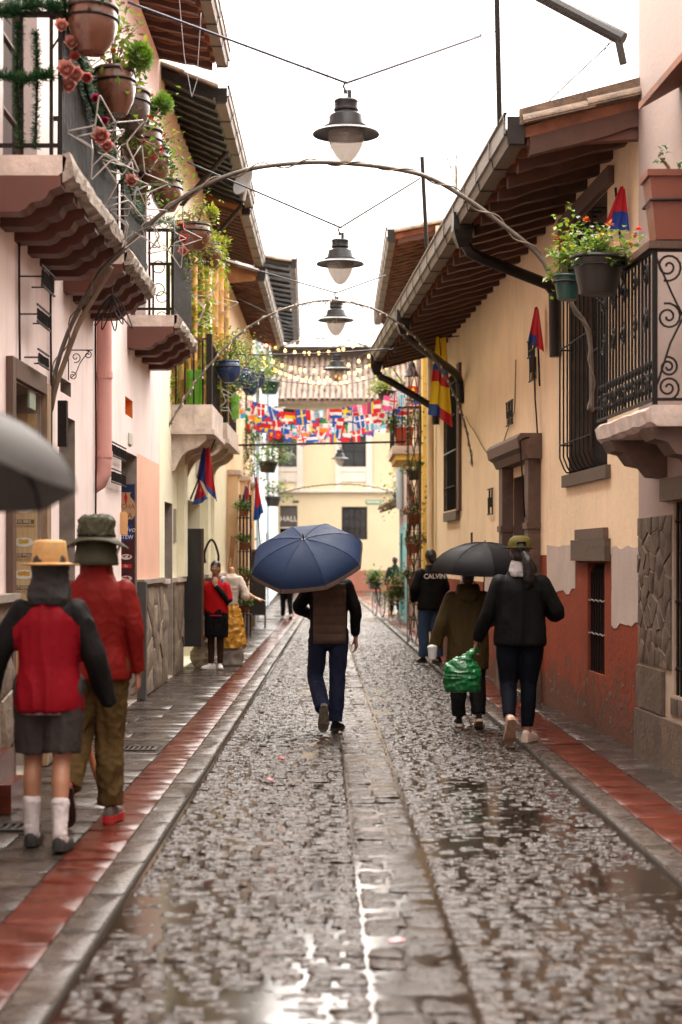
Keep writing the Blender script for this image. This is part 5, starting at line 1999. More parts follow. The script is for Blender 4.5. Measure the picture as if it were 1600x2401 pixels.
# ---------------------------------------------------------------- cloth flags on the walls
def wall_flag(label, pole, corners, des, wave=.03, nu=14, nv=14, seed=1, folds=2.5):
    """corners: top-a, top-b, bottom-b, bottom-a"""
    rnd = random.Random(seed)
    t = thing('wall_flag', label, 'flag', pole[0], world=True)
    MB().tube([Vector(p) for p in pole], .011, 6).build('flag_pole', M_IRONB, t, smooth=True)
    ta, tb_, bb, ba = [Vector(p) for p in corners]
    ph = rnd.uniform(0, 6)
    mb = MB()
    def fn(u, v):
        p = ta.lerp(tb_, u).lerp(ba.lerp(bb, u), 1 - v)
        k = .35 + .65 * (1 - v)
        return p + Vector((.3 * wave * sin(u * 11 + ph), wave * k * sin(u * folds * 2 * pi + ph + (1 - v) * 2.2), wave * .4 * sin(u * 7 + v * 3 + ph)))
    mb.grid(fn, nu, nv)
    cols = [des((i + .5) / nu, (j + .5) / nv) for j in range(nv) for i in range(nu)]
    o = bpy.data.objects.new('flag_cloth', mb.mesh('flag_cloth', M_FLAG, True, cols))
    COL.objects.link(o)
    setparent(o, t)
    return t
NAV, RD = (.015, .03, .16), (.50, .015, .025)
def redblue(u, v):
    if v < .2: return (.06, .10, .30)
    if u < .3: return NAV
    if (u - .62) ** 2 + (v - .55) ** 2 < .008: return (.6, .25, .2)
    return RD
wall_flag('red and navy flag drooping below the yellow house bracket', [at(447, 1170, 23.6), at(505, 1030, 23.9)], [at(478, 1050, 23.7), at(492, 1052, 23.7), at(512, 1178, 23.8), at(462, 1120, 23.7)], lambda u, v: RD if u > .42 and v > .15 else (.05, .10, .28) if v < .3 and u > .5 else NAV, .05, seed=2)
wall_flag('short red flag with a crest by the yellow house door', [at(447, 1172, 24.3), at(468, 1118, 24.3)], [at(466, 1125, 24.2), at(470, 1128, 24.2), at(488, 1172, 24.2), at(450, 1186, 24.2)], redblue, .03, seed=3)
wall_flag('tall blue and red flag hanging by the blue white house', [at(596, 1105, 36), at(612, 1290, 36)], [at(598, 1120, 35.8), at(604, 1122, 35.8), at(619, 1205, 35.8), at(592, 1225, 35.8)], lambda u, v: (.55, .015, .02) if .35 < u and .28 < v else (.012, .08, .32), .06, seed=4)
wall_flag('small faded red flag beside the orange pier', [at(582, 1130, 34.2), at(590, 1240, 34.2)], [at(576, 1140, 34.1), at(581, 1142, 34.1), at(590, 1198, 34.1), at(565, 1185, 34.1)], lambda u, v: (.42, .02, .05) if u > .3 and v > .35 else (.10, .09, .2), .04, seed=5)
def tricolor(u, v):
    return C['y'] if v > .72 else ((.01, .08, .30) if v > .58 else (RD if v > .40 else (C['y'] if v > .12 else ((.02, .07, .28) if u < .5 else RD))))
wall_flag('long yellow blue red flag beside the slim barred window', [FR.p(25.9, .04, 5.0), FR.p(25.9, .34, 4.98), FR.p(25.9, .32, 4.7)], [FR.p(26.0, .36, 4.98), FR.p(25.9, .24, 4.98), FR.p(25.75, .16, 3.62), FR.p(26.1, .48, 3.85)], tricolor, .05, seed=6)
wall_flag('small red pennant under the slanting rain pipe', [FR.p(18.6, .05, 3.5), FR.p(18.5, .10, 4.35)], [FR.p(18.55, .12, 4.35), FR.p(18.45, .09, 4.33), FR.p(18.3, .05, 3.83), FR.p(18.5, .20, 3.98)], lambda u, v: RD if v > .3 or u > .5 else (.02, .05, .22), .02, seed=7)
wall_flag('red and blue pennant on the wall above the iron balcony', [FR.p(14.4, .05, 4.0), FR.p(14.4, .12, 4.75)], [FR.p(14.35, .10, 4.75), FR.p(14.35, .05, 4.74), FR.p(14.3, .02, 4.36), FR.p(14.4, .22, 4.42)], lambda u, v: (.015, .05, .30) if v < .42 and u > .2 else RD, .02, seed=8)

# ---------------------------------------------------------------- planters
M_POT = pm('glazed_terracotta', (.13, .048, .026), rough=.3, var=.35, vs_=7, bump=.12, bs=20, world=False, coat=.3)
M_POTR = pm('dark_pot_rim', (.06, .035, .028), rough=.35, var=.3, world=False)
M_POTB = pm('blue_glazed_pot', (.02, .045, .12), rough=.28, var=.25, vs_=6, world=False, coat=.3)
M_POTK = pm('dark_brown_plastic', (.03, .024, .02), rough=.4, var=.35, world=False)
M_POTG = pm('dark_green_plastic', (.012, .05, .04), rough=.35, var=.25, world=False)
M_POTT = pm('terracotta_plastic', (.19, .052, .028), rough=.45, var=.15, world=False)
M_LIME = pm('lime_plastic', (.14, .42, .02), rough=.4, var=.12, world=False)
M_SOIL = pm('potting_soil', (.03, .02, .015), rough=.9, bump=.6)
L1 = leaf_mat('leaf_bright', (.20, .34, .03), (.10, .20, .02))
L2 = leaf_mat('leaf_deep', (.05, .13, .03), (.025, .07, .02))
L3 = leaf_mat('leaf_yellow', (.42, .42, .03), (.22, .28, .02))
L4 = leaf_mat('leaf_dry', (.22, .13, .05), (.11, .06, .03))
L5 = leaf_mat('tinsel_green', (.015, .085, .035), (.006, .04, .02), .35)
STEM = pm('plant_stem', (.16, .12, .05), rough=.7)
FLW = {k: leaf_mat('flower_' + k, c, tuple(x * .7 for x in c), .6) for k, c in dict(red=(.62, .03, .02), pink=(.72, .22, .20), rose=(.85, .45, .38), mag=(.55, .03, .16), orange=(.75, .16, .03), white=(.7, .62, .55)).items()}
def leaf(mb, p, d, up, L, W, mi=0, curl=.25):
    d = Vector(d).normalized()
    s_ = d.cross(Vector(up))
    if s_.length < 1e-4:
        s_ = d.orthogonal()
    s_.normalize()
    n = s_.cross(d).normalized()
    p = Vector(p)
    a = p
    b1, b2 = p + d * L * .45 + s_ * W * .5 + n * L * .06, p + d * L * .45 - s_ * W * .5 + n * L * .06
    c = p + d * L - n * L * curl
    m_ = p + d * L * .5 - n * L * .02
    mb.add([a, b1, c, b2, m_], [(0, 1, 4), (1, 2, 4), (2, 3, 4), (3, 0, 4)], mi)
def rdir(r, up=.3):
    a = r.uniform(0, 2 * pi)
    z = r.uniform(-.5 + up, 1)
    q = sqrt(max(0.02, 1 - min(1, abs(z)) ** 2))
    return Vector((cos(a) * q, sin(a) * q, z))
def bush(t, c, rad, n, leafL, mats, r, stems=6, flowers=None, nfl=0, droop=0.0, name='foliage'):
    """stems with leaves in tufts; flowers as separate small heads"""
    c = Vector(c)
    rad = tuple(q * 1.15 for q in rad)
    leafL *= 1.12
    st = MB()
    fo = MB()
    tips = []
    for i in range(stems):
        d = rdir(r, .5)
        e = c + Vector((d.x * rad[0], d.y * rad[1], abs(d.z) * rad[2] * r.uniform(.6, 1.1)))
        if r.random() < droop:
            e.z = c.z - rad[2] * r.uniform(.2, .9)
        m_ = c.lerp(e, .5) + Vector((0, 0, .15 * rad[2]))
        st.tube([c, m_, e], [.007, .005, .003], 4)
        tips += [(m_, .5), (e, 1), (c.lerp(e, .75), .8)]
    st.build('stem', STEM, t)
    for i in range(int(n * 2.4)):
        tp, w_ = r.choice(tips)
        p = tp + Vector((r.gauss(0, .26 * rad[0]), r.gauss(0, .26 * rad[1]), r.gauss(0, .2 * rad[2])))
        leaf(fo, p, rdir(r, .2), (r.uniform(-.3, .3), r.uniform(-.3, .3), 1), leafL * r.uniform(.6, 1.25), leafL * r.uniform(.4, .75), r.randrange(len(mats)), r.uniform(0, .4))
    fo.build(name, mats, t, kind='stuff')
    for i in range(nfl):
        tp, w_ = r.choice(tips)
        p = tp + Vector((r.gauss(0, .25 * rad[0]), r.gauss(0, .25 * rad[1]), abs(r.gauss(.05, .25 * rad[2]))))
        fl = MB()
        for k in range(12):
            leaf(fl, p, rdir(r, .4), (0, 0, 1), .03 * r.uniform(.8, 1.4), .026, 0, .3)
        fl.build('flower', FLW[r.choice(flowers)], t)
def rosette(t, c, R, r, mat=L1, tilt=(0, 0, 1), n=70):
    c = Vector(c)
    tz = Vector(tilt).normalized()
    tx = tz.orthogonal().normalized()
    ty = tz.cross(tx)
    mb = MB()
    for i in range(n):
        f = i / n
        a = i * 2.39996
        el = radians(-35 + 120 * f)
        d = (tx * cos(a) + ty * sin(a)) * cos(el) + tz * sin(el)
        leaf(mb, c + d * R * .25, d, tz, R * (.9 - .35 * f), R * .58, 0, -.22)
    mb.build('rosette', mat, t)
def pot(kind, r, h, mat, rim, t, seg=26):
    mb = MB()
    if kind == 'belly':
        prof = [(.0, 0), (r * .52, 0), (r * .56, .012), (r * .86, h * .30), (r * .99, h * .55), (r * .98, h * .78), (r * .92, h * .90), (r * .93, h * .93)]
    elif kind == 'round':
        prof = [(.0, 0), (r * .45, 0), (r * .5, .01), (r * .9, h * .3), (r * 1.02, h * .58), (r * .92, h * .82), (r * .86, h * .92)]
    else:
        prof = [(.0, 0), (r * .66, 0), (r * .69, .01), (r * .95, h * .84), (r * .97, h * .9)]
    mb.lathe(prof + [(prof[-1][0] * .92, prof[-1][1]), (prof[-1][0] * .9, h * .8), (0, h * .8)], seg)
    mb.build('pot', mat, t, smooth='auto')
    mb = MB()
    R = prof[-1][0]
    mb.lathe([(R * .95, h * .905), (R * 1.09, h * .91), (R * 1.12, h * .94), (R * 1.09, h * .985), (R * 1.02, h), (R * .95, h * .99)], seg)
    mb.build('rim', rim, t, smooth='auto')
    mb = MB()
    mb.lathe([(0, h * .86), (R * .93, h * .86)], seg)
    mb.build('soil', M_SOIL, t)
def holder(t, r, z, back, mat=M_IRON, drop=.22):
    """ring round the pot and a strut back to the railing"""
    mb = MB()
    mb.tube([(r * cos(a), r * sin(a), z) for a in [2 * pi * k / 22 for k in range(22)]], .008, 5, closed=True)
    mb.build('holder_ring', mat, t)
    b = Vector(back)
    mb = MB()
    e = b.normalized() * r
    mb.tube([(e.x, e.y, z), (b.x, b.y, z)], .008, 5)
    mb.tube([(e.x * .9, e.y * .9, z - .01), (b.x, b.y, z - drop)], .008, 5)
    mb.build('holder_arm', mat, t)
def planter(label, loc, kind, r, h, mat, rim=None, group=None, hold=None, name='potted_plant'):
    t = thing(name, label, 'plant pot', loc, 0, group)
    pot(kind, r, h, mat, rim or mat, t)
    v_ = random.Random(label)
    t.scale = (v_.uniform(.94, 1.06), v_.uniform(.94, 1.06), v_.uniform(.93, 1.08))
    t.rotation_euler = (v_.uniform(-.05, .05), v_.uniform(-.05, .05), 0)
    if hold:
        holder(t, r * 1.02, h * .7, hold)
    return t
G1 = 'terracotta pots hung along the pink balconies'
def rim_at(px, py, d, h):
    p = at(px, py, d)
    return (p.x, p.y, p.z - h)
bk = (-.28, 0)
rp = random.Random(77)
t = planter('terracotta pot with leafy sprigs above the salmon roses', rim_at(215, 12, 11.0, .31), 'belly', .168, .31, M_POT, M_POTR, G1, bk)
bush(t, (0, 0, .30), (.16, .16, .35), 90, .05, [L1, L2, L4], rp, 7)
t = planter('terracotta pot with geranium and a big green rosette', rim_at(272, 168, 12.1, .31), 'belly', .155, .31, M_POT, M_POTR, G1, bk)
bush(t, (0, 0, .29), (.20, .16, .44), 110, .055, [L1, L1, L3, L4], rp, 9, ['mag', 'orange'], 4)
rosette(t, (.20, -.04, .38), .115, rp, L1, (.6, -.6, .3), 90)
MB().tube([(.05, 0, .27), (.14, -.02, .32), (.2, -.04, .36)], .012, 5).build('stem', STEM, t)
t = planter('dark stained pot tucked behind the rosette pot', rim_at(306, 208, 12.9, .33), 'belly', .15, .33, pm('mottled_dark_glaze', (.085, .06, .05), rough=.3, var=.5, vs_=6, world=False), M_POTR, G1, bk)
bush(t, (0, 0, .3), (.1, .1, .18), 40, .045, [L2, L4], rp, 5)
t = planter('terracotta pot with small green rosette and red blooms', rim_at(330, 304, 13.6, .31), 'belly', .155, .31, M_POT, M_POTR, G1, bk)
bush(t, (.02, 0, .29), (.2, .16, .26), 130, .05, [L1, L1, L2], rp, 8, ['red', 'orange'], 9)
rosette(t, (.16, -.05, .50), .09, rp, L1, (.5, -.5, .6), 80)
MB().tube([(.0, 0, .27), (.06, -.02, .38), (.16, -.05, .47)], .012, 5).build('stem', STEM, t)
t = planter('terracotta pot with red blooms half hidden by wire star', rim_at(360, 348, 14.7, .31), 'belly', .155, .31, M_POT, M_POTR, G1, bk)
bush(t, (0, 0, .29), (.18, .15, .2), 110, .045, [L1, L2, L3], rp, 7, ['red'], 8)
t = planter('terracotta pot with a small leafy bush above the pipe arch', rim_at(392, 418, 15.7, .30), 'belly', .145, .30, M_POT, M_POTR, G1, bk)
bush(t, (0, 0, .28), (.13, .13, .22), 150, .035, [L1, L1, L3], rp, 9)
t = planter('terracotta pot overflowing with dry brown and yellow leaves', rim_at(458, 520, 18.1, .30), 'round', .155, .30, M_POT, M_POTR, G1, bk)
bush(t, (.02, 0, .28), (.24, .18, .26), 170, .045, [L3, L4, L4, L1], rp, 10, droop=.3)
rosette(t, (.17, -.05, .42), .085, rp, L3, (.4, -.5, .7), 60)
t = planter('terracotta pot with straggly dry grass below its neighbour', rim_at(494, 572, 20.2, .28), 'round', .148, .28, M_POT, M_POTR, G1, bk)
bush(t, (0, 0, .26), (.2, .16, .14), 120, .06, [L3, L4, L1], rp, 9, droop=.25)

# blue pots on the yellow house
G2 = 'blue glazed pots hung on the yellow house balcony'
for (px, py, d, r_, lab, n, fl) in ((538, 846, 24.2, .165, 'largest blue pot, with pink geranium stalks', 130, 5), (562, 863, 26.0, .15, 'blue pot right behind the largest blue one', 90, 3), (578, 864, 27.4, .15, 'blue pot in the middle of the row with red buds', 90, 4), (587, 884, 28.8, .14, 'lowest blue pot of the row', 60, 2), (602, 868, 30.0, .15, 'last blue pot of the row beside the downpipe', 110, 4)):
    t = planter(lab, rim_at(px, py, d, .31), 'round', r_, .31, M_POTB, M_POTB, G2, (-.3, .1))
    bush(t, (0, 0, .29), (.26, .2, .40), n, .055, [L1, L1, L3, L2], rp, 8, ['mag', 'red'], fl)
# white bracketed plants further on
G3 = 'flower pots on the far house fronts'
for (px, py, d, r_, kind, mt, fl, lab) in ((632, 895, 46, .28, 'taper', M_POTG, ['red'], 'grey green hanging pot on the blue white house'), (628, 1080, 44, .26, 'taper', M_POTK, ['red', 'orange'], 'brown hanging pot full of red flowers before the white house'),
                                           (648, 1022, 50, .3, 'taper', M_POTK, ['red'], 'dark pot with leafy plant just below the bunting'), (640, 1165, 56, .26, 'taper', M_POTK, ['rose', 'pink'], 'pot with pale pink sprays near the end house door')):
    t = planter(lab, rim_at(px, py, d, r_ * 1.2), kind, r_, r_ * 1.2, mt, mt, G3, (-.6, 0))
    bush(t, (0, 0, r_ * 1.1), (.4, .35, .5), 130, .10, [L1, L2], rp, 9, fl, 22)
for (z, u) in ((2.62, 33.9), (1.95, 34.05), (1.30, 33.95), (.7, 33.9)):
    lab = {2.62: 'topmost small clay pot on the orange house rack', 1.95: 'second small clay pot down the orange house rack', 1.30: 'third small clay pot down the orange house rack', .7: 'lowest small clay pot on the orange house rack'}[z]
    p = FL.p(u, .36, z)
    t = planter(lab, (p.x, p.y, p.z - .16), 'taper', .11, .16, M_POTT, M_POTT, 'clay pots on the orange house rack')
    bush(t, (0, 0, .14), (.16, .14, .2), 90, .06, [L1, L2], rp, 7, ['rose', 'white'], 3)
rk = thing('pot_rack', 'dark slatted pot rack against the orange house', 'rack', FL.p(34.0, .1, 0), world=True)
for k, v in enumerate((.26, .33, .40, .47)):
    m = MB()
    FL.box(m, 34.1, 34.13, v - .02, v + .02, .05, 2.9)
    m.build('slat', M_GUTD, rk)
for z in (2.44, 1.77, 1.12, .52):
    m = MB()
    FL.box(m, 33.85, 34.098, .22, .5, z - .02, z)
    m.build('shelf', M_GUTD, rk)
# flowering balcony growth on the far orange house
for (px, py, d, lab) in ((582, 1075, 40, 'red flowering shrub spilling from the orange house balcony'), (596, 1045, 41, 'green climbing shrub under the bunting on the orange house')):
    p = at(px, py, d)
    t = thing('flowering_shrub', lab, 'shrub', p, 0, 'shrubs on the orange house')
    bush(t, (0, 0, 0), (.35, .3, .9), 220, .09, [L2, L2, L1], rp, 10, ['red', 'orange'], 30, droop=.4)
# iron balcony pots on the warm white house
G4 = 'plant pots on the iron scroll balcony'
t = planter('dark brown pot of mixed geraniums on the balcony corner', rim_at(1402, 600, 12.3, .28), 'taper', .185, .28, M_POTK, M_POTK, G4)
bush(t, (0, 0, .25), (.24, .2, .2), 230, .045, [L1, L1, L2, L3], rp, 12, ['orange', 'rose', 'white', 'red'], 14)
holder(t, .185, .2, (.22, .05))
t = planter('dark green pot with a tall single red geranium', rim_at(1330, 642, 13.0, .20), 'taper', .11, .2, M_POTG, M_POTG, G4)
bush(t, (-.02, 0, .18), (.10, .1, .40), 70, .055, [L1, L1, L3], rp, 5)
MB().tube([(0, 0, .17), (-.02, 0, .35), (-.085, 0, .47)], .006, 5).build('flower_stalk', STEM, t)
m = MB()
for k in range(46):
    leaf(m, (-.085, 0, .48), rdir(rp, .3), (0, 0, 1), .045, .035, 0, .3)
m.build('flower', FLW['red'], t)
holder(t, .11, .14, (.3, -.1))
t = planter('dark green pot squeezed behind the brown geranium pot', rim_at(1352, 612, 13.1, .24), 'taper', .12, .24, M_POTG, M_POTG, G4)
bush(t, (0, 0, .2), (.13, .12, .16), 80, .045, [L1, L2], rp, 6, ['rose'], 4)
holder(t, .12, .16, (.3, -.1))
bx = thing('planter_box', 'terracotta trough planter on the iron balcony handrail', 'planter', at(1600, 568, 11.65), 0)
m = MB()
w0, w1, hh = .20, .245, .42
m.hexa([(-w0, -.11, 0), (w0, -.11, 0), (w0, .11, 0), (-w0, .11, 0), (-w1, -.14, hh), (w1, -.14, hh), (w1, .14, hh), (-w1, .14, hh)])
m.build('trough', M_POTT, bx)
m = MB()
m.box((-w1 - .02, -.16, hh + .001), (w1 + .02, .16, hh + .045))
m.build('rim', M_POTT, bx)
m = MB()
m.tube([(-w1, -.145, .26), (w1, -.145, .26), (w1, .145, .26), (-w1, .145, .26)], .011, 6, closed=True)
m.build('holder_band', M_IRON, bx)
m = MB()
m.tube([(-.06, 0, hh), (-.10, 0, hh + .1), (-.15, -.02, hh + .15)], [.014, .012, .008], 6)
m.tube([(.05, 0, hh), (.03, 0, hh + .12), (.08, -.02, hh + .25), (.12, 0, hh + .36)], [.014, .011, .008, .005], 6)
m.build('branch', STEM, bx)
m = MB()
for k in range(60):
    e = rp.choice([Vector((-.15, -.02, hh + .15)), Vector((.08, -.02, hh + .25)), Vector((.12, 0, hh + .36)), Vector((-.02, 0, hh + .05))])
    leaf(m, e + Vector((rp.gauss(0, .02), rp.gauss(0, .02), rp.gauss(0, .03))), rdir(rp), (0, 0, 1), .05, .03)
m.build('foliage', [L2], bx, kind='stuff')
# red planter and flowers on the small far balcony, hanging flowers on the lattice
p = F2.p(34.6, .35, 3.865)
t = planter('red clay pot with leafy plant on the small far balcony', (p.x, p.y, p.z), 'taper', .2, .42, pm('red_clay', (.45, .06, .03), rough=.5, world=False), None, G3)
bush(t, (0, 0, .4), (.3, .25, .3), 120, .08, [L2, L1], rp, 8)
p = at(905, 940, 34)
t = planter('pot of yellow green geraniums above the german flag bunting', (p.x, p.y, p.z), 'taper', .2, .2, M_POTK, None, G3)
t['label'] = 'pot of yellow green geraniums above the small far balcony'
bush(t, (0, 0, .18), (.3, .25, .35), 160, .08, [L1, L3], rp, 9, ['orange', 'red'], 8)
MB().tube([(.0, 0, .08), (.8, 0, .0)], .012, 5).build('holder_arm', M_IRON, t)
for k, (z, c, lab) in enumerate(((3.05, 'red', 'window box on the lattice, uppermost'), (2.25, 'red', 'bright red hanging blooms at mid height of lattice'), (1.72, 'mag', 'trailing red blooms low on the lattice'), (1.1, 'red', 'lowest red blooms near the lattice foot'))):
    p = F2.p(31.0, .32, z)
    t = planter(lab, (p.x, p.y, p.z), 'taper', .13, .17, M_POTK if k == 0 else M_POTT, None, 'pots on the iron lattice')
    bush(t, (0, 0, .15), (.2, .15, .18), 80, .06, [L2, L4, L1], rp, 6, [c], 10 + 8 * (k == 1))
t = thing('climbing_vine', 'bare dark vine climbing the iron lattice', 'vine', F2.p(31.0, .3, .1), world=True)
m = MB()
for k in range(4):
    m2 = MB()
    m2.tube([F2.p(30.95, .32 + .1 * sin(z * 2.2 + k * 1.6), z) + Vector((0, -.02, 0)) for z in [.1 + 5.0 * i / 26 for i in range(27)]], .011, 5)
    m2.build('vine_stem', M_BEAMD, t, smooth=True)
m = MB()
for k in range(220):
    z = rp.uniform(.5, 5)
    leaf(m, F2.p(30.9, rp.uniform(.1, .5), z), rdir(rp), (0, 0, 1), .08, .06, rp.randrange(2))
m.build('foliage', [L4, L2], t, kind='stuff')
# bell
t = thing('hanging_bell', 'black iron bell hung below the far eave', 'bell', at(966, 882, 31.2))
MB().lathe([(.0, .27), (.03, .265), (.06, .22), (.08, .12), (.12, .03), (.15, .0), (.14, .0), (.0, .02)], 18).build('bell_body', M_IRON, t, smooth='auto')
MB().tube([(.03 * cos(a), 0, .30 + .035 * sin(a)) for a in [2 * pi * k / 12 for k in range(12)]], .008, 5, closed=True).build('loop', M_IRON, t)
MB().tube([(0, 0, .33), (0, 0, .9)], .006, 5).build('chain', M_IRON, t)

# ---------------------------------------------------------------- bamboo screen and green tubs on the yellow house balcony
M_BAM = pm('yellow_bamboo', (.52, .27, .06), rough=.45, var=.3, vs_=5, bump=.15)
for i, (px, d, z0, z1) in enumerate(((408, 23.0, 3.7, 5.1), (424, 23.2, 3.7, 6.2), (440, 23.5, 3.7, 6.3), (455, 23.9, 3.7, 6.0), (472, 24.4, 3.7, 6.4), (486, 24.9, 3.7, 6.2), (505, 26.2, 3.8, 6.2), (518, 26.9, 3.8, 6.25), (530, 27.6, 3.8, 6.1))):
    p = at(px, 900, d)
    lab = ['shortest bamboo pole next to the cream edge', 'bamboo pole behind the green tub edge', 'bamboo pole behind the tall green tub', 'bamboo pole with dense vine leaves', 'tallest bamboo pole by the corner post', 'bamboo pole just past the corner post', 'bamboo pole beginning the second clump', 'bamboo pole in the middle of the second clump', 'last bamboo pole beside the tiled awning'][i]
    m = MB()
    zz_, pts, rads = z0, [], []
    rad = .05
    while zz_ < z1:
        pts += [(p.x, p.y, zz_), (p.x, p.y, zz_ + .015), (p.x, p.y, zz_ + .03)]
        rads += [rad * .97, rad * 1.1, rad * .97]
        zz_ += .34
    pts.append((p.x, p.y, z1))
    rads.append(rad)
    m.tube(pts, rads, 10)
    tag(m.build('bamboo_pole', M_BAM, smooth='auto'), lab, 'pole', 'bamboo poles on the yellow house balcony')
t = thing('climbing_vine', 'yellow green vine leaves climbing through the bamboo poles', 'vine', at(440, 945, 23.3), world=True)
m = MB()
for k in range(1700):
    px = rp.uniform(398, 535)
    d = (22.9 + (px - 400) * .0205 if px < 495 else 26.0 + (px - 502) * .054) - rp.uniform(.02, .12)
    py = rp.uniform(560, 960)
    if noise.noise(Vector((px * .03, py * .014, 1.0))) < -.05:
        continue
    leaf(m, at(px, py, d - .07), rdir(rp, .0), (0, 0, 1), rp.uniform(.07, .13), rp.uniform(.06, .1), rp.choice((0, 0, 1, 1)))
m.build('foliage', [L3, L1, L2], t, kind='stuff')
for k in range(3):
    m = MB()
    m.tube([at(415 + k * 38 + 5 * sin(y_ * .03 + k), y_, 22.9 + k * 1.3) for y_ in range(950, 580, -20)], .008, 4)
    m.build('vine_stem', STEM, t)
for (px, y0, y1, d, wp, lab) in ((457, 868, 948, 23.15, 38, 'tall lime green plastic tub on the stone balcony'), (552, 926, 982, 27.2, 20, 'lime green tub on the further stone balcony')):
    a, b = at(px - wp / 2, y1, d), at(px + wp / 2, y0, d)
    t = thing('green_tub', lab, 'tub', ((a.x + b.x) / 2, d, a.z), 0, 'lime green tubs on the stone balconies')
    W, Hh = (b.x - a.x) / 2, b.z - a.z
    rings = []
    for (s_, z) in ((.82, 0), (.86, .02), (1, Hh * .9), (1, Hh * .96), (.94, Hh)):
        rings.append([Vector((W * s_ * (abs(cos(q)) ** .4) * (1 if cos(q) > 0 else -1), W * s_ * .8 * (abs(sin(q)) ** .4) * (1 if sin(q) > 0 else -1), z)) for q in [2 * pi * k / 24 for k in range(24)]])
    MB().loft(rings).build('tub', M_LIME, t, smooth='auto')
    MB().tube([(-W * .5, -W * .82, Hh * .75), (0, -W * .9, Hh * .7), (W * .5, -W * .82, Hh * .75)], .008, 5).build('handle', M_LIME, t)

for (px, py, d, rx, rz, n, mats_, fl, lab) in ((318, 300, 13.0, .22, .30, 130, [L1, L2, L4], ['red', 'mag'], 'leafy trailing plant with red blooms on the first railing'), (372, 385, 15.0, .2, .28, 120, [L1, L2], ['orange'], 'leafy trailing plant on the second railing end'),
                                           (470, 590, 19.3, .25, .3, 140, [L3, L4, L1], ['rose'], 'yellowing plant trailing from the third railing'), (520, 835, 24.6, .35, .45, 190, [L1, L3, L2], ['mag', 'red'], 'tall geranium clump behind the blue pots'),
                                           (590, 850, 30.5, .4, .5, 170, [L1, L2, L3], ['red', 'mag'], 'flowering clump at the far end of the blue pots')):
    p = at(px, py, d)
    t = thing('trailing_plant', lab, 'plant', p, 0, 'trailing plants along the balconies')
    bush(t, (0, 0, -.08), (rx, rx * .8, rz), n, .06, mats_, rp, 9, fl, 9, droop=.45)
# ---------------------------------------------------------------- garlands, roses and wire stars on the pink balconies
def garland(label, pts, rad, n, seed, group='green tinsel garlands on the pink balconies', roses=()):
    r = random.Random(seed)
    path = smooth_path(pts, 6)
    t = thing('garland', label, 'garland', path[0], world=True, group=group)
    MB().tube(path, .008, 5).build('garland_core', M_IRONB, t)
    m = MB()
    for i in range(n):
        k = r.uniform(0, len(path) - 1.001)
        p = path[int(k)].lerp(path[int(k) + 1], k % 1)
        d = rdir(r, -.0)
        w_ = d.orthogonal().normalized() * .004
        e = p + d * rad * r.uniform(.6, 1.1)
        m.add([p + w_, p - w_, e - w_ * .5, e + w_ * .5], [(0, 1, 2, 3)], r.randrange(2))
    m.build('tinsel', [L5, L2], t, kind='stuff')
    for (px, py, d, c, s_) in roses:
        p = at(px, py, d)
        f = MB()
        for k in range(34):
            q = k / 34
            a = k * 2.4
            dr = Vector((cos(a) * (1 - q * .6), -.55 - q * .6, sin(a) * (1 - q * .6)))
            leaf(f, p, dr, (0, -1, .2), s_ * 1.35 * (1 - .4 * q), s_ * 1.2, 0, -.25)
        f.build('rose', FLW[c], t)
zr = 5.13
fx = XW_L + .49
garland('thick green garland along the upper handrail', [(-2.3, 10.93, zr + .02), (-2.15, 10.92, zr - .02), (-1.95, 10.92, zr + .03), (fx, 10.95, zr)], .10, 1100, 1)
garland('green garland wound round the inner door edge', [(-2.065, 10.95, 5.05), (-2.08, 10.95, 4.7), (-2.06, 10.95, 4.25)], .05, 800, 2)
garland('green garland hanging beside the pale end bars', [(-1.96, 10.95, 5.0), (-1.95, 10.95, 4.7), (-1.965, 10.95, 4.25)], .045, 800, 3)
garland('short green garland on the middle rail by the slab', [(-2.25, 10.92, 4.72), (-2.05, 10.91, 4.68), (-1.85, 10.91, 4.71)], .07, 900, 4)
garland('long garland with salmon roses trailing down the first railing', [at(150, -5, 10.9), at(165, 90, 11.1), at(190, 150, 11.4), at(205, 215, 11.7), at(230, 290, 12.1), at(250, 350, 12.5), at(300, 420, 13.2)], .085, 1500, 5,
        roses=[(146, 62, 10.85, 'rose', .05), (170, 102, 10.95, 'rose', .055), (157, 165, 10.95, 'rose', .07), (178, 178, 11.0, 'rose', .065), (163, 203, 11.0, 'rose', .06), (205, 185, 11.3, 'pink', .045), (225, 232, 11.6, 'mag', .035), (238, 322, 11.9, 'rose', .075), (252, 345, 12.1, 'rose', .06), (176, 133, 11.0, 'pink', .04), (310, 425, 13.0, 'rose', .06), (246, 285, 11.9, 'mag', .035)])
garland('garland with red bows along the second and third railing', [at(300, 420, 13.4), at(320, 490, 14.4), at(345, 530, 15.6), at(395, 520, 17.0), at(420, 545, 18.0)], .08, 900, 6, roses=[(425, 535, 17.8, 'red', .06), (432, 560, 17.8, 'red', .05), (430, 590, 18.0, 'rose', .06)])
M_STAR = pm('white_star_wire', (.36, .32, .29), rough=.35, var=.25, metal=.3)
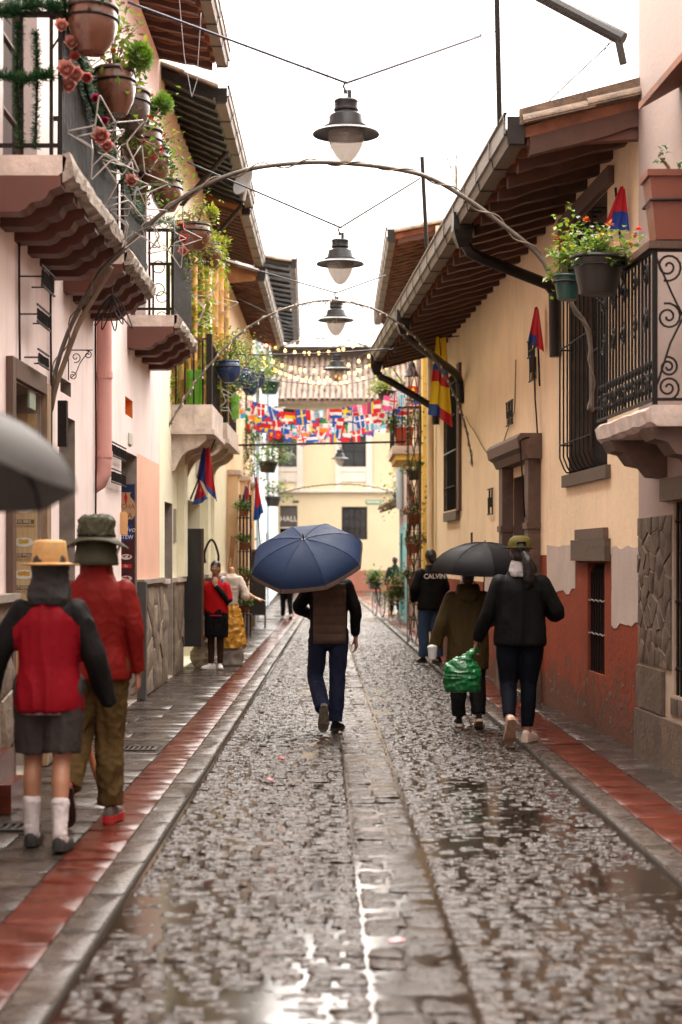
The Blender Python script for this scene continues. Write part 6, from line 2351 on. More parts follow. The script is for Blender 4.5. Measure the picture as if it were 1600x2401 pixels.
def star(label, c, R, rot, tiltz, spin):
    t = thing('wire_star', label, 'star', c, 0, 'white wire stars on the balconies')
    M = Euler((rot, 0, tiltz)).to_matrix() @ Matrix.Rotation(spin, 3, 'Y')
    for k, (s_, off) in enumerate(((1.0, -.05), (.62, .06))):
        pts = []
        for i in range(10):
            r = R * s_ * (1 if i % 2 == 0 else .42)
            a = pi / 2 + i * pi / 5
            pts.append(M @ Vector((cos(a) * r, off, sin(a) * r)))
        path = []
        for i in range(10):
            a, b = pts[i], pts[(i + 1) % 10]
            path += [a.lerp(b, .06), a.lerp(b, .5), a.lerp(b, .94)]
        MB().tube(path, .0052, 6, closed=True).build('star_outline', M_STAR, t, smooth=True)
    for i in range(0, 10, 2):
        a = pi / 2 + i * pi / 5
        p = M @ Vector((cos(a) * R * .42 * .62, .06, sin(a) * R * .42 * .62))
        q = M @ Vector((cos(a + pi / 5) * R * .42, -.05, sin(a + pi / 5) * R * .42))
        MB().tube([p, q], .004, 4).build('star_spoke', M_STAR, t)
star('large white wire star under the rosette pot', at(248, 330, 11.35), .30, .1, .5, -.25)
star('white wire star overlapping the railing of the first balcony', at(305, 432, 12.3), .29, .1, .55, .2)
star('white wire star low on the first railing end', at(322, 520, 13.3), .27, .0, .6, -.1)
star('white wire star before the second balcony bars', at(400, 555, 15.4), .30, .1, .5, .3)
star('white wire star hanging over the bamboo poles', at(500, 720, 21.6), .34, .1, .4, .1)
star('white wire star on the rail below the blue pots', at(545, 945, 25.6), .30, .1, .4, .5)
t = thing('folded_star', 'dark folded wire star hanging below the second balcony', 'star', at(264, 690, 13.9))
for k in range(6):
    a = -1.2 + k * .42
    L = (.26, .30, .31, .3, .26, .34)[k]
    d = Vector((sin(a) * .75, cos(k * 2) * .25, -1)).normalized()
    s_ = Vector((1, 0, .1)).normalized() * .03
    MB().tube(smooth_path([(0, 0, 0), d * L * .4 + s_, d * L, d * L * .45 - s_, (0, 0, 0)], 5), .0055, 5).build('wire_loop', M_IRONB, t)
MB().tube([(0, 0, 0), (0, 0, .55)], .003, 4).build('cord', M_WIRE, t)

# ---------------------------------------------------------------- signs on the pink wall
def iron_sign(label, u, z, w_, h_, seed, out=.05):
    r = random.Random(seed)
    t = thing('iron_sign', label, 'sign', FL.p(u, 0, z), world=True, group='iron lettering signs on the pink wall')
    m = MB()
    for zz_ in (z, z + h_):
        FL.box(m, u, u + w_, out, out + .012, zz_, zz_ + .012)
    m.build('sign_rail', M_IRON, t)
    n = int(w_ / .045)
    for i in range(n):
        q = u + .02 + (w_ - .04) * i / n
        m = MB()
        k = r.randrange(4)
        zz_ = [z + .02, z + h_ * .5, z + h_ - .02]
        P = {0: [(0, 0), (0, 2)], 1: [(0, 0), (.5, 2), (1, 0)], 2: [(0, 2), (0, 0), (1, 0), (1, 2)], 3: [(0, 0), (0, 2), (1, 1), (0, 1)]}[k]
        m.tube([FL.p(q + a * .035, out + .006, zz_[b]) for a, b in P], .007, 4)
        m.build('letter', M_IRON, t)
    for uu in (u + .03, u + w_ - .03):
        m = MB()
        m.tube([FL.p(uu, 0, z + h_ * .5), FL.p(uu, out, z + h_ * .5)], .006, 4)
        m.build('stand_off', M_IRON, t)
iron_sign('framed iron sign under the first balcony corbels', 12.05, 3.55, .55, .14, 1, .16)
iron_sign('small iron word sign below the framed one', 12.1, 3.30, .55, .12, 2, .12)
iron_sign('lowest iron word sign above the first doorway', 12.25, 3.02, .45, .10, 3, .10)
iron_sign('upper iron word sign beside the jug poster', 16.55, 2.62, 1.1, .13, 4, .05)
iron_sign('lower iron word sign beside the jug poster', 16.55, 2.36, 1.1, .13, 5, .05)
t = thing('sign_bracket', 'thin scrolled iron bracket on the pink wall', 'bracket', FL.p(14.2, 0, 3.2), world=True)
P0 = FL.p(14.15, .02, 3.1)
MB().tube([P0, P0 + Vector((0, 0, .32))], .005, 4).build('back_bar', M_IRON, t)
MB().tube([P0 + Vector((0, 0, .25)), P0 + Vector((.20, 0, .25))], .005, 4).build('arm_bar', M_IRON, t)
for (cx, cz, r_, fl) in ((.035, .035, .035, 1), (.06, .19, .045, -1), (.16, .21, .035, 1)):
    m = MB()
    scroll(m, basis(P0 + Vector((cx, 0, cz)), (1, 0, 0), (0, 1, 0), (0, 0, 1)), 1, 1.3, .008, r_, .004, 4, 18, fl)
    m.build('scroll', M_IRON, t)
MB().tube(smooth_path([P0 + Vector((.02, 0, .02)), P0 + Vector((.06, 0, .06)), P0 + Vector((.10, 0, .15)), P0 + Vector((.17, 0, .24))]), .004, 4).build('brace', M_IRON, t)
def plate(name, label, c, w_, h_, col, cat='plaque', th=.015):
    m = MB()
    FL.box(m, c[0], c[0] + w_, .002, .002 + th, c[1], c[1] + h_)
    tag(m.build(name, pm(name + '_' + label[:6].replace(' ', ''), col, rough=.5, var=.12)), label, cat)
plate('wall_plaque', 'small white plaque above the jug poster doorway', (18.25, 2.85), .3, .12, (.55, .55, .5))
plate('wall_plaque', 'faded green plaque below the first balcony signs', (12.4, 2.72), .25, .13, (.28, .34, .27))
t = thing('wooden_tag', 'small orange wooden tag hung by the jug poster', 'tag', (XW_L + .02, 17.6, 1.88))
MB().prism([(-.03, 0, 0), (.055, 0, -.02), (.06, 0, .19), (.03, 0, .23), (-.01, 0, .225), (-.03, 0, .2)], (0, .015, 0)).build('tag_board', pm('tag_wood', (.62, .34, .14), rough=.55), t)

# ---------------------------------------------------------------- menu posters on the door jambs
def food(M, w_, col, t, k):
    """a printed dish: white plate and a heap of food, flat on the poster"""
    def e(mb, cx, cz, rx, rz, y, seg=22):
        mb.add([M @ Vector((cx, cz, y))] + [M @ Vector((cx + rx * cos(2 * pi * i / seg), cz + rz * sin(2 * pi * i / seg), y)) for i in range(seg)], [(0, i + 1, (i + 1) % seg + 1) for i in range(seg)])
        return mb
    e(MB(), 0, 0, w_, w_ * .48, .0012).build('printed_plate', pm('print_white', (.74, .70, .64), rough=.4, var=.08), t)
    r = random.Random(k)
    for i, c in enumerate(col):
        m = MB()
        for j in range(6):
            e(m, r.uniform(-.55, .55) * w_, r.uniform(-.08, .28) * w_, w_ * r.uniform(.14, .24), w_ * r.uniform(.08, .14), .0016 + .0004 * i + .00005 * j, 9)
        m.build('printed_food', pm('print_food_%02d%02d' % (k, i), c, rough=.4, var=.25, vs_=30), t)
def words(t, M, body, size, mat, name='lettering', shear=0.0, bold=.0):
    MB().merge(text_mb(body, size, 0, 'CENTER', shear, bold), M).build(name, mat, t)
FX = ((1, 0, 0), (0, 0, 1), (0, -1, 0))
W_ = pm('print_cream_white', (.78, .74, .66), rough=.45, var=.04)
BR = pm('print_brown', (.16, .09, .04), rough=.45, var=.1)
po = thing('menu_poster', 'tan menu poster with fried dishes on the doorway jamb', 'poster', (-2.43, 12.93, .7), world=True)
m = MB()
m.box((-2.60, 12.93, .62), (-2.305, 12.945, 2.72))
m.build('poster_sheet', pm('poster_tan', (.60, .42, .22), rough=.45, var=.25, vs_=4, stretch=(14, 1, .6)), po)
ya = 12.928
for i, (z, a, b, cols) in enumerate(((2.00, 'ALITAS BBQ', 'BARBECUE WINGS', [(.50, .20, .04), (.45, .10, .03)]), (1.745, 'SECO DE POLLO', 'CHICKEN STEW', [(.65, .24, .03), (.60, .45, .05)]), (1.50, 'FRITADA', 'PORK FRY', [(.66, .36, .05), (.62, .30, .04)]), (1.26, 'MOTE', 'CORN', [(.75, .62, .05), (.3, .4, .05)]))):
    food(basis((-2.405, ya, z + .0), *FX), .075, cols, po, 20 + i)
    m = MB()
    m.box((-2.55, ya - .0006, z - .115), (-2.325, ya + .0004, z - .083))
    m.build('caption_bar', BR, po)
    words(po, basis((-2.43, ya - .0012, z - .099), *FX), a, .030, W_)
    words(po, basis((-2.43, ya - .0008, z - .135), *FX), b, .026, BR)
po = thing('menu_poster', 'dark red menu poster with a painted jug on the further jamb', 'poster', (-2.37, 19.03, .7), world=True)
ya = 19.028
m = MB()
m.box((-2.62, 19.03, .62), (-2.30, 19.045, 2.45))
m.build('poster_sheet', pm('poster_maroon', (.075, .012, .012), rough=.4, var=.15), po)
m = MB()
m.box((-2.62, ya - .0004, 2.02), (-2.302, ya + .0012, 2.449))
m.build('poster_panel', pm('print_navy', (.02, .03, .10), rough=.4, var=.1), po)
m = MB()
pr = [(.0, 0), (.075, .0), (.105, .05), (.115, .12), (.095, .20), (.05, .25), (.045, .28), (.065, .30), (0, .30)]
c0 = Vector((-2.40, ya - .001, 2.06))
m.add([c0 + Vector((x, 0, z)) for x, z in pr] + [c0 + Vector((-x, 0, z)) for x, z in reversed(pr)], [tuple(range(2 * len(pr)))])
m.build('printed_jug', pm('print_clay', (.62, .34, .18), rough=.4, var=.1), po)
words(po, basis((-2.38, ya - .002, 2.20), *FX), 'CHA', .075, BR, shear=.1)
words(po, basis((-2.38, ya - .002, 2.10), *FX), 'RA', .085, BR)
m = MB()
m.add([Vector((-2.42, ya - .002, 2.31)), Vector((-2.40, ya - .002, 2.37)), Vector((-2.38, ya - .002, 2.30)), Vector((-2.395, ya - .002, 2.22)), Vector((-2.41, ya - .002, 2.24))], [(0, 1, 2, 3, 4)])
m.build('printed_chilli', pm('print_red', (.6, .02, .02), rough=.4, var=.1), po)
m = MB()
m.box((-2.62, ya - .0006, 1.82), (-2.33, ya + .0012, 2.0))
m.build('poster_panel', pm('print_blue', (.015, .05, .24), rough=.4, var=.1), po)
words(po, basis((-2.395, ya - .0012, 1.945), *FX), 'Chivo', .085, W_, shear=.25)
words(po, basis((-2.395, ya - .0012, 1.86), *FX), 'STEW', .06, W_, bold=.01)
for z, k in ((1.64, 40), (1.40, 41), (1.16, 42)):
    food(basis((-2.395, ya, z), *FX), .065, [(.4, .12, .04), (.5, .03, .03)], po, k)
    m = MB()
    m.box((-2.60, ya - .0006, z - .125), (-2.335, ya + .0004, z - .08))
    m.build('caption_bar', MATS['print_red'], po)
    words(po, basis((-2.40, ya - .0012, z - .10), *FX), 'Aji', .04, W_, shear=.2)
# ---------------------------------------------------------------- people
SK1 = pm('skin_tan', (.36, .17, .10), rough=.5, var=.12, vs_=10, bump=.08, bs=90, sub=.08, world=False)
SK2 = pm('skin_brown', (.27, .12, .07), rough=.5, var=.12, vs_=10, bump=.08, bs=90, sub=.08, world=False)
HAIR = pm('black_hair', (.012, .009, .008), rough=.4, var=.3, vs_=20, bump=.5, bs=60, stretch=(1, 1, .15), world=False)
HAIRB = pm('brown_hair', (.045, .022, .013), rough=.45, var=.3, vs_=20, bump=.5, bs=60, stretch=(1, 1, .15), world=False)
def cloth(name, col, rough=.75, bump=.18, bs=22, var=.15, **k):
    k.setdefault('spec', .1)
    if max(col) < .035:
        col = tuple(c * .42 for c in col)
    return pm(name, col, rough=rough, var=var, vs_=6, bump=bump, bs=bs, bdist=.02, world=False, **k)
def limb(mb, pts, rad, seg=12, sub=4, cap=True):
    P = smooth_path(pts, sub)
    n = len(pts)
    R = []
    for i in range(len(P)):
        t = i / (len(P) - 1) * (n - 1)
        k = min(n - 2, int(t))
        R.append(rad[k] + (rad[k + 1] - rad[k]) * (t - k))
    mb.tube(P, R, seg)
    mb.ball(pts[0], rad[0], 12, 8)
    if cap:
        mb.ball(pts[-1], rad[-1], 12, 8)
def torso(mb, rows, seg=24, lean=0.0):
    """rows: (z, rx, ry, y offset)"""
    rings = []
    for r in rows:
        z, rx, ry = r[:3]
        yo = (r[3] if len(r) > 3 else 0) + lean * (z - .95)
        ring = []
        for k in range(seg):
            a = 2 * pi * k / seg
            c, s_ = cos(a), sin(a)
            ring.append(Vector((rx * (abs(c) ** .85) * (1 if c > 0 else -1), yo + ry * (abs(s_) ** .85) * (1 if s_ > 0 else -1), z)))
        rings.append(ring)
    mb.loft(rings)
def hand(mb, w, d, n, th, curl=.5, s=1.0):
    """w wrist, d direction of the fingers, n palm normal, th = thumb side (unit)"""
    w, d, n, th = Vector(w), Vector(d).normalized(), Vector(n).normalized(), Vector(th).normalized()
    k = w + d * .085 * s
    for i in range(5):
        o = th * (.030 - .015 * i) * s
        mb.tube([w + o * .6 - d * .01, k + o], [.016 * s, .0145 * s], 8)
    L = (.068, .076, .072, .056)
    for i in range(4):
        o = th * (.031 - .021 * i) * s
        p = k + o
        a = 0
        pts = [p - d * .015]
        q = p
        for j, f in enumerate((.45, .32, .23)):
            a += curl * (.55 + .35 * j)
            q = q + (d * cos(a) + n * sin(a)) * L[i] * f * s * 1.05
            pts.append(q)
        mb.tube([pts[0], p] + pts[1:], [.0095 * s, .0092 * s, .0088 * s, .0082 * s, .0068 * s], 8)
        mb.ball(pts[-1], .0068 * s, 8, 5)
    b = w + d * .02 * s + th * .026 * s
    t1 = b + (d * .55 + th * .6 + n * .25).normalized() * .042 * s
    t2 = t1 + (d * .85 + th * .1 + n * (.25 + curl * .4)).normalized() * .034 * s
    t3 = t2 + (d * .8 - th * .1 + n * (.3 + curl * .5)).normalized() * .024 * s
    mb.tube([b - d * .01, b, t1, t2, t3], [.014 * s, .014 * s, .0115 * s, .010 * s, .008 * s], 8)
    mb.ball(t3, .008 * s, 8, 5)
def shoe(parent, ankle, yaw, pitch, up, sole, s=1.0, low=False, accent=None, sole_th=.022):
    M = Matrix.Translation(Vector(ankle)) @ Matrix.Rotation(yaw, 4, 'Z') @ Matrix.Rotation(-pitch, 4, 'X')
    zb = -.085
    rows = [(-.075, .012, .03), (-.068, .030, .055), (-.03, .036, .082 if not low else .05), (.02, .038, .080 if not low else .045), (.06, .043, .058 if not low else .045), (.11, .048, .046), (.155, .044, .036), (.185, .030, .026), (.197, .010, .016)]
    mb = MB()
    rings = []
    for y_, hw, h in rows:
        ring = []
        for k in range(14):
            a = pi * k / 13
            ring.append(M @ Vector((hw * cos(a), y_, zb + sole_th + h * max(0.0, sin(a)) ** .7)))
        rings.append(ring)
    mb.loft(rings)
    sh = mb.build('shoe', up, parent, smooth='auto')
    mb = MB()
    rings = []
    for y_, hw, h in rows:
        t = .010 if y_ > .15 else 0
        rings.append([M @ Vector((hw * 1.06, y_ * 1.02, zb + t)), M @ Vector((hw * 1.08, y_ * 1.02, zb + sole_th + .006)), M @ Vector((-hw * 1.08, y_ * 1.02, zb + sole_th + .006)), M @ Vector((-hw * 1.06, y_ * 1.02, zb + t))])
    mb.loft(rings)
    mb.build('sole', sole, sh)
    if accent:
        mb = MB()
        for k in range(3):
            y_ = .0 + .035 * k
            mb.tube([M @ Vector((.04 * cos(a), y_, zb + sole_th + .07 * sin(a) - .006 * k)) for a in [pi * q / 8 for q in range(1, 8)]], .004, 4)
        mb.build('shoe_trim', accent, sh)
    return sh
DEF = dict(sl=(-.165, 0, 1.375), sr=(.165, 0, 1.375), el=(-.25, -.02, 1.14), wl=(-.27, .05, .90), er=(.25, -.02, 1.14), wr=(.27, .05, .90), hl=(-.095, 0, .93), hr=(.095, 0, .93), kl=(-.10, .02, .50), al=(-.10, 0, .085), kr=(.10, .02, .50), ar=(.10, 0, .085))
def body(t, J, skin, voxel, hands=(), bw=1.0, headrot=0.0, lean=0.0, nose=True, calf_r=.055, ank_r=.036):
    mb = MB()
    torso(mb, [(.86, .15 * bw, .10), (.95, .165 * bw, .115), (1.08, .14 * bw, .095), (1.25, .15 * bw, .10), (1.34, .145, .09), (1.40, .09, .065), (1.46, .055, .055)], lean=lean)
    yh = lean * .65
    mb.tube([(0, lean * .5, 1.43), (0, yh * .9 + .005, 1.50), (0, yh + .015, 1.57)], [.062, .054, .054], 14)
    R = Matrix.Translation((0, yh + .015, 0)) @ Matrix.Rotation(headrot, 4, 'Z')
    h = MB()
    h.ball((0, .0, 1.645), (.074, .092, .105), 18, 12)
    h.ball((0, .028, 1.585), (.055, .062, .062), 14, 9)
    h.ball((0, .055, 1.558), (.030, .032, .026), 12, 8)
    if nose:
        h.tube([(0, .088, 1.655), (0, .103, 1.625), (0, .104, 1.612)], [.008, .012, .014], 8)
        h.ball((0, .086, 1.572), (.022, .012, .012), 10, 6)
        h.ball((-.03, .078, 1.615), (.022, .014, .018), 8, 6)
        h.ball((.03, .078, 1.615), (.022, .014, .018), 8, 6)
    for sx in (-1, 1):
        h.ball((sx * .078, -.002, 1.62), (.010, .02, .032), 8, 7)
    mb.merge(h, R)
    for a, b, c in (('sl', 'el', 'wl'), ('sr', 'er', 'wr')):
        limb(mb, [J[a], J[b], J[c]], [.044, .038, .027])
    for a, b, c in (('hl', 'kl', 'al'), ('hr', 'kr', 'ar')):
        k_, an = Vector(J[b]), Vector(J[c])
        calf = k_.lerp(an, .3) + Vector((0, -.018, 0))
        limb(mb, [J[a], Vector(J[a]).lerp(k_, .5), k_, calf, an], [.088, .074, .053, calf_r, ank_r])
    for hd in hands:
        hand(mb, **hd)
    return remeshed(mb, 'body', skin, voxel, 2, t)
def jacket(t, J, mats, hem, voxel, rows=None, sr=(.075, .062, .048), cuff=1.0, bw=1.0, lean=0.0, wr=.009, matfn=None, name='jacket', collar=1.52, seed=1.0, sleeves=True, short=False, crad=.075, crease=.3, ws=.38):
    mb = MB()
    rows = rows or [(hem, .185 * bw, .135 * bw), (hem + .03, .195 * bw, .145 * bw), (1.05, .178 * bw, .132 * bw), (1.2, .184 * bw, .135), (1.32, .19, .13), (1.39, .165, .11), (1.44, .118, .09), (1.48, crad * 1.1, crad * 1.05), (collar, crad, crad)]
    torso(mb, rows, 28, lean)
    if sleeves:
        for a, b, c in (('sl', 'el', 'wl'), ('sr', 'er', 'wr')):
            A, B, W = Vector(J[a]), Vector(J[b]), Vector(J[c])
            if short:
                limb(mb, [A, A.lerp(B, .5), A.lerp(B, .95)], [sr[0], sr[0] * .98, sr[0] * .95], cap=False)
            else:
                limb(mb, [A, A.lerp(B, .5), B, B.lerp(W, .5), B.lerp(W, cuff)], [sr[0], (sr[0] + sr[1]) / 2 * 1.04, sr[1], (sr[1] + sr[2]) / 2, sr[2]], cap=False)
    return remeshed(mb, name, mats, voxel, 3, t, wr, 8.0, (1, 1, ws), matfn, seed, None, crease)
def trousers(t, J, mats, voxel, end=.06, rad=(.11, .095, .082, .075), waist=1.0, bw=1.0, wr=.008, name='trousers', matfn=None, seed=2.0, lean=0.0, short=0.0):
    mb = MB()
    torso(mb, [(.80, .10 * bw, .09), (.86, .165 * bw, .125), (.93, .175 * bw, .13), (waist, .16 * bw, .118)], 24, lean)
    for a, b, c in (('hl', 'kl', 'al'), ('hr', 'kr', 'ar')):
        h, k_, an = Vector(J[a]), Vector(J[b]), Vector(J[c])
        if short:
            e = h.lerp(k_, short)
            limb(mb, [h, h.lerp(e, .5), e], [rad[0], rad[1], rad[2]], cap=False)
            continue
        e = an.lerp(k_, end)
        limb(mb, [h, h.lerp(k_, .5), k_, k_.lerp(e, .5) + Vector((0, -.012, 0)), e], [rad[0], rad[1], rad[2], (rad[2] + rad[3]) / 2 * 1.02, rad[3]], cap=False)
    return remeshed(mb, name, mats, voxel, 2, t, wr, 10.0, (1, 1, .55), matfn, seed)
def pose(**k):
    d = dict(DEF)
    d.update(k)
    return d
def person(label, loc, H, rz=0.0, group=None):
    t = thing('person', label, 'person', loc, rz, group)
    s = H / 1.75
    t.scale = (s, s, s)
    return t
def hair_cap(t, mat, headrot=0.0, lean=0.0, length=.0, voxel=.012):
    mb = MB()
    yh = lean * .65 + .015
    M = Matrix.Translation((0, yh, 0)) @ Matrix.Rotation(headrot, 4, 'Z')
    h = MB()
    h.ball((0, -.012, 1.662), (.084, .098, .102), 18, 12)
    h.ball((0, -.05, 1.60), (.072, .055, .075), 14, 9)
    if length:
        h.tube([(0, -.06, 1.60), (0, -.075, 1.52), (0, -.07, 1.52 - length)], [.07, .06, .035], 12)
    mb.merge(h, M)
    return remeshed(mb, 'hair', mat, voxel, 2, t, .006, 22, (1, 1, .3))

W_SOLE = pm('white_rubber', (.62, .56, .50), rough=.5, var=.1, world=False)
K_SOLE = pm('black_rubber', (.02, .018, .016), rough=.6, world=False)

# --- straw hat, red and black windbreaker, shorts
J = pose(sl=(-.155, 0, 1.36), sr=(.155, 0, 1.36), el=(-.29, -.02, 1.10), wl=(-.36, .02, .80), er=(.26, -.02, 1.10), wr=(.335, .03, .84), kl=(-.10, .05, .50), al=(-.105, .02, .10), kr=(.075, -.02, .50), ar=(.09, -.16, .10))
t = person('person in straw hat, red and black windbreaker and grey shorts', (-1.60, 9.35, .036), 1.665)
body(t, J, SK1, .009, lean=.02, calf_r=.054, ank_r=.028)
RDJ = cloth('red_nylon', (.20, .004, .010), rough=.6, bump=.15, bs=14)
BKJ = cloth('black_nylon', (.016, .014, .014), rough=.65, bump=.15, bs=14)
def seg_d(p, a, b):
    a, b = Vector(a), Vector(b)
    q = b - a
    k = max(0, min(1, (p - a).dot(q) / q.length_squared))
    return (p - (a + q * k)).length
JP1 = J
def p1m(c):
    if c.z > 1.445:
        return 1
    x = abs(c.x)
    if c.z > 1.26 and x > .185 - 1.0 * (c.z - 1.28):
        return 1
    d = min(seg_d(c, JP1['sl'], JP1['el']), seg_d(c, JP1['sr'], JP1['er']), seg_d(c, JP1['el'], JP1['wl']), seg_d(c, JP1['er'], JP1['wr']))
    return 1 if d < .10 and x > .19 else 0
jacket(t, J, [RDJ, BKJ], .80, .009, rows=[(.785, .192, .15), (.80, .20, .158), (.83, .205, .16), (.87, .205, .16), (.95, .195, .15), (1.05, .178, .135), (1.2, .178, .13), (1.31, .178, .125), (1.37, .158, .11), (1.42, .115, .09), (1.45, .09, .085), (1.47, .08, .08)], sr=(.072, .074, .05), cuff=1.1, wr=.017, matfn=p1m, lean=.02, seed=3, crease=.10, ws=.14)
m = MB()
torso(m, [(1.40, .115, .10, -.01), (1.44, .13, .112, -.012), (1.49, .122, .115, .0), (1.54, .108, .114, .012), (1.60, .105, .118, .015), (1.66, .102, .115, .015), (1.70, .085, .095, .015)], 20, .02)
remeshed(m, 'hood', cloth('black_hood', (.036, .034, .033)), .009, 1, t, .013, 12, (1, 1, .6))
m = MB()
m.lathe([(.0, 1.772), (.06, 1.775), (.088, 1.768), (.094, 1.755), (.100, 1.70), (.106, 1.655), (.108, 1.640)], 30, (0, .025, 0), cap=False)
STRAW = pm('straw_weave', (.45, .25, .08), rough=.6, var=.2, vs_=14, bump=.5, bs=90, world=False)
hat = m.build('hat', STRAW, t, smooth=True)
m = MB()
m.lathe([(.104, 1.645), (.15, 1.632), (.168, 1.636), (.166, 1.629), (.148, 1.625), (.104, 1.634)], 34, (0, .025, 0), cap=False, sy=1.1)
m.build('hat_brim', STRAW, hat, smooth=True)
m = MB()
m.lathe([(.1075, 1.642), (.1065, 1.668)], 30, (0, .025, 0), cap=False)
m.build('hat_band', pm('hat_band_tan', (.40, .20, .07), rough=.6, world=False), hat, smooth=True)
trousers(t, J, cloth('grey_shorts', (.045, .038, .037), rough=.7), .009, short=.88, rad=(.115, .112, .108), name='shorts', wr=.009, waist=.86, seed=4)
m = MB()
torso(m, [(.775, .172, .132), (.805, .172, .132)], 26)
m.build('shirt_hem', pm('checked_shirt', (.30, .22, .24), rough=.7, var=.6, vs_=40, world=False), t)
SOCK = cloth('white_sock', (.58, .52, .52), rough=.8, bump=.5, bs=40)
for a, k_ in ((J['al'], J['kl']), (J['ar'], J['kr'])):
    m = MB()
    A, K_ = Vector(a), Vector(k_)
    limb(m, [A + Vector((0, .06, -.045)), A + Vector((0, .0, -.02)), A.lerp(K_, .22) + Vector((0, -.008, 0)), A.lerp(K_, .42) + Vector((0, -.014, 0))], [.040, .043, .046, .055])
    remeshed(m, 'sock', SOCK, .007, 1, t, .003, 18, (1, 1, 2.2))
shoe(t, J['al'], 0, .0, K_SOLE, K_SOLE, low=True)
shoe(t, J['ar'], -.08, .05, K_SOLE, K_SOLE, low=True, accent=W_SOLE)

# --- bucket hat with neck flap, red rain jacket, khaki trousers
J = pose(er=(.235, -.03, 1.15), wr=(.245, .02, .895), el=(-.24, .02, 1.15), wl=(-.22, .14, .95), kl=(-.11, .03, .51), al=(-.13, -.26, .22), kr=(.075, .03, .50), ar=(.085, .0, .09))
t = person('person in olive bucket hat with neck flap, red rain jacket and khaki trousers', (-1.47, 10.25, .036), 1.765)
body(t, J, SK1, .009, [dict(w=(.246, .025, .885), d=(-.02, .12, -1), n=(-1, .1, -.1), th=(0, 1, .1), curl=.75)])
jacket(t, J, cloth('red_rain_shell', (.15, .008, .006), rough=.6, bump=.15, bs=12), .86, .009, rows=[(.85, .205, .16), (.88, .208, .162), (.95, .20, .152), (1.05, .18, .132), (1.2, .186, .135), (1.32, .19, .13), (1.39, .168, .112), (1.44, .125, .095), (1.48, .095, .09), (1.54, .092, .09)], sr=(.07, .06, .046), cuff=1.0, wr=.014, seed=6, crease=.22, ws=.26)
OLV = cloth('olive_hat_nylon', (.05, .048, .03), rough=.5, bump=.4, bs=14)
m = MB()
m.lathe([(.0, 1.835), (.07, 1.832), (.10, 1.815), (.110, 1.79), (.112, 1.73), (.114, 1.70)], 30, (0, .01, 0), cap=True)
h_ = remeshed(m, 'hat', OLV, .008, 1, t, .012, 14)
m = MB()
rings = [[], [], [], []]
for k in range(36):
    a = 2 * pi * k / 36
    dz = -.035 * cos(a) ** 2 * (1.1 if abs(cos(a)) > .5 else .6) + .012 * sin(a) ** 2
    for i, (r, z) in enumerate(((.110, 1.70), (.19, 1.672), (.19, 1.665), (.110, 1.692))):
        rings[i].append(Vector((r * cos(a), .01 + r * sin(a) * 1.02, z + (dz if 0 < i < 3 else 0))))
m.loft(rings, cap=False)
m.build('hat_brim', OLV, h_, smooth=True)
m = MB()
m.lathe([(.1155, 1.70), (.1145, 1.715)], 30, (0, .01, 0), cap=False)
m.build('hat_band', BKJ, h_)
m = MB()
rings = []
for (z, r, o) in ((1.67, .112, 0), (1.62, .118, -.005), (1.57, .125, -.012), (1.535, .128, -.018), (1.53, .120, -.015)):
    rings.append([Vector((r * cos(a) * 1.04, o + .01 + r * sin(a), z)) for a in [pi * .92 + (pi * 1.16) * k / 22 for k in range(23)]])
m.loft(rings, close=False)
m.build('neck_flap', OLV, h_, smooth=True)
for sx in (-1, 1):
    m = MB()
    m.tube([(sx * .15, -.06, 1.655), (sx * .125, -.02, 1.60), (sx * .105, .04, 1.55)], .008, 5)
    m.build('chin_strap', SOCK, h_)
trousers(t, J, cloth('khaki_cotton', (.085, .052, .019), rough=.75, bump=.3, bs=12), .009, end=.04, rad=(.112, .098, .085, .075), wr=.015, seed=7)
RSH = pm('red_shoe_mesh', (.42, .012, .012), rough=.5, var=.2, world=False)
shoe(t, J['ar'], -.12, 0, pm('dark_shoe_mesh', (.10, .07, .06), rough=.6, world=False), RSH, sole_th=.035)
shoe(t, J['al'], .1, 1.15, RSH, pm('black_red_sole', (.05, .012, .012), rough=.6, world=False), sole_th=.03)

# --- man under the blue umbrella
J = pose(er=(.255, -.02, 1.15), wr=(.255, .06, .90), el=(-.285, .03, 1.17), wl=(-.12, .26, 1.06), kl=(-.125, .06, .50), al=(-.05, -.30, .23), kr=(.085, .03, .49), ar=(.065, .03, .085), sl=(-.165, 0, 1.37))
t = person('person in taupe padded vest and navy trousers walking under blue umbrella', (-.115, 15.9, .014), 1.72)
t_man = t
body(t, J, SK1, .010, [dict(w=(.257, .065, .885), d=(.06, .2, -1), n=(-1, .2, -.1), th=(-.2, 1, .1), curl=.45), dict(w=(-.12, .26, 1.06), d=(.75, .15, .1), n=(0, -1, .1), th=(0, 0, 1), curl=1.1)])
hair_cap(t, HAIR)
BKS = cloth('black_sleeve', (.014, .013, .014), rough=.6)
VEST = cloth('taupe_quilt', (.11, .072, .055), rough=.6, bump=.2)
def p4m(c):
    return 0 if -.145 < c.x < .165 and c.z < 1.395 and c.y < .03 else 1
vj = jacket(t, J, [VEST, BKS], .83, .010, rows=[(.83, .165, .13), (.86, .178, .14), (1.0, .176, .138), (1.2, .182, .138), (1.32, .188, .13), (1.39, .165, .11), (1.44, .118, .09), (1.50, .082, .082)], sr=(.07, .06, .043), cuff=.96, wr=.007, matfn=p4m, seed=8)
for v in vj.data.vertices:       # quilting rolls across the vest back
    c = v.co
    if -.15 < c.x < .17 and c.y < .02 and .84 < c.z < 1.40:
        v.co.y -= .016 * abs(sin((c.z - .84) * pi / .085)) ** .5
vj.data.update()
trousers(t, J, cloth('navy_denim', (.016, .021, .046), rough=.7, bump=.3, bs=16), .010, end=.02, rad=(.10, .09, .078, .07), wr=.010, seed=9)
shoe(t, J['ar'], -.3, 0, BKS, K_SOLE)
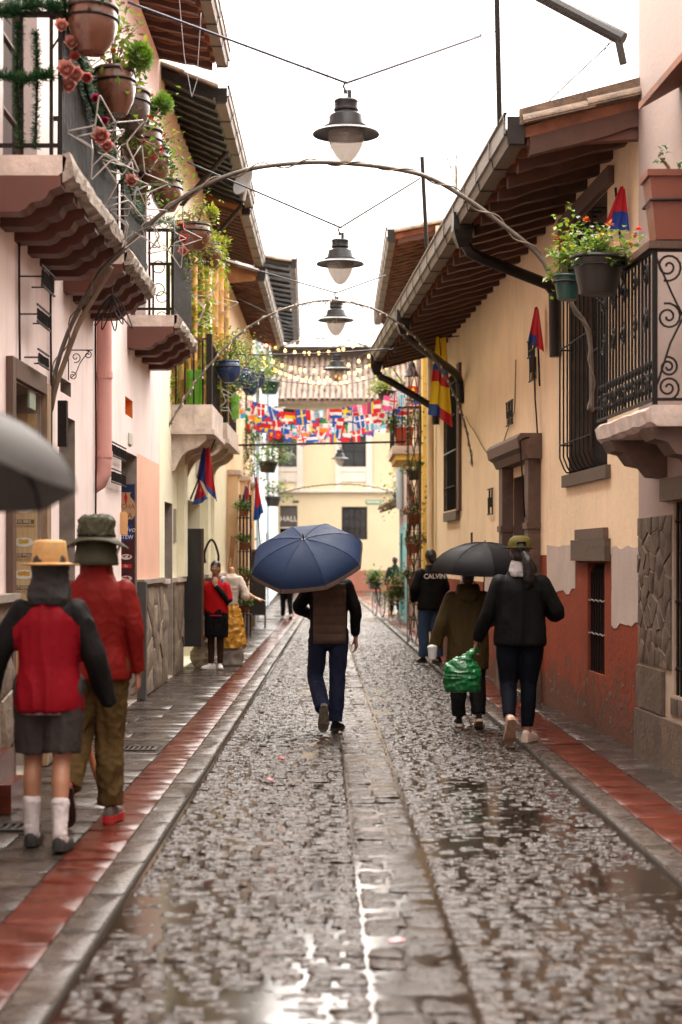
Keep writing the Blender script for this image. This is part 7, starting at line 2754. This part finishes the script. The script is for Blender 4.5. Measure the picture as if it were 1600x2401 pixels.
shoe(t, J['al'], .15, 1.25, pm('blue_shoe_mesh', (.02, .07, .16), rough=.5, world=False), pm('tan_black_sole', (.14, .11, .08), rough=.6, var=.7, vs_=40, world=False), sole_th=.03, accent=W_SOLE)

def umbrella(label, hub_c, axis, R, dome, mat, border, grip_len, roll=0.0, edge_drop=.05, ribs=8, tip=.07, under=None, name='umbrella'):
    """hub_c: centre of the rim plane; axis: unit vector towards the tip"""
    t = thing(name, label, 'umbrella', hub_c)
    z = Vector(axis).normalized()
    x = z.cross(Vector((0, 1, 0))).normalized()
    y = z.cross(x)
    M = Matrix((x, y, z)).transposed().to_4x4() @ Matrix.Rotation(roll, 4, 'Z')
    def P(a, f):
        # f 0..1 from tip to rim; cloth sags inwards between the ribs
        k = (a / (2 * pi) * ribs) % 1.0
        sc = 1 - (.075 * f ** 1.5) * sin(pi * k)
        r = R * sin(f * pi / 2 * .96) / sin(pi / 2 * .96) * sc
        zz_ = dome * cos(f * pi / 2 * .96) - .026 * sin(pi * k) * f * (1.25 - f)
        return M @ Vector((r * cos(a), r * sin(a), zz_))
    seg, nf = ribs * 6, 12
    m = MB()
    cols = []
    rings = [[P(2 * pi * k / seg, .02 + .98 * i / nf) for k in range(seg)] for i in range(nf + 1)]
    for g in range(ribs):
        m = MB()
        pts = [[P(2 * pi * (g * 6 + k) / seg - (1e-6 if k == 6 else 0), .02 + .98 * i / nf) for k in range(7)] for i in range(nf + 1)]
        m.loft(pts[:-1] if border else pts, close=False)
        m.build('canopy_panel', mat, t, smooth=True)
        if border:
            m = MB()
            m.loft([pts[-2], pts[-1], [p - z * .012 for p in pts[-1]]], close=False)
            m.build('canopy_border', border, t, smooth=True)
    for g in range(ribs):
        m = MB()
        a = 2 * pi * g / ribs
        m.tube([P(a, f) - z * .008 for f in (.05, .25, .45, .65, .85, 1.0)], .0035, 4)
        m.build('rib', M_IRON, t)
        m = MB()
        m.tube([P(a, f) + z * .002 for f in (.03, .15, .3, .45, .6, .75, .9, 1.0)], .0028, 4)
        m.build('seam', mat, t)
    m = MB()
    m.tube([z * (dome + tip), z * (dome - .02)], [.005, .009], 8)
    m.build('tip', M_IRON, t)
    m = MB()
    m.tube([z * (dome - .005), z * (dome - grip_len)], .006, 8)
    m.build('shaft', M_GUTD, t)
    m = MB()
    m.tube([z * (dome - grip_len + .12), z * (dome - grip_len - .03)], .014, 8)
    m.build('handle', M_IRON, t, smooth=True)
    return t
NAVY = cloth('navy_umbrella_nylon', (.014, .026, .062), rough=.62, bump=.12, bs=18)
umbrella('open navy blue umbrella with taupe border over the vest wearer', at(722, 1318, 15.62), (-.14, -.52, .84), .54, .25, NAVY, cloth('taupe_border', (.20, .14, .12)), .98, roll=.25, tip=.06)

# --- olive coat and black umbrella
J = pose(sl=(-.17, 0, 1.34), sr=(.17, 0, 1.34), el=(-.27, -.02, 1.08), wl=(-.345, .03, .82), er=(.23, .06, 1.10), wr=(.12, .24, 1.22), kl=(-.10, .03, .50), al=(-.09, .05, .085), kr=(.09, .0, .50), ar=(.105, -.14, .12))
t = person('person in olive hooded coat carrying a black umbrella', (1.215, 16.35, .014), 1.60)
body(t, J, SK2, .011, [dict(w=(-.35, .035, .80), d=(-.1, .3, -1), n=(1, .2, 0), th=(.2, 1, 0), curl=.8), dict(w=(.12, .24, 1.22), d=(-.6, .2, .3), n=(0, -1, .2), th=(0, 0, 1), curl=1.2)], bw=1.12)
hair_cap(t, HAIRB, length=.04)
OC = cloth('olive_coat', (.05, .034, .0115), rough=.62, bump=.25, bs=10)
jacket(t, J, OC, .60, .010, rows=[(.60, .215, .17), (.63, .222, .175), (.80, .22, .17), (1.0, .215, .16), (1.2, .208, .15), (1.30, .20, .135), (1.37, .172, .115), (1.43, .12, .09), (1.47, .085, .085)], sr=(.08, .076, .07), cuff=.95, wr=.010, seed=11)
m = MB()
torso(m, [(1.30, .05, .03, -.135), (1.34, .10, .055, -.12), (1.40, .125, .08, -.075), (1.45, .125, .095, -.035), (1.49, .11, .085, -.01)], 20)
remeshed(m, 'hood', OC, .010, 2, t, .008, 14)
m = MB()
torso(m, [(1.46, .095, .085), (1.52, .075, .075)], 18)
m.build('inner_collar', SOCK, t, smooth=True)
trousers(t, J, cloth('charcoal_trousers', (.020, .020, .020), rough=.75), .011, end=.05, rad=(.11, .105, .098, .072), wr=.010, bw=1.1, seed=12)
shoe(t, J['al'], 0, 0, BKS, W_SOLE)
shoe(t, J['ar'], 0, .45, BKS, pm('beige_sole', (.42, .30, .22), rough=.6, world=False))
umbrella('open black umbrella held over the olive coat', at(1136, 1343, 16.3), (.02, -.10, .99), .515, .29, cloth('black_umbrella_nylon', (.022, .020, .022), rough=.62, bump=.12, bs=18), None, .72, roll=.1, tip=.02)
t = thing('glass_cup', 'clear plastic cup in the olive coat wearer hand', 'cup', (.875, 16.32, .66))
MB().lathe([(.035, 0), (.05, .11), (.047, .11), (.033, .003), (0, .003)], 18).build('cup_wall', glass_mat('cup_plastic', (.9, .9, .9), .08, .45), t, smooth='auto')
MB().ball((0, 0, .11), (.052, .052, .03), 12, 6).build('cup_lid', MATS['cup_plastic'], t, smooth=True)

# --- olive cap, black jacket, green bag
J = pose(sl=(-.178, 0, 1.36), sr=(.178, 0, 1.36), el=(-.275, .02, 1.10), wl=(-.365, .12, .86), er=(.315, -.01, 1.10), wr=(.17, .22, 1.14), kl=(-.10, .02, .50), al=(-.115, -.24, .20), kr=(.075, .03, .50), ar=(.06, .02, .085))
t = person('person in olive cap, black jacket and navy leggings with green bag', (1.55, 14.75, .036), 1.76)
body(t, J, SK1, .010, [dict(w=(-.37, .125, .845), d=(-.15, .25, -1), n=(1, .1, 0), th=(.1, 1, .1), curl=1.15), dict(w=(.17, .22, 1.14), d=(-.8, .3, .1), n=(0, -1, 0), th=(0, 0, 1), curl=.6)], bw=1.06)
BJ = cloth('black_soft_shell', (.013, .013, .013), rough=.7, bump=.25, bs=9)
jacket(t, J, BJ, .83, .010, rows=[(.83, .225, .165), (.86, .23, .17), (1.0, .22, .16), (1.2, .20, .145), (1.31, .20, .135), (1.38, .175, .115), (1.43, .125, .095), (1.47, .10, .09), (1.50, .098, .09)], sr=(.08, .07, .05), cuff=.95, wr=.014, seed=14, crease=.18, ws=.2)
m = MB()
torso(m, [(1.42, .09, .07, -.05), (1.47, .10, .085, -.03), (1.53, .085, .082, .0), (1.56, .075, .075, .01)], 20)
remeshed(m, 'hoodie_collar', cloth('grey_hoodie', (.34, .31, .30), rough=.8), .010, 2, t, .008, 16)
hair_cap(t, HAIR, voxel=.010)
m = MB()
limb(m, [(.02, -.09, 1.62), (.05, -.13, 1.55), (.06, -.13, 1.46), (.055, -.125, 1.38), (.04, -.12, 1.33)], [.035, .05, .052, .045, .02])
remeshed(m, 'ponytail', HAIR, .010, 2, t, .009, 16, (1, 1, .5))
CAP = cloth('olive_cap_cotton', (.105, .085, .024), rough=.75, bump=.3, bs=14)
m = MB()
h = [(.0, 1.775), (.05, 1.772), (.085, 1.752), (.101, 1.72), (.106, 1.685), (.105, 1.665)]
m.lathe(h, 32, (0, .012, 0), cap=False, sy=1.12)
m.f = [f for f in m.f if not (all(m.v[i][1] < -.07 for i in f) and all(m.v[i][2] < 1.721 and abs(m.v[i][0]) < .05 for i in f))]
m.m = [0] * len(m.f)
cp = m.build('cap', CAP, t, smooth=True)
m = MB()
m.tube([(.105 * cos(a), .012 + .118 * sin(a), 1.672) for a in [pi * 1.5 - .75 + 1.5 * k / 12 for k in range(13)]], .012, 6, flat=.4)
m.build('cap_strap', CAP, cp, smooth=True)
m = MB()
rings = []
for r in (.10, .14, .185):
    rings.append([Vector((r * cos(a) * .95, .02 + r * sin(a) * 1.05, 1.668 - .12 * (r - .1))) for a in [pi * .15 + pi * .7 * k / 14 for k in range(15)]])
m.loft(rings, close=False)
m.build('cap_peak', CAP, cp, smooth=True)
LEG = cloth('navy_legging', (.010, .014, .026), rough=.7, bump=.2, bs=14)
trousers(t, J, LEG, .010, end=.12, rad=(.122, .108, .076, .052), wr=.006, bw=1.1, seed=15)
WSH = pm('offwhite_shoe', (.58, .44, .36), rough=.55, var=.12, world=False)
shoe(t, J['ar'], -.45, 0, WSH, WSH, sole_th=.028)
shoe(t, J['al'], .1, 1.05, WSH, pm('tan_rubber_sole', (.34, .20, .13), rough=.6, var=.3, vs_=30, world=False), sole_th=.03)
# green bag: crumpled, slung from the hand
t = thing('green_bag', 'crumpled green plastic bag swinging from a hand', 'bag', (1.06, 14.88, .52))
m = MB()
torso(m, [(-.06, .13, .07), (-.045, .16, .09), (.04, .17, .11), (.12, .165, .10), (.19, .13, .07), (.24, .06, .04)], 20)
m.tube([(-.10, 0, .14), (-.15, 0, .10)], [.07, .05], 10)
m.tube([(.02, 0, .2), (.08, 0, .27), (.12, .0, .31)], [.06, .04, .022], 12)
remeshed(m, 'bag_body', pm('green_plastic', (.004, .12, .03), rough=.33, var=.3, vs_=6, bump=.3, bs=14, bdist=.02, world=False), .008, 1, t, .016, 10, (.6, 1, 1.8))
MB().tube(smooth_path([(.10, -.02, .25), (.11, -.03, .32), (.13, .0, .36), (.15, .03, .31), (.14, .03, .24)]), .008, 6).build('bag_handle', MATS['green_plastic'], t, smooth=True)

# --- black lettered jacket and jeans
J = pose(el=(-.25, .03, 1.15), wl=(-.22, .16, .95), er=(.25, .02, 1.15), wr=(.22, .16, .97), kl=(-.10, .04, .50), al=(-.11, .03, .085), kr=(.09, -.0, .50), ar=(.10, -.06, .085))
t = person('person in black jacket with white back lettering and blue jeans', (1.36, 25.9, .034), 1.72, rz=.35)
body(t, J, SK2, .014)
hair_cap(t, HAIR, headrot=.5)
jacket(t, J, BKS, .82, .012, wr=.009, seed=16, bw=1.1, sr=(.09, .078, .055))
trousers(t, J, cloth('blue_jeans', (.035, .06, .11), rough=.75), .012, end=.04, rad=(.112, .10, .088, .078), wr=.009, seed=17)
shoe(t, J['al'], 0, 0, BKS, K_SOLE)
shoe(t, J['ar'], 0, .1, BKS, K_SOLE)
m = MB().merge(text_mb('CALVIN', .105, 0, bold=.012), basis((.0, -.162, 1.34), (1, 0, 0), (0, 0, 1), (0, -1, 0)))
m.build('back_lettering', pm('white_print', (.7, .68, .66), rough=.6, var=.05, world=False), t)

# --- woman in red shirt facing up the street
J = pose(sl=(-.168, 0, 1.35), sr=(.168, 0, 1.35), el=(-.235, .08, 1.10), wl=(-.035, .17, 1.355), er=(.25, -.01, 1.10), wr=(.28, .04, .86), kl=(-.08, .02, .48), al=(-.07, .0, .085), kr=(.075, .01, .48), ar=(.07, .02, .085))
t = person('person in red shirt and black apron with hand raised to the chin', (-1.80, 24.5, .036), 1.54, rz=pi - .12)
body(t, J, SK2, .009, [dict(w=(-.035, .17, 1.355), d=(.15, -.25, 1), n=(0, -.9, .1), th=(1, .1, .1), curl=.35), dict(w=(.285, .045, .84), d=(.0, .2, -1), n=(-1, 0, 0), th=(0, 1, 0), curl=.6)], bw=1.15)
m = MB()
m.ball((0, -.004, 1.678), (.085, .101, .094), 18, 12)
m.ball((0, -.05, 1.62), (.078, .06, .08), 14, 9)
m.ball((0, -.12, 1.62), (.035, .035, .04), 10, 7)
remeshed(m, 'hair', HAIR, .010, 2, t)
EYW = pm('eye_white', (.6, .57, .54), rough=.3, var=.05, world=False)
for sx in (-1, 1):
    m = MB().ball((sx * .030, .103, 1.648), (.013, .006, .006), 10, 6)
    e = m.build('eye', EYW, t, smooth=True)
    MB().ball((sx * .030, .107, 1.648), (.006, .004, .006), 8, 6).build('iris', HAIR, e, smooth=True)
    MB().tube([(sx * .015, .108, 1.664), (sx * .032, .108, 1.669), (sx * .048, .098, 1.664)], .0035, 5).build('eyebrow', HAIR, t)
MB().tube([(-.024, .100, 1.575), (-.010, .112, 1.580), (.0, .113, 1.578), (.010, .112, 1.580), (.024, .100, 1.575)], [.003, .006, .006, .006, .003], 6).build('mouth', pm('lip_brown', (.30, .09, .07), rough=.4, world=False), t, smooth=True)
RT = cloth('red_cotton_shirt', (.36, .005, .007), rough=.75, bump=.2)
jacket(t, J, RT, .90, .010, rows=[(.90, .205, .155), (.95, .21, .16), (1.1, .205, .155), (1.22, .20, .15), (1.30, .195, .135), (1.37, .165, .11), (1.42, .115, .085), (1.46, .075, .07)], sr=(.076, .074, .066), short=True, wr=.007, name='shirt', seed=18)
BL = cloth('black_undershirt', (.018, .018, .020), rough=.7)
m = MB()
for a, b in (('el', 'wl'), ('er', 'wr')):
    A, B = Vector(J[a]), Vector(J[b])
    S_ = Vector(J['s' + a[1]])
    limb(m, [S_.lerp(A, .7), A, A.lerp(B, .5), A.lerp(B, .93)], [.058, .057, .050, .042])
remeshed(m, 'undershirt_sleeves', BL, .009, 2, t, .006, 16)
m = MB()
torso(m, [(.52, .20, .155), (.60, .205, .16), (.80, .21, .165), (.93, .205, .16), (1.0, .20, .155)], 26)
remeshed(m, 'apron_skirt', cloth('black_apron', (.013, .012, .013), rough=.7), .012, 2, t, .012, 7, (1.6, 1.6, .4))
m = MB()
m.tube([(.10 * cos(a) * 2.06 - .04, .175 * sin(a), .875) for a in [pi * .34 + pi * .3 * k / 8 for k in range(9)]], .012, 6)
m.build('apron_trim', cloth('apron_red_trim', (.35, .01, .03)), t)
trousers(t, J, cloth('brown_tights', (.035, .016, .012), rough=.7), .010, end=.03, rad=(.10, .085, .062, .045), wr=.003, waist=.95, name='tights', bw=1.05)
WS = pm('white_canvas_shoe', (.62, .58, .56), rough=.6, var=.1, world=False)
shoe(t, J['al'], .25, 0, WS, WS)
shoe(t, J['ar'], -.75, 0, WS, WS)
m = MB()
m.tube([(-.10, .06, 1.40), (-.11, -.02, 1.44), (-.05, -.08, 1.46), (.05, -.08, 1.46), (.10, -.02, 1.44), (.06, .07, 1.42)], .022, 7)
remeshed(m, 'neck_scarf', cloth('navy_scarf', (.03, .05, .12)), .010, 1, t)

# --- far walkers
for (lab, loc, H, jc, tc, rz) in (('person in dark green jacket by the teal gate', (1.52, 48.0, .034), 1.64, (.018, .04, .028), (.02, .02, .02), .1), ('person in dark clothes stepping along the red band by the orange piers', (-1.42, 44.5, .034), 1.62, (.02, .02, .035), (.012, .012, .014), .2)):
    J = pose(kl=(-.09, .06, .50), al=(-.09, .10, .085), kr=(.09, -.02, .50), ar=(.09, -.18, .13))
    t = person(lab, loc, H, rz)
    body(t, J, SK2, .02)
    hair_cap(t, HAIR if 'green' not in lab else HAIRB, voxel=.016)
    jacket(t, J, cloth('far_jacket_%d' % int(loc[1]), jc), .80, .016, wr=.008, bw=1.12)
    trousers(t, J, cloth('far_trousers_%d' % int(loc[1]), tc), .016, rad=(.11, .095, .08, .06))
    shoe(t, J['al'], 0, 0, BKS if 'green' in lab else WSH, K_SOLE)
    shoe(t, J['ar'], 0, .4, BKS if 'green' in lab else WSH, K_SOLE)

# --- grey umbrella coming into the frame and its bearer
J = pose(er=(.24, .10, 1.12), wr=(.10, .26, 1.22))
t = person('person in grey raincoat holding a grey umbrella', (-1.36, 4.55, .036), 1.68)
body(t, J, SK1, .014, [dict(w=(.10, .26, 1.22), d=(-.6, .2, .3), n=(0, -1, .2), th=(0, 0, 1), curl=1.2)])
hair_cap(t, HAIR)
GR = cloth('grey_raincoat', (.09, .09, .09))
jacket(t, J, GR, .70, .014, wr=.009)
trousers(t, J, BKS, .014)
shoe(t, J['al'], 0, 0, BKS, K_SOLE)
shoe(t, J['ar'], 0, 0, BKS, K_SOLE)
umbrella('open grey umbrella held by the person in grey raincoat', (-1.285, 4.72, 1.835), (.08, .15, 1), .55, .27, cloth('grey_umbrella_nylon', (.085, .083, .081), rough=.6, bump=.1), None, .82, roll=.0, tip=.04)
# ---------------------------------------------------------------- things along the pavement
# dressed shop dummy beside the yellow house
t = thing('shop_dummy', 'shop dummy in a gold skirt and white blouse on a grey block', 'mannequin', (-1.62, 25.3, .036))
t.rotation_euler = (0, 0, 0)
m = MB()
m.hexa([(-.17, -.15, 0), (.17, -.15, 0), (.17, .15, 0), (-.17, .15, 0), (-.16, -.14, .28), (.16, -.14, .28), (.16, .14, .28), (-.16, .14, .28)])
remeshed(m, 'base_block', pm('wrapped_grey', (.22, .18, .15), rough=.6, bump=.5, bs=12, world=False), .02, 1, t, .02, 6)
m = MB()
torso(m, [(.26, .20, .17), (.32, .21, .18), (.45, .20, .17), (.65, .17, .14), (.85, .12, .10), (.92, .09, .08)], 22)
remeshed(m, 'gold_skirt', pm('gold_satin', (.55, .26, .03), rough=.3, var=.25, vs_=5, bump=.3, bs=16, world=False), .012, 1, t, .028, 8, (1.2, 1.2, .9))
m = MB()
torso(m, [(.90, .09, .08), (1.05, .10, .08), (1.2, .14, .10), (1.3, .13, .09), (1.36, .05, .05)], 18)
limb(m, [(.12, 0, 1.27), (.19, -.06, 1.12), (.22, -.08, 1.02)], [.06, .055, .06])
limb(m, [(-.12, 0, 1.27), (-.20, -.03, 1.12)], [.06, .06])
remeshed(m, 'white_blouse', cloth('white_blouse', (.60, .52, .44), rough=.8), .012, 2, t, .012, 10)
m = MB()
limb(m, [(.19, -.06, 1.10), (.28, -.08, 1.04), (.36, -.09, 1.00)], [.034, .03, .022])
hand(m, (.36, -.09, 1.0), (1, -.05, -.25), (0, 0, -1), (0, -1, 0), .1)
limb(m, [(0, 0, 1.34), (0, 0, 1.42)], [.045, .042])
remeshed(m, 'dummy_arm', pm('dummy_skin', (.55, .28, .13), rough=.4, world=False), .009, 2, t)
# goods beside the door: stand with white paper, bag
t = thing('sack', 'pale cloth sack with ochre wrapping beside the red shirt', 'sack', (-2.02, 24.75, .036))
m = MB()
m.ball((0, 0, .18), (.17, .15, .2), 16, 10)
m.ball((.03, 0, .34), (.13, .12, .14), 14, 9)
remeshed(m, 'sack_body', cloth('pale_sackcloth', (.42, .34, .24), rough=.85), .014, 1, t, .025, 8)
m = MB()
m.ball((-.02, -.03, .44), (.12, .1, .11), 14, 9)
remeshed(m, 'sack_wrap', pm('ochre_wrap', (.42, .17, .05), rough=.5, world=False), .014, 1, t, .025, 8)
t = thing('paper_board', 'white paper board leaning by the black door leaf', 'board', (-2.02, 24.45, .52))
MB().hexa([(-.05, -.02, 0), (.10, -.02, .02), (.10, 0, .02), (-.05, 0, 0), (-.03, -.02, .50), (.02, -.02, .50), (.02, 0, .50), (-.03, 0, .50)]).build('paper_sheet', pm('white_paper', (.66, .62, .62), rough=.6, var=.06), t)
MB().box((-.05, -.024, -.02), (.10, .004, -.002)).build('red_edge', MATS['print_red'], t)
# wooden arm chair ornament above: spade and arched handle
t = thing('wooden_paddle', 'light wooden paddle leaning on the yellow wall', 'paddle', (-1.86, 27.2, .036))
MB().tube([(0, 0, 0), (.03, 0, .9), (.10, 0, 1.6)], [.018, .02, .022], 8).build('paddle_shaft', M_LTIMB, t, smooth=True)
MB().hexa([(.06, -.01, 1.45), (.13, -.01, 1.45), (.13, .01, 1.45), (.06, .01, 1.45), (.10, -.01, 1.95), (.19, -.01, 1.93), (.19, .01, 1.93), (.10, .01, 1.95)]).build('paddle_blade', M_LTIMB, t)
t = thing('iron_hoop', 'dark pointed iron hoop on the yellow wall behind the paddle', 'hoop', (-2.05, 27.0, 1.55))
MB().tube(smooth_path([(-.10, 0, 0), (-.11, 0, .15), (-.06, 0, .30), (0, 0, .37), (.06, 0, .30), (.11, 0, .12), (.10, 0, 0)]), .018, 6).build('hoop_bar', M_IRON, t, smooth=True)
# cane
t = thing('walking_cane', 'bent wooden cane with dark tip behind the khaki trousers', 'cane', (-1.60, 11.15, .036))
MB().tube(smooth_path([(.04, 0, .0), (.025, 0, .10), (-.02, 0, .24), (-.05, 0, .40), (-.045, 0, .60), (-.03, 0, .78)]), [.020] * 41, 8).build('cane_shaft', pm('cane_wood', (.34, .12, .05), rough=.4, var=.25), t, smooth=True)
MB().tube([(.045, 0, 0), (.03, 0, .09)], .024, 8).build('cane_tip', K_SOLE, t)
# white sacks, dark board and bench far along
t = thing('notice_board', 'black notice board standing before the orange piers', 'board', (-1.95, 39.3, .036))
MB().box((-.22, -.02, .28), (.22, .02, 1.75)).build('board_panel', pm('notice_black', (.02, .017, .016), rough=.5), t)
MB().box((-.24, -.03, 1.75), (.24, .03, 1.80)).build('board_top', M_WOODF, t)
for sx in (-.2, .2):
    MB().box((sx - .02, -.03, 0), (sx + .02, .03, .278)).build('leg', M_WOODF, t)
# flower stand
t = thing('flower_stand', 'rusty wire flower stand full of dry red flowers', 'flower stand', (1.48, 43.6, .036))
for sx in (-.26, .26):
    for sy in (-.15, .15):
        MB().tube([(sx, sy, 0), (sx, sy, .85), (sx * .7, sy, 1.05)], .014, 5).build('leg', M_BAM, t)
for z in (.15, .55, .9):
    MB().tube([(-.26, -.15, z), (.26, -.15, z), (.26, .15, z), (-.26, .15, z)], .012, 5, closed=True).build('stand_ring', M_BAM, t)
rk_ = random.Random(55)
bush(t, (0, 0, .5), (.32, .22, .55), 420, .10, [L4, L4, L2, L1], rk_, 14, ['orange', 'red', 'rose'], 34)
# bicycle
t = thing('bicycle', 'parked bicycle with a leafy basket beside the flower stand', 'bicycle', (1.02, 46.3, .036), rz=radians(100))
tyre, rimm = K_SOLE, M_ASH
for cx in (-.52, .52):
    w_ = MB().tube([(cx + .33 * cos(a), 0, .345 + .33 * sin(a)) for a in [2 * pi * k / 28 for k in range(28)]], .017, 6, closed=True).build('wheel', tyre, t, smooth=True)
    MB().tube([(cx + .305 * cos(a), 0, .345 + .305 * sin(a)) for a in [2 * pi * k / 28 for k in range(28)]], .009, 5, closed=True).build('rim', rimm, w_, smooth=True)
    for k in range(12):
        a = 2 * pi * k / 12
        MB().tube([(cx, 0, .345), (cx + .30 * cos(a), 0, .345 + .30 * sin(a))], .002, 3).build('spoke', rimm, w_)
MB().tube([(-.52, 0, .345), (-.10, 0, .30), (.36, 0, .80), (-.22, 0, .82), (-.10, 0, .30)], .016, 6).tube([(-.52, 0, .345), (-.22, 0, .82)], .012, 6).tube([(.52, 0, .345), (.40, 0, .72), (.34, 0, 1.0)], .015, 6).build('frame', M_IRON, t, smooth=True)
MB().tube([(.30, -.24, 1.02), (.36, 0, 1.0), (.30, .24, 1.02)], .012, 6).build('handlebar', M_IRON, t)
MB().ball((-.25, 0, .93), (.13, .07, .035), 12, 6).build('saddle', M_IRON, t, smooth=True)
MB().tube([(-.22, 0, .82), (-.25, 0, .92)], .012, 6).build('seat_post', M_ASH, t)
MB().hexa([(.42, -.13, .75), (.66, -.13, .75), (.66, .13, .75), (.42, .13, .75), (.40, -.16, .98), (.70, -.16, .98), (.70, .16, .98), (.40, .16, .98)]).build('basket', M_WOODF, t)
bush(t, (.55, 0, .95), (.25, .22, .3), 150, .09, [L2, L1], rk_, 8)
# hanging dark figures and textiles by the yellow pilaster
t = thing('hung_textile', 'dark woven textile hung beside the yellow pilaster', 'textile', F2.p(36.2, .1, 1.9), world=True)
m = MB()
m.grid(lambda u, v: F2.p(36.0 + .5 * u, .16 + .05 * sin(u * 9 + v * 4) + .06 * sin(v * 7), 1.7 + 1.5 * v), 10, 14)
m.build('textile_cloth', pm('woven_dark', (.14, .06, .035), rough=.8, var=.7, vs_=9), t, smooth=True)
m = MB()
m.grid(lambda u, v: F2.p(36.0 + .5 * u, .18 + .05 * sin(u * 9), 1.5 + .198 * v), 8, 3)
m.build('orange_fringe', pm('fringe_orange', (.65, .16, .03), rough=.8), t, smooth=True)
# street vine over the teal porch
t = thing('potted_shrub', 'spindly green shrub growing over the teal gate porch', 'shrub', (1.52, 44.6, 3.1))
bush(t, (0, 0, 0), (.40, .4, 1.3), 130, .10, [L1, L2, L3], rk_, 9)
pot('taper', .18, .2, M_POTK, M_POTK, t)
# twigs growing out of the gutter
t = thing('gutter_weed', 'bare dry weed stalks growing from the cream gutter', 'weed', at(1070, 440, 17.6))
for k in range(9):
    d = Vector((rk_.uniform(-.35, .25), rk_.uniform(-.2, .2), 1)).normalized()
    L = rk_.uniform(.2, .48)
    MB().tube(smooth_path([(0, 0, -.05), d * L * .5 + Vector((rk_.uniform(-.03, .03), 0, 0)), d * L], 4), .0035, 4).build('stalk', STEM, t)
# small security lamp under the eave, satellite dish on the far roof
t = thing('eave_light', 'small round white light under the cream eave', 'light', at(1163, 528, 18.0))
MB().lathe([(.0, -.06), (.045, -.05), (.06, -.02), (.06, 0)], 16).build('light_globe', pm('opal_glass', (.75, .7, .66), rough=.25, var=.04), t, smooth=True)
MB().lathe([(.07, 0), (.07, .12), (0, .12)], 16).build('light_base', M_WOODF, t)
t = thing('satellite_dish', 'pale satellite dish on the dark eave', 'dish', at(580, 430, 25.0))
MB().lathe([(.0, 0), (.1, .01), (.19, .05), (.22, .08), (.215, .085), (.18, .06), (0, .012)], 20).build('dish', M_ASH, t, smooth='auto')
t.children[0].rotation_euler = (radians(70), 0, radians(-50))
MB().tube([(0, 0, 0), (-.05, 0, -.25)], .02, 6).build('mast', M_ASH, t)
